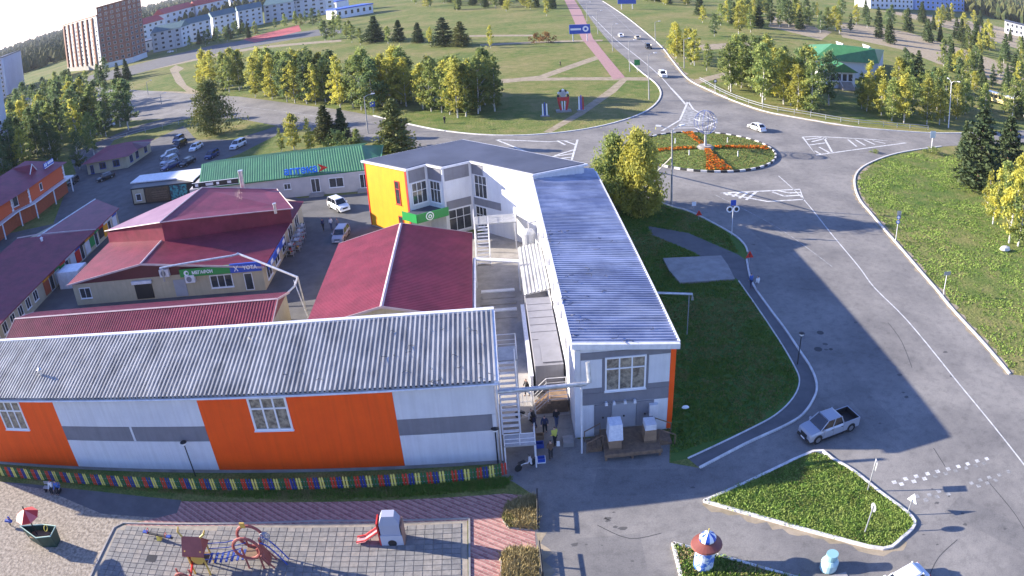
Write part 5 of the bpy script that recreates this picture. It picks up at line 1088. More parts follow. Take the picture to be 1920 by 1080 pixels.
pb_ = P(1091,850); zt = HT((1091,850), (1097,716)) - 0.4
opi = thing('pipe_crossing', 'silver pipe carried on a post across the alley mouth between the two buildings', 'pipe', pb_)
part('post', MB().tube([pb_, pb_ + ZUP*zt], 0.07, 8), M_TRIM, opi)
part('cradle', MB().tube([pb_ + V3(-.35,0,zt+.25), pb_ + V3(-.15,0,zt-.02), pb_ + V3(.15,0,zt-.02), pb_ + V3(.35,0,zt+.25)], 0.045, 6), M_TRIM, opi)
part('pipe', MB().tube([V3(-0.75,pb_.y,zt+0.12), V3(5.6,pb_.y,zt+0.22), V3(5.9,pb_.y+.05,zt+0.3), V3(5.85,pb_.y+0.5,zt+1.7)], 0.17, 10), M_PIPE, opi)
part('pipe', MB().tube([V3(0.6,pb_.y-.35,zt+0.4), V3(5.5,pb_.y-.35,zt+0.5)], 0.09, 8), M_PIPE, opi)
# alley: long low store roofs, container, white arch, gate frame
awn = thing('alley_awning', 'narrow corrugated awning along the white annex wall', 'awning', (3.6, 74, 0))
part('roof', MB().ribbed((2.4,66.6,2.9), (4.95,66.6,3.35), (2.4,78.5,2.9), 0.36, 0.08, 0.08, c=(4.95,78.5,3.35)), M_GALV, awn)
for y in (66.9, 72.5, 78.2): part('post', MB().tube([(2.5,y,0),(2.5,y,2.85)], 0.06, 6), M_TRIM, awn)
cnt = thing('long_container', 'long grey container standing under the annex wall in the alley', 'container', (3.7, 60, 0))
part('body', MB().tbox(2.5, 4.9, 53.6, 66.2, 0.12, 2.75, 0.02, 0.02), M_GREY, cnt)
part('skid', MB().box(2.7, 2.9, 53.8, 66, 0, 0.12), M_DARK, cnt); part('skid', MB().box(4.5, 4.7, 53.8, 66, 0, 0.12), M_DARK, cnt)
part('roof_hatch', MB().box(3.2, 4.85, 54.0, 57.0, 2.76, 2.86), M_GREY, cnt)
for k in range(6): part('roof_rib', MB().box(2.55, 3.1 if k < 1 else 4.85, 58.0+k*1.35, 58.06+k*1.35, 2.752, 2.79), M_GREY, cnt)
stg = thing('alley_steps', 'white railed steps leading up to a door in the annex wall', 'stairs', (3.4, 51, 0))
for k in range(5): part('step', MB().box(2.3+k*0.3, 4.9, 50.6, 52.4, k*0.24, (k+1)*0.24-0.003), M_WOOD, stg)
part('railing', rail(MB(), [(2.2,50.55,0.1),(3.3,50.55,1.2),(4.9,50.55,1.2)]), M_TRIM, stg); part('railing', rail(MB(), [(2.2,52.45,0.1),(3.3,52.45,1.2),(4.9,52.45,1.2)]), M_TRIM, stg)
arc = MB(); arc.tube([V3(1.45+0.62*math.cos(a), 51.9, 0.9+0.62*math.sin(a)) for a in [math.pi*k/10 for k in range(11)]], 0.09, 6); arc.tube([(0.83,51.9,0),(0.83,51.9,0.9)], 0.09, 6); arc.tube([(2.07,51.9,0),(2.07,51.9,0.9)], 0.09, 6)
for k in range(4): arc.tube([(0.95+0.33*k,51.9,0.1),(0.95+0.33*k,51.9,1.2)], 0.03, 5)
arc.tube([(0.83,51.9,0.45),(2.07,51.9,0.45)], 0.03, 5)
solo('arched_gate', arc, M_TRIM, 'small white arched gate in the alley beside the stair', 'gate')
gf = MB(); g1, g2, g3 = P(893,600,0), P(878,492,3.2), P(981,503,3.2)
gf.tube([V3(-2.5,62.5,0), V3(-2.4,63,3.4), V3(-2.35,75,3.4)], 0.18, 6); gf.tube([V3(-2.35,75,3.4), V3(2.3,73.6,3.4)], 0.2, 6); gf.tube([V3(2.3,73.6,3.4), V3(2.3,73.6,0)], 0.1, 6); gf.tube([V3(-2.35,75,3.4), V3(-2.35,75,0)], 0.1, 6)
solo('alley_portal', gf, M_TRIM, 'white pipe frame spanning the alley beside the maroon gable roof', 'frame')
cwl = thing('alley_fence_wall', 'low pale wall running down the middle of the alley', 'wall', (2.1, 62, 0))
part('wall', MB().box(2.05, 2.3, 53.4, 66.4, 0, 1.9), M_WHITE, cwl); part('coping', MB().box(2.0, 2.35, 53.35, 66.45, 1.905, 1.98), M_TRIM, cwl)
for i in range(5):  # low pale strips stand in for stripes of sunlight across the alley
    y = 67.5 + i*1.5 
    solo('sun_stripe_slab', MB().tbox(-1.9, 1.7, y, y+0.6, 0.02, 0.10 + 0.03*(i % 3), 0.03, 0.03), (M_CONC, M_TRIM, M_CONC)[i % 3], '%s pale strip standing in for sunlight across the alley, counted from the stair' % ('first','second','third','fourth','fifth')[i], 'light strip', 'strips standing in for sunlight in the alley')
st2 = thing('yard_stair', 'steel stair with railings beside the corner building bays', 'stairs', (0.5, 84, 0))
for k in range(12): part('step', MB().box(-2.2+k*0.02, -0.8, 80.8+k*0.34, 81.1+k*0.34, 0.2+k*0.28, 0.25+k*0.28), M_TRIM, st2)
for x in (-2.3, -0.7):
    part('stringer', MB().tube([(x,80.7,0.1),(x,84.9,3.5)], 0.08, 6), M_TRIM, st2); part('railing', rail(MB(), [(x,80.7,0.1),(x,82.8,1.8),(x,84.9,3.5)]), M_TRIM, st2)
part('landing', MB().box(-2.4, 2.6, 84.9, 87.6, 3.45, 3.58), M_STEEL, st2)
part('railing', rail(MB(), [(-0.6,84.9,3.58),(1.0,84.9,3.58),(2.6,84.9,3.58),(2.6,87.4,3.58)]), M_TRIM, st2); part('railing', rail(MB(), [(-2.4,84.9,3.58),(-2.4,87.6,3.58)]), M_TRIM, st2)
for x, y in ((-2.3,85),(2.5,85),(2.5,87.5),(-2.3,87.5)): part('leg', MB().box(x-.06,x+.06,y-.06,y+.06,0,3.45), M_TRIM, st2)
cyl = thing('storage_cylinder', 'upright pale tank standing in the corner beside the yard stair', 'tank', (3.9, 82.5, 0))
part('body', MB().lathe(V3(3.9,82.5,0), [(0.75,0),(0.75,3.0),(0.55,3.35),(0.1,3.5)], 16), M_GREY2, cyl); part('pipe', MB().tube([(3.9,82.5,3.4),(3.9,82.5,4.2),(4.9,82.5,4.4)], 0.1, 6), M_PIPE, cyl)
# ------------------------------------------------------------------ loading platform
dk = thing('loading_platform', 'timber loading platform with steps in front of the grey doors', 'platform', (8.9, 45, 0))
for k in range(16): part('deck_board', MB().box(6.9, 11.2, 43.75+k*0.198, 43.93+k*0.198, 0.62, 0.68), M_WOOD, dk)
for x in (7.0, 9.0, 11.1):
    for y in (43.85, 46.7): part('leg', MB().box(x-.08,x+.08,y-.08,y+.08,0,0.62), M_WOOD, dk)
part('edge_beam', MB().box(6.85, 11.25, 43.6, 43.74, 0.42, 0.74), M_WOOD, dk)
for k in range(3): part('step', MB().box(11.25+k*0.35, 11.6+k*0.35, 45, 46.4, 0, 0.55-k*0.17), M_WOOD, dk); part('step', MB().box(6.5-k*0.35, 6.85-k*0.35, 45, 46.4, 0, 0.55-k*0.17), M_WOOD, dk)
for x0, x1 in ((11.2,12.5), (6.9,5.7)):
    for y in (44.95, 46.45): part('handrail', MB().tube([(x0,y,0.68),(x0,y,1.6),(x1,y,0.95),(x1,y,0)], 0.05, 5), M_WOOD, dk)
M_CARD = mat('brown cardboard', (0.30,0.20,0.12), (0.24,0.16,0.10), 2, rough=0.85)
M_WRAP = mat('white stretch wrap', (0.75,0.78,0.84), (0.6,0.64,0.72), 4, rough=0.25)
def pallet(x, y, h, label, wrap):
    t = thing('loaded_pallet', label, 'pallet', (x, y, 0.68))
    for k in range(3): part('bearer', MB().box(x-.5, x+.5, y-.55+k*.5, y-.45+k*.5, 0.68, 0.78), M_WOOD, t)
    for k in range(5): part('slat', MB().box(x-.5+k*.21, x-.34+k*.21, y-.58, y+.58, 0.782, 0.805), M_WOOD, t)
    for k in range(3): part('carton', MB().tbox(x-.48+.02*k, x+.46-.02*k, y-.53, y+.53, 0.81+k*h/3, 0.81+(k+1)*h/3-.01, .01, .01), M_CARD if k < 2-wrap else M_TRIM, t)
    if wrap: part('wrapping', MB().tbox(x-.55, x+.55, y-.62, y+.62, 0.83+h*0.35, 0.86+h, .06, .08), M_WRAP, t)
pallet(7.75, 44.75, 2.1, 'tall pallet of goods wrapped in white film on the platform', 1); pallet(10.5, 45.2, 1.5, 'lower pallet of cartons at the right of the platform', 0)
solo('concrete_block', MB().tbox(4.0, 4.85, 45.9, 46.9, 0.012, 0.42, .03, .03), M_CONC, 'pale concrete block on the asphalt at the annex corner', 'block')
# ------------------------------------------------------------------ people
M_SKIN = mat('skin', (0.55,0.33,0.24), rough=0.6); M_HAIRD = mat('dark hair', (0.03,0.022,0.018), rough=0.6)
CLOTH = {k: mat(k + ' cloth', c, rough=0.85) for k, c in dict(black=(.022,.022,.026), navy=(.03,.04,.10), white=(.7,.7,.7), yellow=(.55,.55,.10), grey=(.22,.22,.24), brown=(.13,.08,.05), blue=(.06,.14,.40), pink=(.6,.25,.30), red=(.45,.04,.04), jeans=(.06,.09,.18)).items()}
def skin_mesh(name, verts, edges, radii, m, parent, sub=1):
    me = bpy.data.meshes.new(name); me.from_pydata(verts, edges, []); me.materials.append(m)
    o = bpy.data.objects.new(name, me); COL.objects.link(o); o.parent = parent
    md = o.modifiers.new('skin', 'SKIN'); md.use_smooth_shade = True
    lay = me.skin_vertices[0].data if len(me.skin_vertices) else None
    if lay is None:
        return o
    for i, r in enumerate(radii): lay[i].radius = (r, r) if not isinstance(r, tuple) else r; lay[i].use_root = (i == 0)
    sd = o.modifiers.new('sub', 'SUBSURF'); sd.levels = sub; sd.render_levels = sub
    return o
def person(loc, rz, label, top, legs, h=1.74, stride=0.16, bend=0.0, arm=0.15, sit=False, bag=None, group=None):
    t = thing('person', label, 'person', loc, rz, group); s = h/1.74
    dz = -0.42 if sit else 0.0
    hip = V3(0,0,0.95+dz); che = V3(0,0.04+bend*0.3,1.28+dz); nek = V3(0,0.06+bend*0.45,1.48+dz); hed = V3(0,0.09+bend*0.55,1.60+dz); crown = V3(0,0.09+bend*0.58,1.70+dz)
    if sit: lk = [(sx*0.1,0.42,0.52) for sx in (-1,1)]; lf = [(sx*0.1,0.44,0.08) for sx in (-1,1)]; toe = [(sx*0.11,0.60,0.05) for sx in (-1,1)]
    else: lk = [(sx*0.095,sx*stride*0.6+0.04,0.5) for sx in (-1,1)]; lf = [(sx*0.1,sx*stride-0.03,0.08) for sx in (-1,1)]; toe = [(sx*0.11,sx*stride+0.14,0.05) for sx in (-1,1)]
    sh = [(sx*0.19,che.y+0.02,1.42+dz) for sx in (-1,1)]; el = [(sx*0.25,che.y+arm*sx*0.5-0.02,1.16+dz) for sx in (-1,1)]; ha = [(sx*0.25,che.y+arm*(1+sx*0.4),0.93+dz) for sx in (-1,1)]; fi = [(sx*0.24,che.y+arm*(1+sx*0.4)+0.06,0.84+dz) for sx in (-1,1)]
    sc = lambda L: [tuple(c*s for c in v) for v in L]
    hl = [(sx*0.09,0.0,0.90+dz) for sx in (-1,1)]
    V = [hip, che, nek, hed, crown, hl[0], lk[0], lf[0], toe[0], hl[1], lk[1], lf[1], toe[1], sh[0], el[0], ha[0], fi[0], sh[1], el[1], ha[1], fi[1]]
    E = [(0,1),(1,2),(2,3),(3,4),(0,5),(5,6),(6,7),(7,8),(0,9),(9,10),(10,11),(11,12),(1,13),(13,14),(14,15),(15,16),(1,17),(17,18),(18,19),(19,20)]
    R = [.12,.13,.06,.095,.075,.085,.065,.045,.035,.085,.065,.045,.035,.06,.045,.032,.025,.06,.045,.032,.025]
    skin_mesh('body', sc(V), E, [r*s for r in R], M_SKIN, t)
    Vj = [V3(0,0,0.90+dz), hip, che, V3(0,nek.y-0.01,1.44+dz), sh[0], el[0], V3(*ha[0])*0.9 + V3(*el[0])*0.1, sh[1], el[1], V3(*ha[1])*0.9 + V3(*el[1])*0.1]
    skin_mesh('jacket', sc(Vj), [(0,1),(1,2),(2,3),(2,4),(4,5),(5,6),(2,7),(7,8),(8,9)], [r*s for r in (.15,.15,.17,.10,.085,.066,.05,.085,.066,.05)], CLOTH[top], t)
    skin_mesh('trousers', sc([V3(0,0,0.93+dz), hl[0], lk[0], lf[0], hl[1], lk[1], lf[1]]), [(0,1),(1,2),(2,3),(0,4),(4,5),(5,6)], [r*s for r in (.135,.11,.082,.065,.11,.082,.065)], CLOTH[legs], t)
    skin_mesh('hair', sc([(0,hed.y-0.02,1.64+dz),(0,crown.y-0.02,1.735+dz)]), [(0,1)], [.105*s,.07*s], M_HAIRD, t)
    for k in range(2): skin_mesh('shoe', sc([V3(*lf[k]) + V3(0,-0.03,-0.03), toe[k]]), [(0,1)], [.05*s,.045*s], CLOTH['black'], t)
    return t
for q, rz, lb, tp, lg, kw in (((1022,812), 3.0, 'person in dark jacket with backpack walking away past the stair', 'navy', 'black', {}), ((1044,800), 0.2, 'person in black farthest into the alley, walking in', 'black', 'jeans', {}),
        ((1041,835), 0.4, 'person in yellow and white jacket carrying a white bag', 'yellow', 'black', {'arm': 0.25}), ((1033,861), 0.0, 'person in dark clothes nearest the camera by the stacked crates', 'brown', 'black', {'arm': 0.2}),
        ((1003,800), 1.2, 'person in dark clothes leaning beside the stair railing', 'black', 'navy', {'bend': 0.35}), ((989,742), 2.0, 'person in black standing in the sunlit alley', 'black', 'black', {}),
        ((607,432), 0.8, 'person in dark clothes walking across the courtyard', 'navy', 'black', {}), ((622,430), 0.5, 'person with pale top at the front of the pair in the courtyard', 'white', 'jeans', {}), ((634,431), 0.5, 'person in grey at the right of the pair in the courtyard', 'grey', 'jeans', {}),
        ((1408,540), 0.3, 'pedestrian in blue on the shaded pavement edge', 'blue', 'navy', {}), ((1420,545), 0.3, 'pedestrian in white on the shaded pavement edge', 'white', 'grey', {}),
        ((1051,124), 1.6, 'lone figure on the dirt path in the meadow', 'black', 'black', {}), ((661,268), 0.5, 'figure in black by the road behind the green roof', 'black', 'black', {}), ((834,232), 0.2, 'figure in black on the roadside grass left of the monument', 'black', 'black', {}),
        ((132,136), 0.3, 'figure in dark clothes by the far playground', 'black', 'black', {})):
    if lb.startswith('figure in dark clothes by the far'): continue
    person(P(*q), rz, lb, tp, lg, **kw)
bg_ = P(1046,838); solo('shopping_bag', MB().tbox(bg_.x-.12, bg_.x+.14, bg_.y-.38, bg_.y-.22, 0.35, 0.75, .02, .01), M_WHITES, 'white bag held by the person in yellow', 'bag')
# bench with two people by the fence
bq = P(100,922); bn = thing('park_bench', 'slatted bench by the fence with two people sitting on it', 'bench', bq)
for k in range(3): part('seat_slat', MB().box(bq.x-.95, bq.x+1.0, bq.y-.2+k*.15, bq.y-.08+k*.15, 0.43, 0.47), M_STEEL, bn)
for k in range(2): part('back_slat', MB().box(bq.x-.95, bq.x+1.0, bq.y+.28, bq.y+.32, 0.58+k*.17, 0.70+k*.17), M_STEEL, bn)
for x in (-.8, .85): part('leg', MB().box(bq.x+x-.04, bq.x+x+.04, bq.y-.2, bq.y+.3, 0, 0.43), M_DARK, bn); part('back_support', MB().box(bq.x+x-.03, bq.x+x+.03, bq.y+.325, bq.y+.36, 0.3, 0.9), M_DARK, bn)
person(V3(bq.x+.1, bq.y+.05, 0), math.pi, 'person in white top sitting in the middle of the bench', 'white', 'black', sit=True, arm=0.3)
person(V3(bq.x+.75, bq.y+.05, 0), math.pi, 'person in blue sitting at the right end of the bench', 'blue', 'black', sit=True, arm=0.3)
# crates, scooter, bicycle by the stair
for k, (q, lb) in enumerate((((1015,866), 'white and blue crate nearest the camera beside the stair'), ((1012,838), 'blue crate behind the white one beside the stair'), ((1012,822), 'brown crate farthest back beside the stair'))):
    c = P(*q); m = (M_WHITES, M_BLUE, M_CARD)[k]; t = thing('crate', lb, 'crate', c)
    part('tray', MB().tbox(c.x-.3, c.x+.3, c.y-.22, c.y+.22, 0, 0.12, -.01, -.01), m, t)
    for s_ in (-1, 1): part('side', MB().box(c.x+s_*.3-.02, c.x+s_*.3+.02, c.y-.22, c.y+.22, .12, .42), m, t); part('end', MB().box(c.x-.279, c.x+.279, c.y+s_*.21-.015, c.y+s_*.21+.015, .121, .42), (M_BLUES if k == 0 else m), t)
def two_wheeler(q, rz, label, name, cat, m, r=0.3, L=1.25, shield=True):
    t = thing(name, label, cat, P(*q), rz)
    for x in (-L/2, L/2):
        w = part('wheel', MB().lathe(V3(0,0,0), [(r*.62,-.05),(r,-.045),(r,.045),(r*.62,.05)], 16), M_RUBBER, t, local=True); w.location = (x, 0, r); w.rotation_euler = (math.pi/2, 0, 0)
    part('frame', MB().tube([(-L/2,0,r),(-L*.2,0,r+.25),(L*.15,0,r+.12),(L*.36,0,r+.5),(L/2,0,r)], .05, 6), m, t, local=True)
    part('seat', MB().tbox(-L*.5, -.02, -.12, .12, r+.35, r+.5, .05, .03), M_DARK, t, local=True)
    part('handlebar', MB().tube([(L*.3,-.3,r+.72),(L*.36,0,r+.66),(L*.3,.3,r+.72)], .02, 6), M_DARK, t, local=True)
    part('steering_column', MB().tube([(L*.36,0,r+.45),(L*.34,0,r+.68)], .03, 6), m, t, local=True)
    if shield: part('front_shield', MB().tbox(L*.28, L*.36, -.2, .2, r+.02, r+.55, .02, .05), m, t, local=True)
    return t
two_wheeler((986,878), 0.5, 'white scooter parked at the end of the picket fence', 'motor_scooter', 'scooter', M_TRIM)
two_wheeler((985,788), -0.6, 'white motorbike leaning under the stair railing', 'motorbike', 'motorbike', M_TRIM, 0.32, 1.35)
# ------------------------------------------------------------------ lamps, signs
def park_lamp(q, h, label):
    b = P(*q); t = thing('park_lamp', label, 'lamp', b, group='short park lamps')
    part('pole', MB().tube([b, b + ZUP*(h-.35)], [.06,.045], 8), M_DARK, t)
    part('lamp_globe', MB().lathe(b + ZUP*(h-.35), [(.07,0),(.2,.12),(.22,.24),(.1,.30)], 12), M_WHITES, t)
    part('lamp_cap', MB().lathe(b + ZUP*(h-.06), [(.30,0),(.22,.06),(.04,.12)], 12), M_DARK, t)
park_lamp((367,893), 3.5, 'black park lamp in front of the white wall section'); park_lamp((934,870), 3.4, 'black park lamp at the right corner of the orange hall'); park_lamp((1495,683), 3.3, 'black park lamp on the shaded pavement by the lawn')
def street_lamp(q, top, label, arms=1, ang=0.0, stay=None, m=None):
    b = P(*q); h = HT(q, top); t = thing('street_lamp', label, 'street lamp', b, group='tall street lamps')
    part('pole', MB().tube([b, b + ZUP*h*.55, b + ZUP*h*.96], [.15,.12,.08], 8), m or M_POLE, t)
    for k in range(arms):
        a = ang + (0.5 if arms == 2 else 0)*(2*k-1)*2.2; d = V3(math.cos(a), math.sin(a), 0)
        part('arm', MB().tube([b + ZUP*h*.93, b + ZUP*h*.98 + d*.5, b + ZUP*h + d*1.6], .05, 6), M_STEEL, t)
        part('lamp_head', MB().bx(b + ZUP*h + d*1.5, d, V3(-d.y,d.x,0), ZUP, 0, .75, -.16, .16, -.06, .1), M_TRIM, t)
    if stay: part('brace', MB().tube([b + ZUP*h*.62, P(*stay)], .11, 8), m or M_POLE, t)
street_lamp((1259,384), (1252,238), 'braced double-arm street lamp behind the weeping birches', 2, math.pi/2, stay=(1232,322))
for q, tp, lb in (((1217,187),(1220,100),'street lamp at the left of the north road mouth'), ((1181,134),(1182,75),'second street lamp up the north road'), ((1149,96),(1149,45),'third street lamp up the north road'), ((1121,64),(1121,20),'fourth street lamp up the north road'), ((1101,40),(1101,4),'fifth street lamp up the north road'),
        ((1283,128),(1283,72),'street lamp on the right bank of the north road'), ((1229,80),(1229,40),'farther street lamp on the right bank of the north road'), ((1778,240),(1783,150),'white double-arm street lamp beside the bus trees'), ((690,250),(685,178),'street lamp by the road behind the tall yellowish pine'), ((278,178),(277,152),'lamp by the wide junction at the left'), ((303,196),(301,176),'second lamp by the wide junction at the left'), ((331,97),(330,75),'lamp on the avenue before the apartment houses')):
    street_lamp(q, tp, lb, 2 if 'double' in lb else 1, 0.3, m=M_TRIM if 'white' in lb else None)
def sign(q, top, label, plates, tilt=0.0, m=None, r=0.045, face=(0,-1)):
    b = P(*q); h = HT(q, top); t = thing('road_sign', label, 'road sign', b); F = V3(*face, 0).normalized(); S = V3(-F.y, F.x, 0)
    part('post', MB().tube([b, b + ZUP*h], r, 8), m or M_STEEL, t)
    for kind, z, s_, mm, off in plates:
        c = b + ZUP*(h+z) + F*0.06 + S*off
        if kind == 'disc': pl = part('plate', MB().disc(c, S, ZUP, s_, 20, .02), mm, t)
        elif kind == 'tri': pl = part('plate', MB().add([c - S*s_ - ZUP*s_*.6, c + S*s_ - ZUP*s_*.6, c + ZUP*s_*1.1, *[p + F*.02 for p in (c - S*s_ - ZUP*s_*.6, c + S*s_ - ZUP*s_*.6, c + ZUP*s_*1.1)]], [(0,1,2),(3,5,4),(0,3,4,1),(1,4,5,2),(2,5,3,0)]), mm, t)
        else: pl = part('plate', MB().bx(c, S, ZUP, F, -s_, s_, -s_*off2(kind), s_*off2(kind), 0, .02), mm, t)
        if kind == 'disc': part('symbol', MB().disc(c + F*.015, S, ZUP, s_*.62, 16, .012), M_DARK if mm == M_WHITES else M_WHITES, pl)
        if kind == 'tri': part('symbol', MB().bx(c, S, ZUP, F, -s_*.12, s_*.12, -s_*.35, s_*.4, .021, .03), M_DARK, pl)
    return t
def off2(k): return 1.0 if k == 'sq' else 0.45
sign((1372,441), (1376,392), 'white post with two round signs and a blue square at the kerb bend', [('disc',0.0,.42,M_WHITES,-.45), ('disc',0.0,.42,M_WHITES,.45), ('sq',.85,.36,M_BLUES,0)], m=M_TRIM)
sign((1679,452), (1686,402), 'tall narrow sign post on the right verge with round plates', [('disc',-.4,.28,M_BLUES,0), ('disc',-1.05,.28,M_BLUES,0), ('sq',.2,.3,M_STEEL,0)], face=(-.3,-1), m=M_TRIM)
sign((1768,554), (1775,512), 'white post with a small grey plate on the right verge', [('plate',0,.5,M_STEEL,0)], m=M_TRIM)
sign((1626,921), (1641,864), 'white sign post on the triangular verge seen from behind', [('sq',-.35,.36,M_STEEL,0)], face=(1,-.25), m=M_STEEL, r=.05)
sign((1621,999), (1639,948), 'white post with a round sign near the tip of the triangular verge', [('disc',-.2,.34,M_STEEL,0)], face=(1,.1), m=M_STEEL, r=.05)
sign((1700,966), (1707,935), 'triangular warning sign at the kerb of the triangular verge', [('tri',.0,.45,M_WHITES,0)], face=(.9,.5))
sign((1301,390), (1301,382), 'small dark sign with a white square beside the shaded road', [('sq',0,.3,M_WHITES,0)])
sign((1195,135), (1194,117), 'pale green sign beside the north road', [('sq',0,.8,M_GREENS,0)], m=M_TRIM)
sign((1746,286), (1747,248), 'white board sign on a post beside the dark pines', [('sq',-.4,.7,M_WHITES,0)], m=M_TRIM, r=.1)
sign((1341,176), (1341,152), 'dark-headed sign post at the guard rail on the right', [('disc',0,.5,M_DARK,0)], m=M_TRIM)
sign((700,212), (700,195), 'square blue and white sign beside the belt of birches', [('sq',0,.6,M_BLUES,0)])
sign((1310,412), (1312,400), 'small red sign half hidden behind the kerb at the lawn tip', [('tri',0,.45,M_REDS,0)])
sign((1404,498), (1405,478), 'red triangular marker by the kerb above the pedestrians', [('tri',0,.5,M_REDS,0)])
# ------------------------------------------------------------------ roundabout island
rc = V3(0,0,0); cp_ = PX_([(1229,307),(1294,321),(1329,326),(1384,322),(1451,300),(1458,288),(1414,267),(1353,250),(1270,250)])
A_ = [[2*p.x, 2*p.y, 1.0] for p in cp_]; 
import numpy as _np
sol = _np.linalg.lstsq(_np.array(A_), _np.array([p.x**2 + p.y**2 for p in cp_]), rcond=None)[0]
rc = V3(float(sol[0]), float(sol[1]), 0); rr = math.sqrt(float(sol[2]) + rc.x**2 + rc.y**2)
isl = struct('roundabout_island', MB().lathe(rc, [(rr-.3,0),(rr-.3,.13),(rr*.5,.4),(0.6,.55)], 48), M_LAWN)
nk = 72
for k in range(nk):
    a0, a1 = 6.2832*k/nk, 6.2832*(k+.96)/nk; mb = MB()
    mb.prism([(rc.x+r*math.cos(a), rc.y+r*math.sin(a)) for r, a in ((rr-.3,a0),(rr,a0),(rr,a1),(rr-.3,a1))], 0.012, 0.32)
    part('kerb_stone', mb, (M_KERB, M_KERBK)[k % 2], isl)
M_FLO = mat('marigold flowers', (1.0,0.24,0.008), (0.95,0.38,0.02), 3.0, rough=0.8, lo=.45, hi=.55)
frg = random.Random(9)
def zI(r): return .13 + (.27*(rr-.3-r)/(rr*.5-.3) if r > rr*.5 else .27 + .15*(rr*.5-r)/(rr*.5))
fl = MB(); lf_ = MB()
for arm, (wa, r0, r1) in enumerate(((0.0,2,rr-.8), (math.pi*.5,2,rr-.8), (math.pi,2,rr-.8), (math.pi*1.47,1.5,rr-.7))):
    for _ in range(3600 if arm == 3 else 900):
        r = frg.uniform(r0, r1); wid = .38 + (2.3*(r/rr)**2 if arm == 3 else .6*(r/rr)**2); u = frg.uniform(-wid, wid)
        x = rc.x + r*math.cos(wa) - u*math.sin(wa); y = rc.y + r*math.sin(wa) + u*math.cos(wa); z = zI(r); s_ = frg.uniform(.12, .26)
        mb = fl if frg.random() < .72 else lf_; n = len(mb.v); h_ = frg.uniform(.15,.4); a = frg.uniform(0,3.14); dx, dy = s_*math.cos(a), s_*math.sin(a)
        mb.v += [(x-dx,y-dy,z+h_), (x+dy*.8,y-dx*.8,z+h_*.8), (x+dx,y+dy,z+h_+.05), (x-dy*.8,y+dx*.8,z+h_+.1)]; mb.f.append((n,n+1,n+2,n+3))
struct('marigold_beds', fl, M_FLO, 'stuff'); struct('flower_foliage', lf_, M_GR1, 'stuff')
scu = thing('wire_ball_sculpture', 'silver ball-shaped metal tree sculpture in the middle of the roundabout', 'sculpture', rc)
part('plinth', MB().lathe(rc, [(1.5,.4),(1.5,.75),(1.2,.8),(1.2,1.0)], 16), M_CONC, scu)
part('stem', MB().tube([rc + ZUP*1.0, rc + ZUP*3.2], [.26,.16], 10), M_STEEL, scu)
bc = rc + ZUP*5.2
for k in range(9):
    a = math.pi*k/9; ring = MB(); ring.tube([bc + V3(2.1*math.cos(a)*math.sin(t), 2.1*math.sin(a)*math.sin(t), 2.1*math.cos(t)) for t in [6.2832*j/24 for j in range(25)]], .04, 5, False); part('hoop', ring, M_STEEL if k % 3 else M_BLUE, scu)
for z in (-1.0, .6):
    r = math.sqrt(2.1**2 - z*z); part('band', MB().tube([bc + V3(r*math.cos(t), r*math.sin(t), z) for t in [6.2832*j/24 for j in range(25)]], .06, 5, False), M_STEEL, scu)
for k, (a, r) in enumerate(((.6,6.5),(2.4,6.0),(3.9,5.5),(5.4,6.8))): solo('island_lamp', MB().tube([V3(rc.x+r*math.cos(a), rc.y+r*math.sin(a), .2), V3(rc.x+r*math.cos(a), rc.y+r*math.sin(a), 1.35)], [.12,.08], 8), M_TRIM, 'short white bollard lamp on the roundabout, %s' % ('at the far right','at the far left','at the near left','at the near right')[k], 'bollard lamp', 'bollard lamps on the roundabout')
# ------------------------------------------------------------------ monument, hoarding, guard rail
mq = P(1057,209); mo = thing('red_monument', 'red and white monument with crown-like top on the roundside lawn', 'monument', mq)
part('base', MB().box(mq.x-1.6, mq.x+1.6, mq.y-.9, mq.y+.9, 0, .35), M_CONC, mo)
for s_ in (-1, 1):
    part('pylon', MB().tube([mq + V3(s_*.5,0,.35), mq + V3(s_*.9,0,1.9), mq + V3(s_*1.15,0,3.2)], [.3,.28,.2], 6), M_RED, mo); part('inner_post', MB().tube([mq + V3(s_*.28,-.1,.35), mq + V3(s_*.28,-.1,2.6)], .12, 6), M_WHITES, mo)
part('cross_piece', MB().tbox(mq.x-1.2, mq.x+1.2, mq.y-.3, mq.y+.3, 2.4, 3.2, .1, .05), M_RED, mo)
for k in range(7):
    a = math.pi*k/6; part('crown_ball', MB().lathe(mq + V3(1.05*math.cos(a), 0, 3.5+1.2*math.sin(a)), [(.05,-.3),(.26,-.15),(.3,0),(.26,.15),(.05,.3)], 10), (M_DARK, M_TRIM)[k % 2], mo)
part('emblem', MB().disc(mq + V3(0,-.1,4.0), X_, ZUP, .75, 18, .25), M_STEEL, mo)
for q, lb, m2 in (((1022,218), 'slim pair of violet and white posts left of the red monument', M_BLUE), ((1090,207), 'taller violet and white double post right of the red monument', mat('violet paint', (.22,.08,.40), rough=.5))):
    b = P(*q); t = thing('flag_pylon', lb, 'pylon', b); h = 3.4 if '1090' in str(q) else 3.0
    part('base', MB().box(b.x-.9, b.x+.9, b.y-.5, b.y+.5, 0, .2), M_CONC, t)
    for s_, m in ((-1, M_WHITES), (0, m2), (1, M_RED if h > 3.2 else M_WHITES)): part('blade', MB().tbox(b.x+s_*.42-.16, b.x+s_*.42+.16, b.y-.12, b.y+.12, .2, h-.3*abs(s_), .05, .02), m, t)
hq = P(1088,77); ho = thing('hoarding', 'dark blue hoarding with a white ring across the red walkway', 'billboard', hq)
for s_ in (-1, 1): part('post', MB().box(hq.x+s_*2.6-.15, hq.x+s_*2.6+.15, hq.y-.15, hq.y+.15, 0, 3.2), M_TRIM, ho)
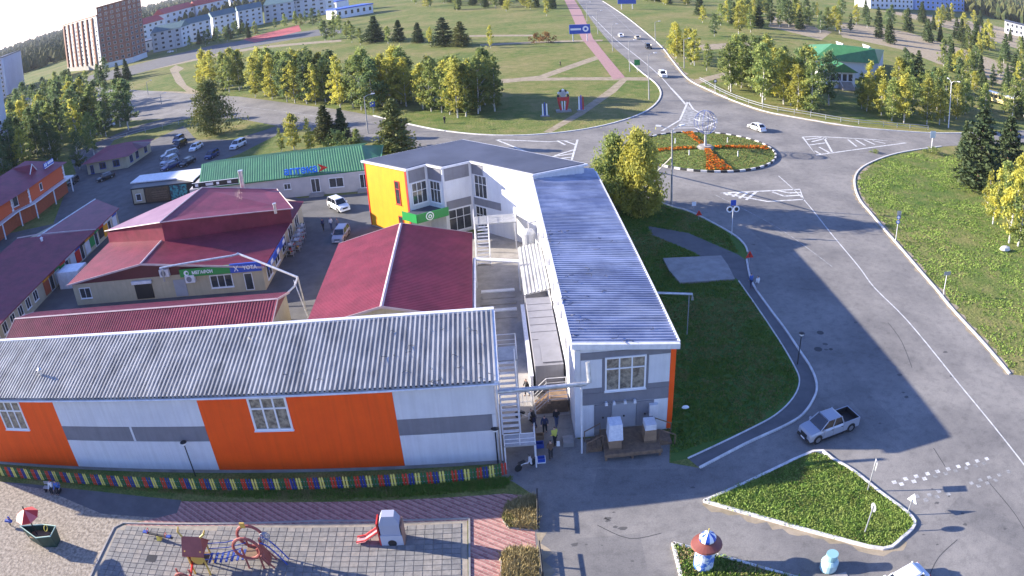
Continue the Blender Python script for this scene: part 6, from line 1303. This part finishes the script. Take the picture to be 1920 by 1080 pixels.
part('panel', MB().box(hq.x-3.8, hq.x+3.8, hq.y-.2, hq.y+.2, 2.8, 6.3), M_BLUES, ho); part('ring', MB().disc(hq + V3(2.1,-.23,4.6), X_, ZUP, 1.1, 20, .06), M_WHITES, ho); part('ring', MB().disc(hq + V3(2.1,-.27,4.6), X_, ZUP, .5, 16, .06), M_BLUES, ho)
part('panel_stripe', MB().box(hq.x-3.4, hq.x+.4, hq.y-.24, hq.y-.202, 4.2, 4.9), M_WHITES, ho)
hq2 = P(1176,17); h2 = thing('hoarding', 'blue hoarding on white posts in the meadow right of the north road', 'billboard', hq2)
for s_ in (-1, 1): part('post', MB().box(hq2.x+s_*3-.2, hq2.x+s_*3+.2, hq2.y-.2, hq2.y+.2, 0, 3), M_TRIM, h2)
part('panel', MB().box(hq2.x-5, hq2.x+5, hq2.y-.2, hq2.y+.2, 3, 7.5), M_BLUES, h2)
def rail_fence(pts_px, label, step=3.0, h=1.0, m=None):
    pts = smooth_line(PX_(pts_px), 6); t = thing('guard_rail', label, 'railing', pts[0]); m = m or M_STEEL
    for z in (h, h*.5): part('rail', MB().tube([p + ZUP*z for p in pts], .06, 5), m, t)
    acc = 0.0
    for i in range(1, len(pts)):
        acc += (pts[i]-pts[i-1]).length
        if acc >= step: acc = 0; part('post', MB().box(pts[i].x-.06, pts[i].x+.06, pts[i].y-.06, pts[i].y+.06, 0, h), m, t)
rail_fence([(1312,152),(1360,178),(1430,203),(1520,219),(1610,233),(1740,244)], 'grey guard rail curving along the road below the birches')
rail_fence([(210,268),(260,252),(345,232)], 'mesh fence line beside the car park approach', 4, 1.4, M_STEEL)
rail_fence([(1008,934),(1009,994)], 'low dark rail at the edge of the upper dry grass bed', 1.2, .9, M_DARK)
rail_fence([(1012,1032),(1018,1090)], 'low dark rail at the edge of the lower dry grass bed', 1.2, .9, M_DARK)
# ------------------------------------------------------------------ playground
sd_ = P(738,1014); ps = thing('slide_house', 'toy house with arched roof and pink slide on the slab paving', 'play house', sd_)
c = sd_
part('base_wall', MB().tbox(c.x-.75, c.x+.75, c.y-.5, c.y+.5, 0, .95, 0, 0), mat('grey-white boards', (.44,.46,.52), rough=.6), ps)
part('arch_opening', MB().disc(V3(c.x,c.y-.505,.25), X_, ZUP, .3, 16, .03), M_DARK, ps)
part('roof_panel', MB().prism([(c.x-.68,c.y-.45),(c.x+.68,c.y-.45),(c.x+.68,c.y+.45),(c.x-.68,c.y+.45)], .952, 1.9).tbox(c.x-.70, c.x+.70, c.y-.47, c.y+.47, 1.9, 2.6, .28, .12), mat('pale blue-white boards', (.34,.36,.44), rough=.6), ps)
part('side_post', MB().box(c.x-.86, c.x-.76, c.y-.5, c.y+.5, .0, 2.1), M_RED, ps); part('side_post', MB().box(c.x+.76, c.x+.84, c.y-.5, c.y+.5, .0, 1.8), mat('brown board', (.3,.17,.12), rough=.7), ps)
slp = [V3(c.x-.86,c.y-.1,1.15), V3(c.x-1.35,c.y-.1,.75), V3(c.x-1.9,c.y-.1,.32), V3(c.x-2.5,c.y-.1,.18)]
sl = part('slide', MB().add([p + V3(0,s_*.28,0) for p in slp for s_ in (-1,1)] + [p + V3(0,s_*.28,-.05) for p in slp for s_ in (-1,1)], [(2*i,2*i+1,2*i+3,2*i+2) for i in range(3)] + [(8+2*i+2,8+2*i+3,8+2*i+1,8+2*i) for i in range(3)]), mat('pink plastic', (.62,.25,.27), rough=.4), ps)
for s_ in (-1, 1): part('slide_edge', MB().tube([p + V3(0,s_*.28,.12) for p in slp], .06, 6), M_RED, sl)
pb2 = P(82,1016); pbt = thing('play_boat', 'play tower shaped like a boat with red parasol roof on the sand', 'play boat', pb2)
c = pb2
part('hull', MB().add([V3(c.x-1.5,c.y,.05),V3(c.x+.2,c.y-.65,.05),V3(c.x+1.7,c.y-.45,.05),V3(c.x+1.7,c.y+.45,.05),V3(c.x+.2,c.y+.65,.05),V3(c.x-1.9,c.y,1.45),V3(c.x+.2,c.y-.8,1.15),V3(c.x+1.8,c.y-.6,1.35),V3(c.x+1.8,c.y+.6,1.35),V3(c.x+.2,c.y+.8,1.15)], [(4,3,2,1,0),(0,1,6,5),(1,2,7,6),(2,3,8,7),(3,4,9,8),(4,0,5,9)]), mat('dark green boards', (.03,.07,.05), (.02,.045,.03), 3, rough=.6), pbt)
part('deck', MB().box(c.x-1.0, c.x+1.6, c.y-.5, c.y+.5, .7, .76), M_WOOD, pbt); part('rim', MB().tube([(c.x-1.9,c.y,1.48),(c.x+.2,c.y-.82,1.19),(c.x+1.8,c.y-.62,1.38),(c.x+1.8,c.y+.62,1.38),(c.x+.2,c.y+.82,1.19),(c.x-1.9,c.y,1.48)], .05, 6), mat('mint paint', (.45,.62,.5), rough=.5), pbt)
part('mast', MB().tube([(c.x-.3,c.y,.5),(c.x-.3,c.y,3.7)], .06, 8), M_DARK, pbt)
for k in range(8):
    a0, a1 = 6.2832*k/8, 6.2832*(k+1)/8; R0 = 1.15; ap = V3(c.x-.3,c.y,3.35)
    part('canopy_panel', MB().add([ap, ap + V3(R0*math.cos(a0),R0*math.sin(a0),-.6), ap + V3(R0*math.cos(a1),R0*math.sin(a1),-.6), ap - ZUP*.03, ap + V3(R0*math.cos(a0),R0*math.sin(a0),-.63), ap + V3(R0*math.cos(a1),R0*math.sin(a1),-.63)], [(0,1,2),(3,5,4),(1,4,5,2)]), (M_REDS, mat('light red sheet', (.75,.16,.14), rough=.5))[k % 2], pbt)
part('steering_wheel', MB().tube([V3(c.x+1.1+.02, c.y+.25*math.cos(t), 1.6+.25*math.sin(t)) for t in [6.2832*j/14 for j in range(15)]], .03, 5, False), M_YEL, pbt)
pg = P(400,1078); pgt = thing('climbing_frame', 'brown-red and yellow climbing frame with peaked roofs, hoops and chain bridge', 'climbing frame', pg)
M_BRN = mat('brown red board', (.34,.085,.065), (.28,.07,.055), 2.0, rough=.6); M_OCH = mat('ochre paint', (.62,.40,.08), rough=.5)
ta, tb_, tc_ = P(385,1066), P(485,1056), P(352,1104)
def tower(c, zd, zt, hw=.6, post=M_OCH):
    for sx in (-1, 1):
        for sy in (-1, 1): part('post', MB().tube([c + V3(sx*hw,sy*hw,0), c + V3(sx*hw,sy*hw,zt)], .075, 8), post, pgt)
    part('deck', MB().box(c.x-hw-.05, c.x+hw+.05, c.y-hw-.05, c.y+hw+.05, zd-.04, zd+.04), M_WOOD, pgt)
tower(ta, 1.05, 2.35)
for s_ in (-1, 1):
    part('roof_board', MB().add([ta + V3(-.85,s_*.85,2.05), ta + V3(.85,s_*.85,2.05), ta + V3(.75,0,3.15), ta + V3(-.75,0,3.15), ta + V3(-.85,s_*.85,1.98), ta + V3(.85,s_*.85,1.98), ta + V3(.75,0,3.08), ta + V3(-.75,0,3.08)], [(0,1,2,3),(7,6,5,4),(0,4,5,1),(1,5,6,2),(3,7,4,0)]), M_BRN, pgt)
for s_ in (-1, 1): part('gable_board', MB().add([ta + V3(s_*.78,-.8,2.06), ta + V3(s_*.78,.8,2.06), ta + V3(s_*.70,0,3.08), ta + V3(s_*.73,-.8,2.06), ta + V3(s_*.73,.8,2.06), ta + V3(s_*.65,0,3.08)], [(0,1,2),(5,4,3),(0,3,4,1)]), M_BRN, pgt)
part('round_panel', MB().disc(ta + V3(.15,-.70,1.65), X_, ZUP, .48, 20, .07), M_OCH, pgt)
part('side_panel', MB().box(ta.x-.72, ta.x-.66, ta.y-.55, ta.y+.55, 1.1, 1.9), M_BRN, pgt)
for s_, q in ((-1, [(-.7,0,3.1),(-.95,.1,3.45),(-.8,.2,3.85)]), (1, [(.7,0,3.1),(1.0,.1,3.3),(1.15,.2,3.6)])): part('finial', MB().tube([ta + V3(*k) for k in q], [.09,.08,.05], 6), M_OCH, pgt)
tower(tb_, 1.05, 2.0, .55, M_BRN)
for sy in (-.62, .62): part('hoop', MB().tube([tb_ + V3(-.15+.95*math.cos(t), sy, 2.05+.95*math.sin(t)) for t in [6.2832*j/22 for j in range(23)]], .11, 6, False), M_BRN, pgt)
part('hoop_finial', MB().box(tb_.x-.55, tb_.x-.2, tb_.y+.45, tb_.y+.55, 2.95, 3.4), M_OCH, pgt)
part('wedge_panel', MB().add([tb_ + V3(.62,-.5,.95), tb_ + V3(.62,.5,.95), tb_ + V3(.95,-.5,.2), tb_ + V3(.95,.5,.2), tb_ + V3(.66,0,2.5), tb_ + V3(.72,0,2.45)], [(0,1,4),(0,4,5,2),(1,3,5,4),(2,5,3),(0,2,3,1)]), M_BRN, pgt)
for s_ in (-.45, .45): part('brace', MB().tube([tb_ + V3(.6,s_,1.2), tb_ + V3(1.3,s_,0)], .07, 6), M_BRN, pgt)
for k in range(9):
    f = (k+.9)/9.8; a = ta.lerp(tb_, f); part('bridge_slat', MB().bx(a + ZUP*(1.05-.15*math.sin(f*math.pi)), (tb_-ta).normalized(), V3(0,1,0), ZUP, -.08, .08, -.5, .5, 0, .06), M_BLUE, pgt)
for s_ in (-.55, .55):
    for zz in (2.0, 1.5): part('bridge_rope', MB().tube([ta + V3(.6,s_,zz), ta.lerp(tb_,.5) + V3(0,s_,zz-.18), tb_ + V3(-.55,s_,zz)], .035, 5), M_BLUE, pgt)
lc_ = tb_ + V3(.55,.2,0)
for s_ in (-.28, .28): part('arched_ladder', MB().tube([lc_ + V3(.1+1.5*k/8, s_, 2.1*math.cos(k/8*1.57)) for k in range(9)], .055, 6), M_BLUE, pgt)
for k in range(7): part('rung', MB().tube([lc_ + V3(.1+1.5*k/7, -.28, 2.1*math.cos(k/7*1.57)), lc_ + V3(.1+1.5*k/7, .28, 2.1*math.cos(k/7*1.57))], .035, 5), M_STEEL, pgt)
for k in range(5): part('ball_cage_hoop', MB().tube([tb_ + V3(1.0+.36*math.cos(t)*math.cos(k*.63), .4+.36*math.cos(t)*math.sin(k*.63), 2.2+.36*math.sin(t)) for t in [6.2832*j/14 for j in range(15)]], .03, 5, False), M_STEEL, pgt)
tower(tc_, .8, 1.5, .5, M_BRN)
part('hoop', MB().tube([tc_ + V3(.4+.6*math.cos(t), -.5, 1.5+.6*math.sin(t)) for t in [6.2832*j/20 for j in range(21)]], .09, 6, False), M_BRN, pgt)
sl2 = [tc_ + V3(-.5,.1,.85), tc_ + V3(-1.0,.1,.5), tc_ + V3(-1.6,.1,.15)]
part('side_slide', MB().add([p + V3(0,s_*.3,0) for p in sl2 for s_ in (-1,1)] + [p + V3(0,s_*.3,-.05) for p in sl2 for s_ in (-1,1)], [(0,1,3,2),(2,3,5,4),(8,9,7,6),(10,11,9,8)]), M_REDS, pgt)
part('ramp', MB().tube([tc_ + V3(.45,.3,.85), ta + V3(-.5,-.4,1.05)], .10, 6), M_REDS, pgt)
sb_ = P(300,1012); ss = thing('seesaw', 'low dark seesaw with yellow grip on the slab paving', 'seesaw', sb_)
part('beam', MB().bx(sb_ + ZUP*.45, V3(.97,-.22,.06).normalized(), V3(.22,.97,0).normalized(), ZUP, -1.5, 1.5, -.09, .09, 0, .1), M_DARK, ss); part('pivot', MB().tbox(sb_.x-.2, sb_.x+.2, sb_.y-.2, sb_.y+.2, 0, .44, .08, .08), M_YEL, ss)
for s_ in (-1.2, 1.1): part('seat', MB().box(sb_.x+s_-.2, sb_.x+s_+.2, sb_.y-s_*.22-.15, sb_.y-s_*.22+.15, .56+s_*.06, .62+s_*.06), M_BLUE, ss); part('grip', MB().tube([sb_ + V3(s_*.75,-s_*.17-.15,.55), sb_ + V3(s_*.75,-s_*.17-.15,.85), sb_ + V3(s_*.75,-s_*.17+.15,.85), sb_ + V3(s_*.75,-s_*.17+.15,.55)], .025, 5), M_RED, ss)
sw_ = P(20,985); swt = thing('spring_rider', 'small dark spring rider at the left edge of the sand', 'spring rider', sw_)
part('spring', MB().tube([sw_ + V3(.1*math.cos(k*1.2), .1*math.sin(k*1.2), .02*k) for k in range(22)], .02, 5), M_DARK, swt); part('seat', MB().tbox(sw_.x-.45, sw_.x+.45, sw_.y-.15, sw_.y+.15, .44, .6, .1, .03), M_BLUE, swt); part('grip', MB().tube([sw_ + V3(.25,-.2,.85), sw_ + V3(.25,.2,.85)], .025, 5), M_RED, swt); part('side_board', MB().tbox(sw_.x+.1, sw_.x+.4, sw_.y-.04, sw_.y+.04, .601, 1.0, .06, 0), M_BLUE, swt)
# ------------------------------------------------------------------ advertising column, gas bottle
aq = P(1318,1062); ac = thing('advertising_column', 'round advertising column with blue onion dome and posters', 'advertising column', aq)
part('drum', MB().lathe(aq, [(.66,0),(.66,2.05)], 24), mat('blue and white posters', (.06,.16,.55), (.70,.74,.80), 1.6, rough=.4, lo=.46, hi=.54, obj=True), ac)
part('eave', MB().lathe(aq, [(.95,2.05),(1.02,2.10),(.98,2.22),(.5,2.45)], 24), mat('brown eave', (.20,.06,.045), rough=.5), ac)
dmm = MB(); prof = [(.42,2.45),(.55,2.6),(.55,2.75),(.42,2.95),(.2,3.08),(.04,3.2)]
for k in range(12):
    for sgn, mm in ((k % 2, None),): pass
for par_, mm in ((0, M_BLUES), (1, M_WHITES)):
    mb = MB(); n = 12
    for k in range(n):
        if k % 2 != par_: continue
        a0, a1 = 6.2832*k/n, 6.2832*(k+1)/n
        for i in range(len(prof)-1): mb.add([aq + V3(r*math.cos(a), r*math.sin(a), z) for (r, z), a in ((prof[i],a0),(prof[i],a1),(prof[i+1],a1),(prof[i+1],a0))], [(0,1,2,3)])
    part('dome_stripes', mb, mm, ac)
part('finial', MB().tube([aq + ZUP*3.15, aq + ZUP*3.5], .03, 6), M_YEL, ac)
gq = P(1552,1066); gb = thing('gas_bottle', 'pale blue-green tank with open collar standing on the asphalt', 'tank', gq)
part('body', MB().lathe(gq, [(.5,0),(.62,.12),(.62,.7),(.45,.95),(.2,1.02)], 20), mat('pale turquoise paint', (.30,.50,.52), (.42,.58,.58), 2, rough=.4, obj=True), gb)
part('collar', MB().lathe(gq, [(.36,1.0),(.42,1.0),(.42,1.45),(.36,1.45)], 18), mat('turquoise collar', (.25,.45,.48), rough=.4), gb); part('valve', MB().lathe(gq, [(.12,1.02),(.12,1.3),(.05,1.35)], 10), M_DARK, gb)
solo('paving_plate', MB().box(gq.x-.9, gq.x+1.1, gq.y-1.3, gq.y-.7, .013, .06), M_CONC, 'pale concrete plate on the asphalt below the tank', 'plate')
rk = P(1884,470); solo('white_stone', MB().lathe(rk, [(.5,0),(.75,.2),(.6,.55),(.2,.7)], 9, 1.4, .8), M_KERB, 'white painted stone below the birch at the right edge', 'stone')
rk = P(1285,766); solo('white_bag', MB().lathe(rk, [(.15,0),(.26,.1),(.2,.22),(.05,.3)], 8, 1.3, .8), M_WHITES, 'crumpled white bag on the shaded lawn beside the annex', 'bag')
# market goods by the phone shop
mg = P(575,455)
for k, (dx, dy, m, lb) in enumerate(((-1.2,2.5,M_GREEN,'green covered rack of goods nearest the courtyard sand'), (-1.0,.8,M_CARD,'brown heap of cartons in the middle of the street stall'), (-.9,-.8,M_STEEL,'grey rack of goods in the street stall'), (-.8,-2.4,M_WOOD,'wooden rack at the near end of the street stall'), (-1.3,-4.0,M_DARK,'dark covered rack next to the shop sign'))):
    t = thing('goods_rack', lb, 'goods rack', (mg.x+dx, mg.y+dy, 0))
    for z in (.3, .9, 1.5): part('shelf', MB().box(mg.x+dx-.5, mg.x+dx+.5, mg.y+dy-.6, mg.y+dy+.6, z, z+.05), M_STEEL, t)
    for sx in (-.5, .5):
        for sy in (-.6, .6): part('post', MB().box(mg.x+dx+sx-.03, mg.x+dx+sx+.03, mg.y+dy+sy-.03, mg.y+dy+sy+.03, 0, 1.8), M_STEEL, t)
    for j in range(7): a = random.Random(k*9+j); x, y = mg.x+dx+a.uniform(-.3,.3), mg.y+dy-.45+j*.14; z = (.35,.95,1.55)[j % 3]; part('parcel', MB().tbox(x-.16,x+.16,y-.1,y+.1,z,z+a.uniform(.15,.4),.02,.02), (m, M_RED, M_TRIM, M_YEL, m)[j % 5], t)

trf = random.Random(12); V_, F_ = [], []
for _ in range(5200):
    r = (rr-.5)*math.sqrt(trf.random()); a = trf.uniform(0, 6.283); x, y = rc.x + r*math.cos(a), rc.y + r*math.sin(a); z = zI(r)
    for b in range(3):
        q = trf.uniform(0, 6.28); k = len(V_); w = .07; hh = trf.uniform(.06, .2)
        V_ += [(x-w*math.sin(q), y+w*math.cos(q), z), (x+w*math.sin(q), y-w*math.cos(q), z), (x+hh*.6*math.cos(q), y+hh*.6*math.sin(q), z+hh)]; F_.append((k, k+1, k+2))
mb = MB(); mb.v = V_; mb.f = F_; struct('island_grass', mb, M_GR2, 'stuff')
# ------------------------------------------------------------------ vehicles
M_TYRE = M_RUBBER; M_RIM = mat('alloy rim', (.45,.45,.46), rough=.3, metal=.8); M_CGL = mat('car glass', (.012,.014,.018), rough=.06, spec=.9)
M_HL = mat('headlight glass', (.75,.76,.78), rough=.1); M_TL = mat('tail light', (.45,.02,.02), rough=.2); M_BLK = mat('black plastic trim', (.02,.02,.022), rough=.6)
def paint(n, c, metal=.2): return mat(n + ' car paint', c, rough=.28, metal=metal, spec=.6)
PAINT = {k: paint(k, c) for k, c in dict(white=(.78,.78,.78), silver=(.36,.38,.43), black=(.02,.02,.024), grey=(.20,.21,.23), navy=(.03,.05,.14), beige=(.50,.46,.38), red=(.4,.03,.03)).items()}
def loft(mb, secs):                                   # sections: (x, [(y,z)...]) same count, closed ends
    n = len(secs[0][1]); vs = [V3(x, y, z) for x, pr in secs for y, z in pr]
    fs = [(i*n+k, i*n+(k+1) % n, (i+1)*n+(k+1) % n, (i+1)*n+k) for i in range(len(secs)-1) for k in range(n)]
    fs += [tuple(range(n-1,-1,-1)), tuple(range((len(secs)-1)*n, len(secs)*n))]
    return mb.add(vs, fs)
def bsec(w, z0, z1, c=.10): # rounded body section
    return [(-w+c,z0),(w-c,z0),(w,z0+c),(w,z1-c*1.6),(w-c*.9,z1),(-w+c*.9,z1),(-w,z1-c*1.6),(-w,z0+c)]
def make_car(label, pm, kind='sedan', loc=(0,0,0), rz=0.0, group=None, name=None):
    t = thing(name or {'suv': 'off_road_car', 'pickup': 'pickup_truck'}.get(kind, 'passenger_car'), label, 'pickup' if kind == 'pickup' else 'car', loc, rz, group)
    L, W, H, belt, wr, roof = dict(sedan=(4.4,.87,1.45,.88,.31,(-1.25,.55)), hatch=(4.0,.85,1.5,.9,.31,(-1.6,.5)), suv=(4.5,.92,1.75,1.05,.36,(-1.85,.5)), pickup=(5.3,.93,1.8,1.08,.39,(-.55,.80)))[kind]
    h = L/2; g = .24 if kind in ('suv','pickup') else .17
    hood = belt - (.02 if kind != 'pickup' else 0.0)
    tail = belt + (.0 if kind != 'sedan' else .03)
    if kind == 'pickup':
        secs = [(h, bsec(W*.84, g+.12, hood-.20)), (h-.12, bsec(W*.95, g+.02, hood-.06)), (h-.6, bsec(W, g, hood+.02)), (1.15, bsec(W, g, belt+.06)), (-.85, bsec(W, g, belt+.06))]
        part('body', loft(MB(), secs), pm, t, local=True)
        bd = MB(); bd.box(-h+.06, -.852, -W, -W+.07, g+.12, belt+.10); bd.box(-h+.06, -.852, W-.07, W, g+.12, belt+.10); bd.box(-h+.06, -h+.13, -W+.071, W-.071, g+.12, belt+.10); bd.box(-h+.131, -.853, -W+.071, W-.071, g+.12, .62)
        bed = part('cargo_bed', bd, pm, t, local=True); part('bed_liner', MB().box(-h+.135, -.86, -W+.075, W-.075, .622, .72), M_BLK, bed, local=True)
        part('liner_wall', MB().box(-h+.131,-.86,-W+.071,-W+.10,.72,belt+.08).box(-h+.131,-.86,W-.10,W-.071,.72,belt+.08).box(-h+.131,-h+.16,-W+.1,W-.1,.72,belt+.08).box(-.90,-.861,-W+.1,W-.1,.72,belt+.08), M_BLK, bed, local=True)
    else:
        secs = [(h, bsec(W*.80, g+.10, hood-.26)), (h-.14, bsec(W*.93, g+.02, hood-.14)), (h-.6, bsec(W, g, hood-.04)), (.95, bsec(W, g, belt+.03)), (-h+.75, bsec(W, g, belt+.05)), (-h+.12, bsec(W*.95, g+.03, tail-.02)), (-h, bsec(W*.84, g+.12, tail-.14))]
        part('body', loft(MB(), secs), pm, t, local=True)
    r0, r1 = roof; ws = 1.15 if kind != 'pickup' else 1.62; rs = -h+.45 if kind == 'sedan' else (-h+.10 if kind != 'pickup' else -.84)
    zb = belt + .02; zt = H - .05; wi = W - .08; wt = W - .24
    glass = MB().add([V3(ws,-wi,zb),V3(ws,wi,zb),V3(rs,wi,zb),V3(rs,-wi,zb),V3(r1,-wt,zt),V3(r1,wt,zt),V3(r0,wt,zt),V3(r0,-wt,zt)], [(3,2,1,0),(4,5,6,7),(0,1,5,4),(1,2,6,5),(2,3,7,6),(3,0,4,7)])
    part('windows', glass, M_CGL, t, local=True)
    rp = MB(); k_ = .06
    rp.add([V3(r1+.05,-wt-.03,zt),V3(r1+.05,wt+.03,zt),V3(r0-.05,wt+.03,zt),V3(r0-.05,-wt-.03,zt),V3(r1-.10,-wt+.1,zt+k_),V3(r1-.10,wt-.1,zt+k_),V3(r0+.12,wt-.1,zt+k_),V3(r0+.12,-wt+.1,zt+k_)], [(3,2,1,0),(4,5,6,7),(0,1,5,4),(1,2,6,5),(2,3,7,6),(3,0,4,7)])
    rf = part('roof', rp, pm, t, local=True)
    for s_ in (-1, 1):
        part('windscreen_pillar', MB().tube([V3(ws,s_*wi,zb), V3(r1+.02,s_*(wt+.02),zt+.02)], .045, 6), pm, t, local=True)
        part('rear_pillar', MB().tube([V3(rs,s_*wi,zb), V3(r0-.02,s_*(wt+.02),zt+.02)], .055, 6), pm, t, local=True)
        part('door_pillar', MB().tube([V3((ws+rs)/2-.05,s_*(wi+.005),zb), V3((r0+r1)/2-.05,s_*(wt+.025),zt)], .035, 6), pm, t, local=True)
        part('mirror', MB().tbox(ws-.35, ws-.17, s_*(W+.09)-.09, s_*(W+.09)+.09, zb+.02, zb+.18, .02, .02), pm, t, local=True)
        part('headlight', MB().bx(V3(h-.13,s_*W*.72,hood-.27), V3(-.25,s_*.22,0).normalized(), ZUP, V3(.9,s_*.4,0).normalized(), -.06, .22, -.05, .08, .0, .07), M_HL, t, local=True)
        part('tail_light', MB().box(-h-.01, -h+.08, s_*W*.78-.09, s_*W*.78+.09, belt-.30, belt-.08), M_TL, t, local=True)
        for x in (h-.86, -h+.92):
            arch = part('wheel_arch', MB().lathe(V3(0,0,0), [(wr+.06,-.02),(wr+.06,.02)], 18), M_BLK, t, local=True); arch.location = (x, s_*(W-.008), wr+.01); arch.rotation_euler = (math.pi/2,0,0)
            w = part('wheel', MB().lathe(V3(0,0,0), [(wr*.62,-.11),(wr*.97,-.11),(wr,-.07),(wr,.07),(wr*.97,.11),(wr*.62,.11)], 18), M_TYRE, t, local=True); w.location = (x, s_*(W-.08), wr); w.rotation_euler = (math.pi/2,0,0)
            part('rim', MB().lathe(V3(0,0,0), [(wr*.6,-.118),(wr*.6,.118)], 12), M_RIM, w, local=True)
    part('grille', MB().box(h-.09, h+.015, -W*.45, W*.45, g+.30, hood-.26), M_BLK, t, local=True)
    part('front_bumper', MB().tbox(h-.22, h+.07, -W*.88, W*.88, g+.02, g+.28, .04, .04), pm if kind != 'pickup' else M_BLK, t, local=True); part('rear_bumper', MB().tbox(-h-.07, -h+.2, -W*.88, W*.88, g+.05, g+.28, .03, .04), pm if kind != 'pickup' else M_BLK, t, local=True)
    if kind == 'pickup':
        for s_ in (-1, 1):
            for x in (1.25, .25, -.80): part('door_seam', MB().box(x-.008, x+.008, s_*(W+.002)-.004, s_*(W+.002)+.004, g+.15, belt), M_BLK, t, local=True)
            for x in (.42, -.62): part('door_handle', MB().box(x-.09, x+.09, s_*(W+.02)-.02, s_*(W+.02)+.02, belt-.16, belt-.12), M_BLK, t, local=True)
            part('side_step', MB().box(-.9, 1.2, s_*(W+.05)-.08, s_*(W+.05)+.08, g+.0, g+.05), M_BLK, t, local=True)
        part('roof_seam', MB().box(.79, .83, -wt, wt, zt+.0, zt+.03), M_BLK, t, local=True)
    part('number_plate', MB().box(h+.071, h+.085, -.26, .26, g+.10, g+.22), M_WHITES, t, local=True)
    return t
def car_at(q, q2, label, pm, kind, group=None):       # q rear ground point -> q2 front ground point gives the heading
    a, b = P(*q), P(*q2); return make_car(label, PAINT[pm], kind, (a+b)/2, math.atan2((b-a).y, (b-a).x), group)
car_at((1596,793), (1506,826), 'silver pickup truck with open black cargo bed turning at the junction', 'silver', 'pickup')
make_car('white car cut off by the bottom edge of the view', PAINT['white'], 'sedan', P(1684,1106), math.radians(195))
car_at((1428,247), (1410,240), 'white car driving round the far side of the roundabout', 'white', 'sedan')
car_at((1236,138), (1250,150), 'white car coming down the north road', 'white', 'suv'); car_at((1208,84), (1224,98), 'black car farther up the north road', 'black', 'suv')
G1 = 'cars in the car park'
for a, b, lb, pm, kd in (((330,292),(308,299),'grey car parked first at the left end of the car park','grey','suv'), ((345,272),(330,280),'black car parked behind the grey one in the car park','black','suv'), ((381,272),(355,288),'white saloon in the middle of the car park','white','sedan'), ((333,300),(303,314),'silver off-road car parked at the left of the car park','silver','suv'),
        ((362,303),(342,314),'black saloon parked beside the silver off-road car','black','sedan'), ((333,311),(308,321),'dark blue car parked nearest the kiosk','navy','sedan'), ((412,287),(384,303),'dark blue pickup-like car parked by the green roof corner','navy','hatch'), ((463,268),(430,285),'white off-road car parked by the grass above the green roof','white','suv'),
        ((216,330),(182,343),'dark low car on the lane by the cottage','black','sedan'), ((148,336),(128,352),'black car beside the brick house corner','black','hatch'), ((340,262),(330,268),'blue-grey car at the back of the car park','navy','hatch')):
    car_at(a, b, lb, pm, kd, G1)
car_at((618,383), (654,401), 'white off-road car in front of the chemist steps', 'white', 'suv'); car_at((655,424), (624,470), 'silver-blue car parked beside the maroon gable roof', 'silver', 'hatch')
G2 = 'cars far away on the side streets'
for a, b, lb, pm in (((252,106),(268,103),'pale car by the foot of the tower','white'), ((268,100),(284,97),'blue car by the foot of the tower','navy'), ((312,100),(328,97),'white car on the avenue before the first apartment house','white'), ((196,240),(212,236),'white car under the grove edge','white'), ((180,246),(194,242),'dark car under the grove edge','black'), ((213,232),(226,228),'grey car under the grove edge','grey'), ((1168,72),(1160,66),'pale car on the gravel right of the north road','white'), ((1200,76),(1190,70),'second pale car on the gravel right of the north road','beige')):
    car_at(a, b, lb, pm, 'sedan', G2)
bs = P(1846,186); be = P(1908,205); ba = math.atan2((be-bs).y, (be-bs).x)
bus = thing('city_bus', 'yellow and white bus seen between the trees at the right', 'bus', (bs+be)/2, ba); M_BUS = paint('cream yellow bus', (.72,.58,.28), 0)
part('body', MB().tbox(-5.8, 5.8, -1.25, 1.25, .4, 2.9, .05, .06), M_BUS, bus, local=True); part('roof', MB().tbox(-5.7, 5.7, -1.18, 1.18, 2.902, 3.1, .1, .15), PAINT['white'], bus, local=True)
for k in range(7): part('window', MB().box(-5.2+k*1.5, -3.95+k*1.5, -1.262, -1.20, 1.5, 2.5), M_CGL, bus, local=True)
part('windscreen', MB().box(5.72, 5.81, -1.05, 1.05, 1.3, 2.6), M_CGL, bus, local=True)
for x in (-3.6, 3.6):
    for s_ in (-1, 1): w = part('wheel', MB().lathe(V3(0,0,0), [(.3,-.15),(.5,-.15),(.5,.15),(.3,.15)], 16), M_TYRE, bus, local=True); w.location = (x, s_*1.12, .5); w.rotation_euler = (math.pi/2,0,0)

# ------------------------------------------------------------------ thin autumn haze
hz = bpy.data.materials.new('thin haze'); hz.use_nodes = True; hn = hz.node_tree
for nd in list(hn.nodes):
    if nd.type != 'OUTPUT_MATERIAL': hn.nodes.remove(nd)
pvn = hn.nodes.new('ShaderNodeVolumePrincipled'); pvn.inputs['Color'].default_value = (0.86,0.90,0.97,1); pvn.inputs['Density'].default_value = 0.00006; pvn.inputs['Anisotropy'].default_value = 0.1
hn.links.new(pvn.outputs[0], [n for n in hn.nodes if n.type == 'OUTPUT_MATERIAL'][0].inputs['Volume'])
struct('haze', MB().box(-4600, 4600, -700, 4600, -1.0, 60.0), hz, 'stuff')
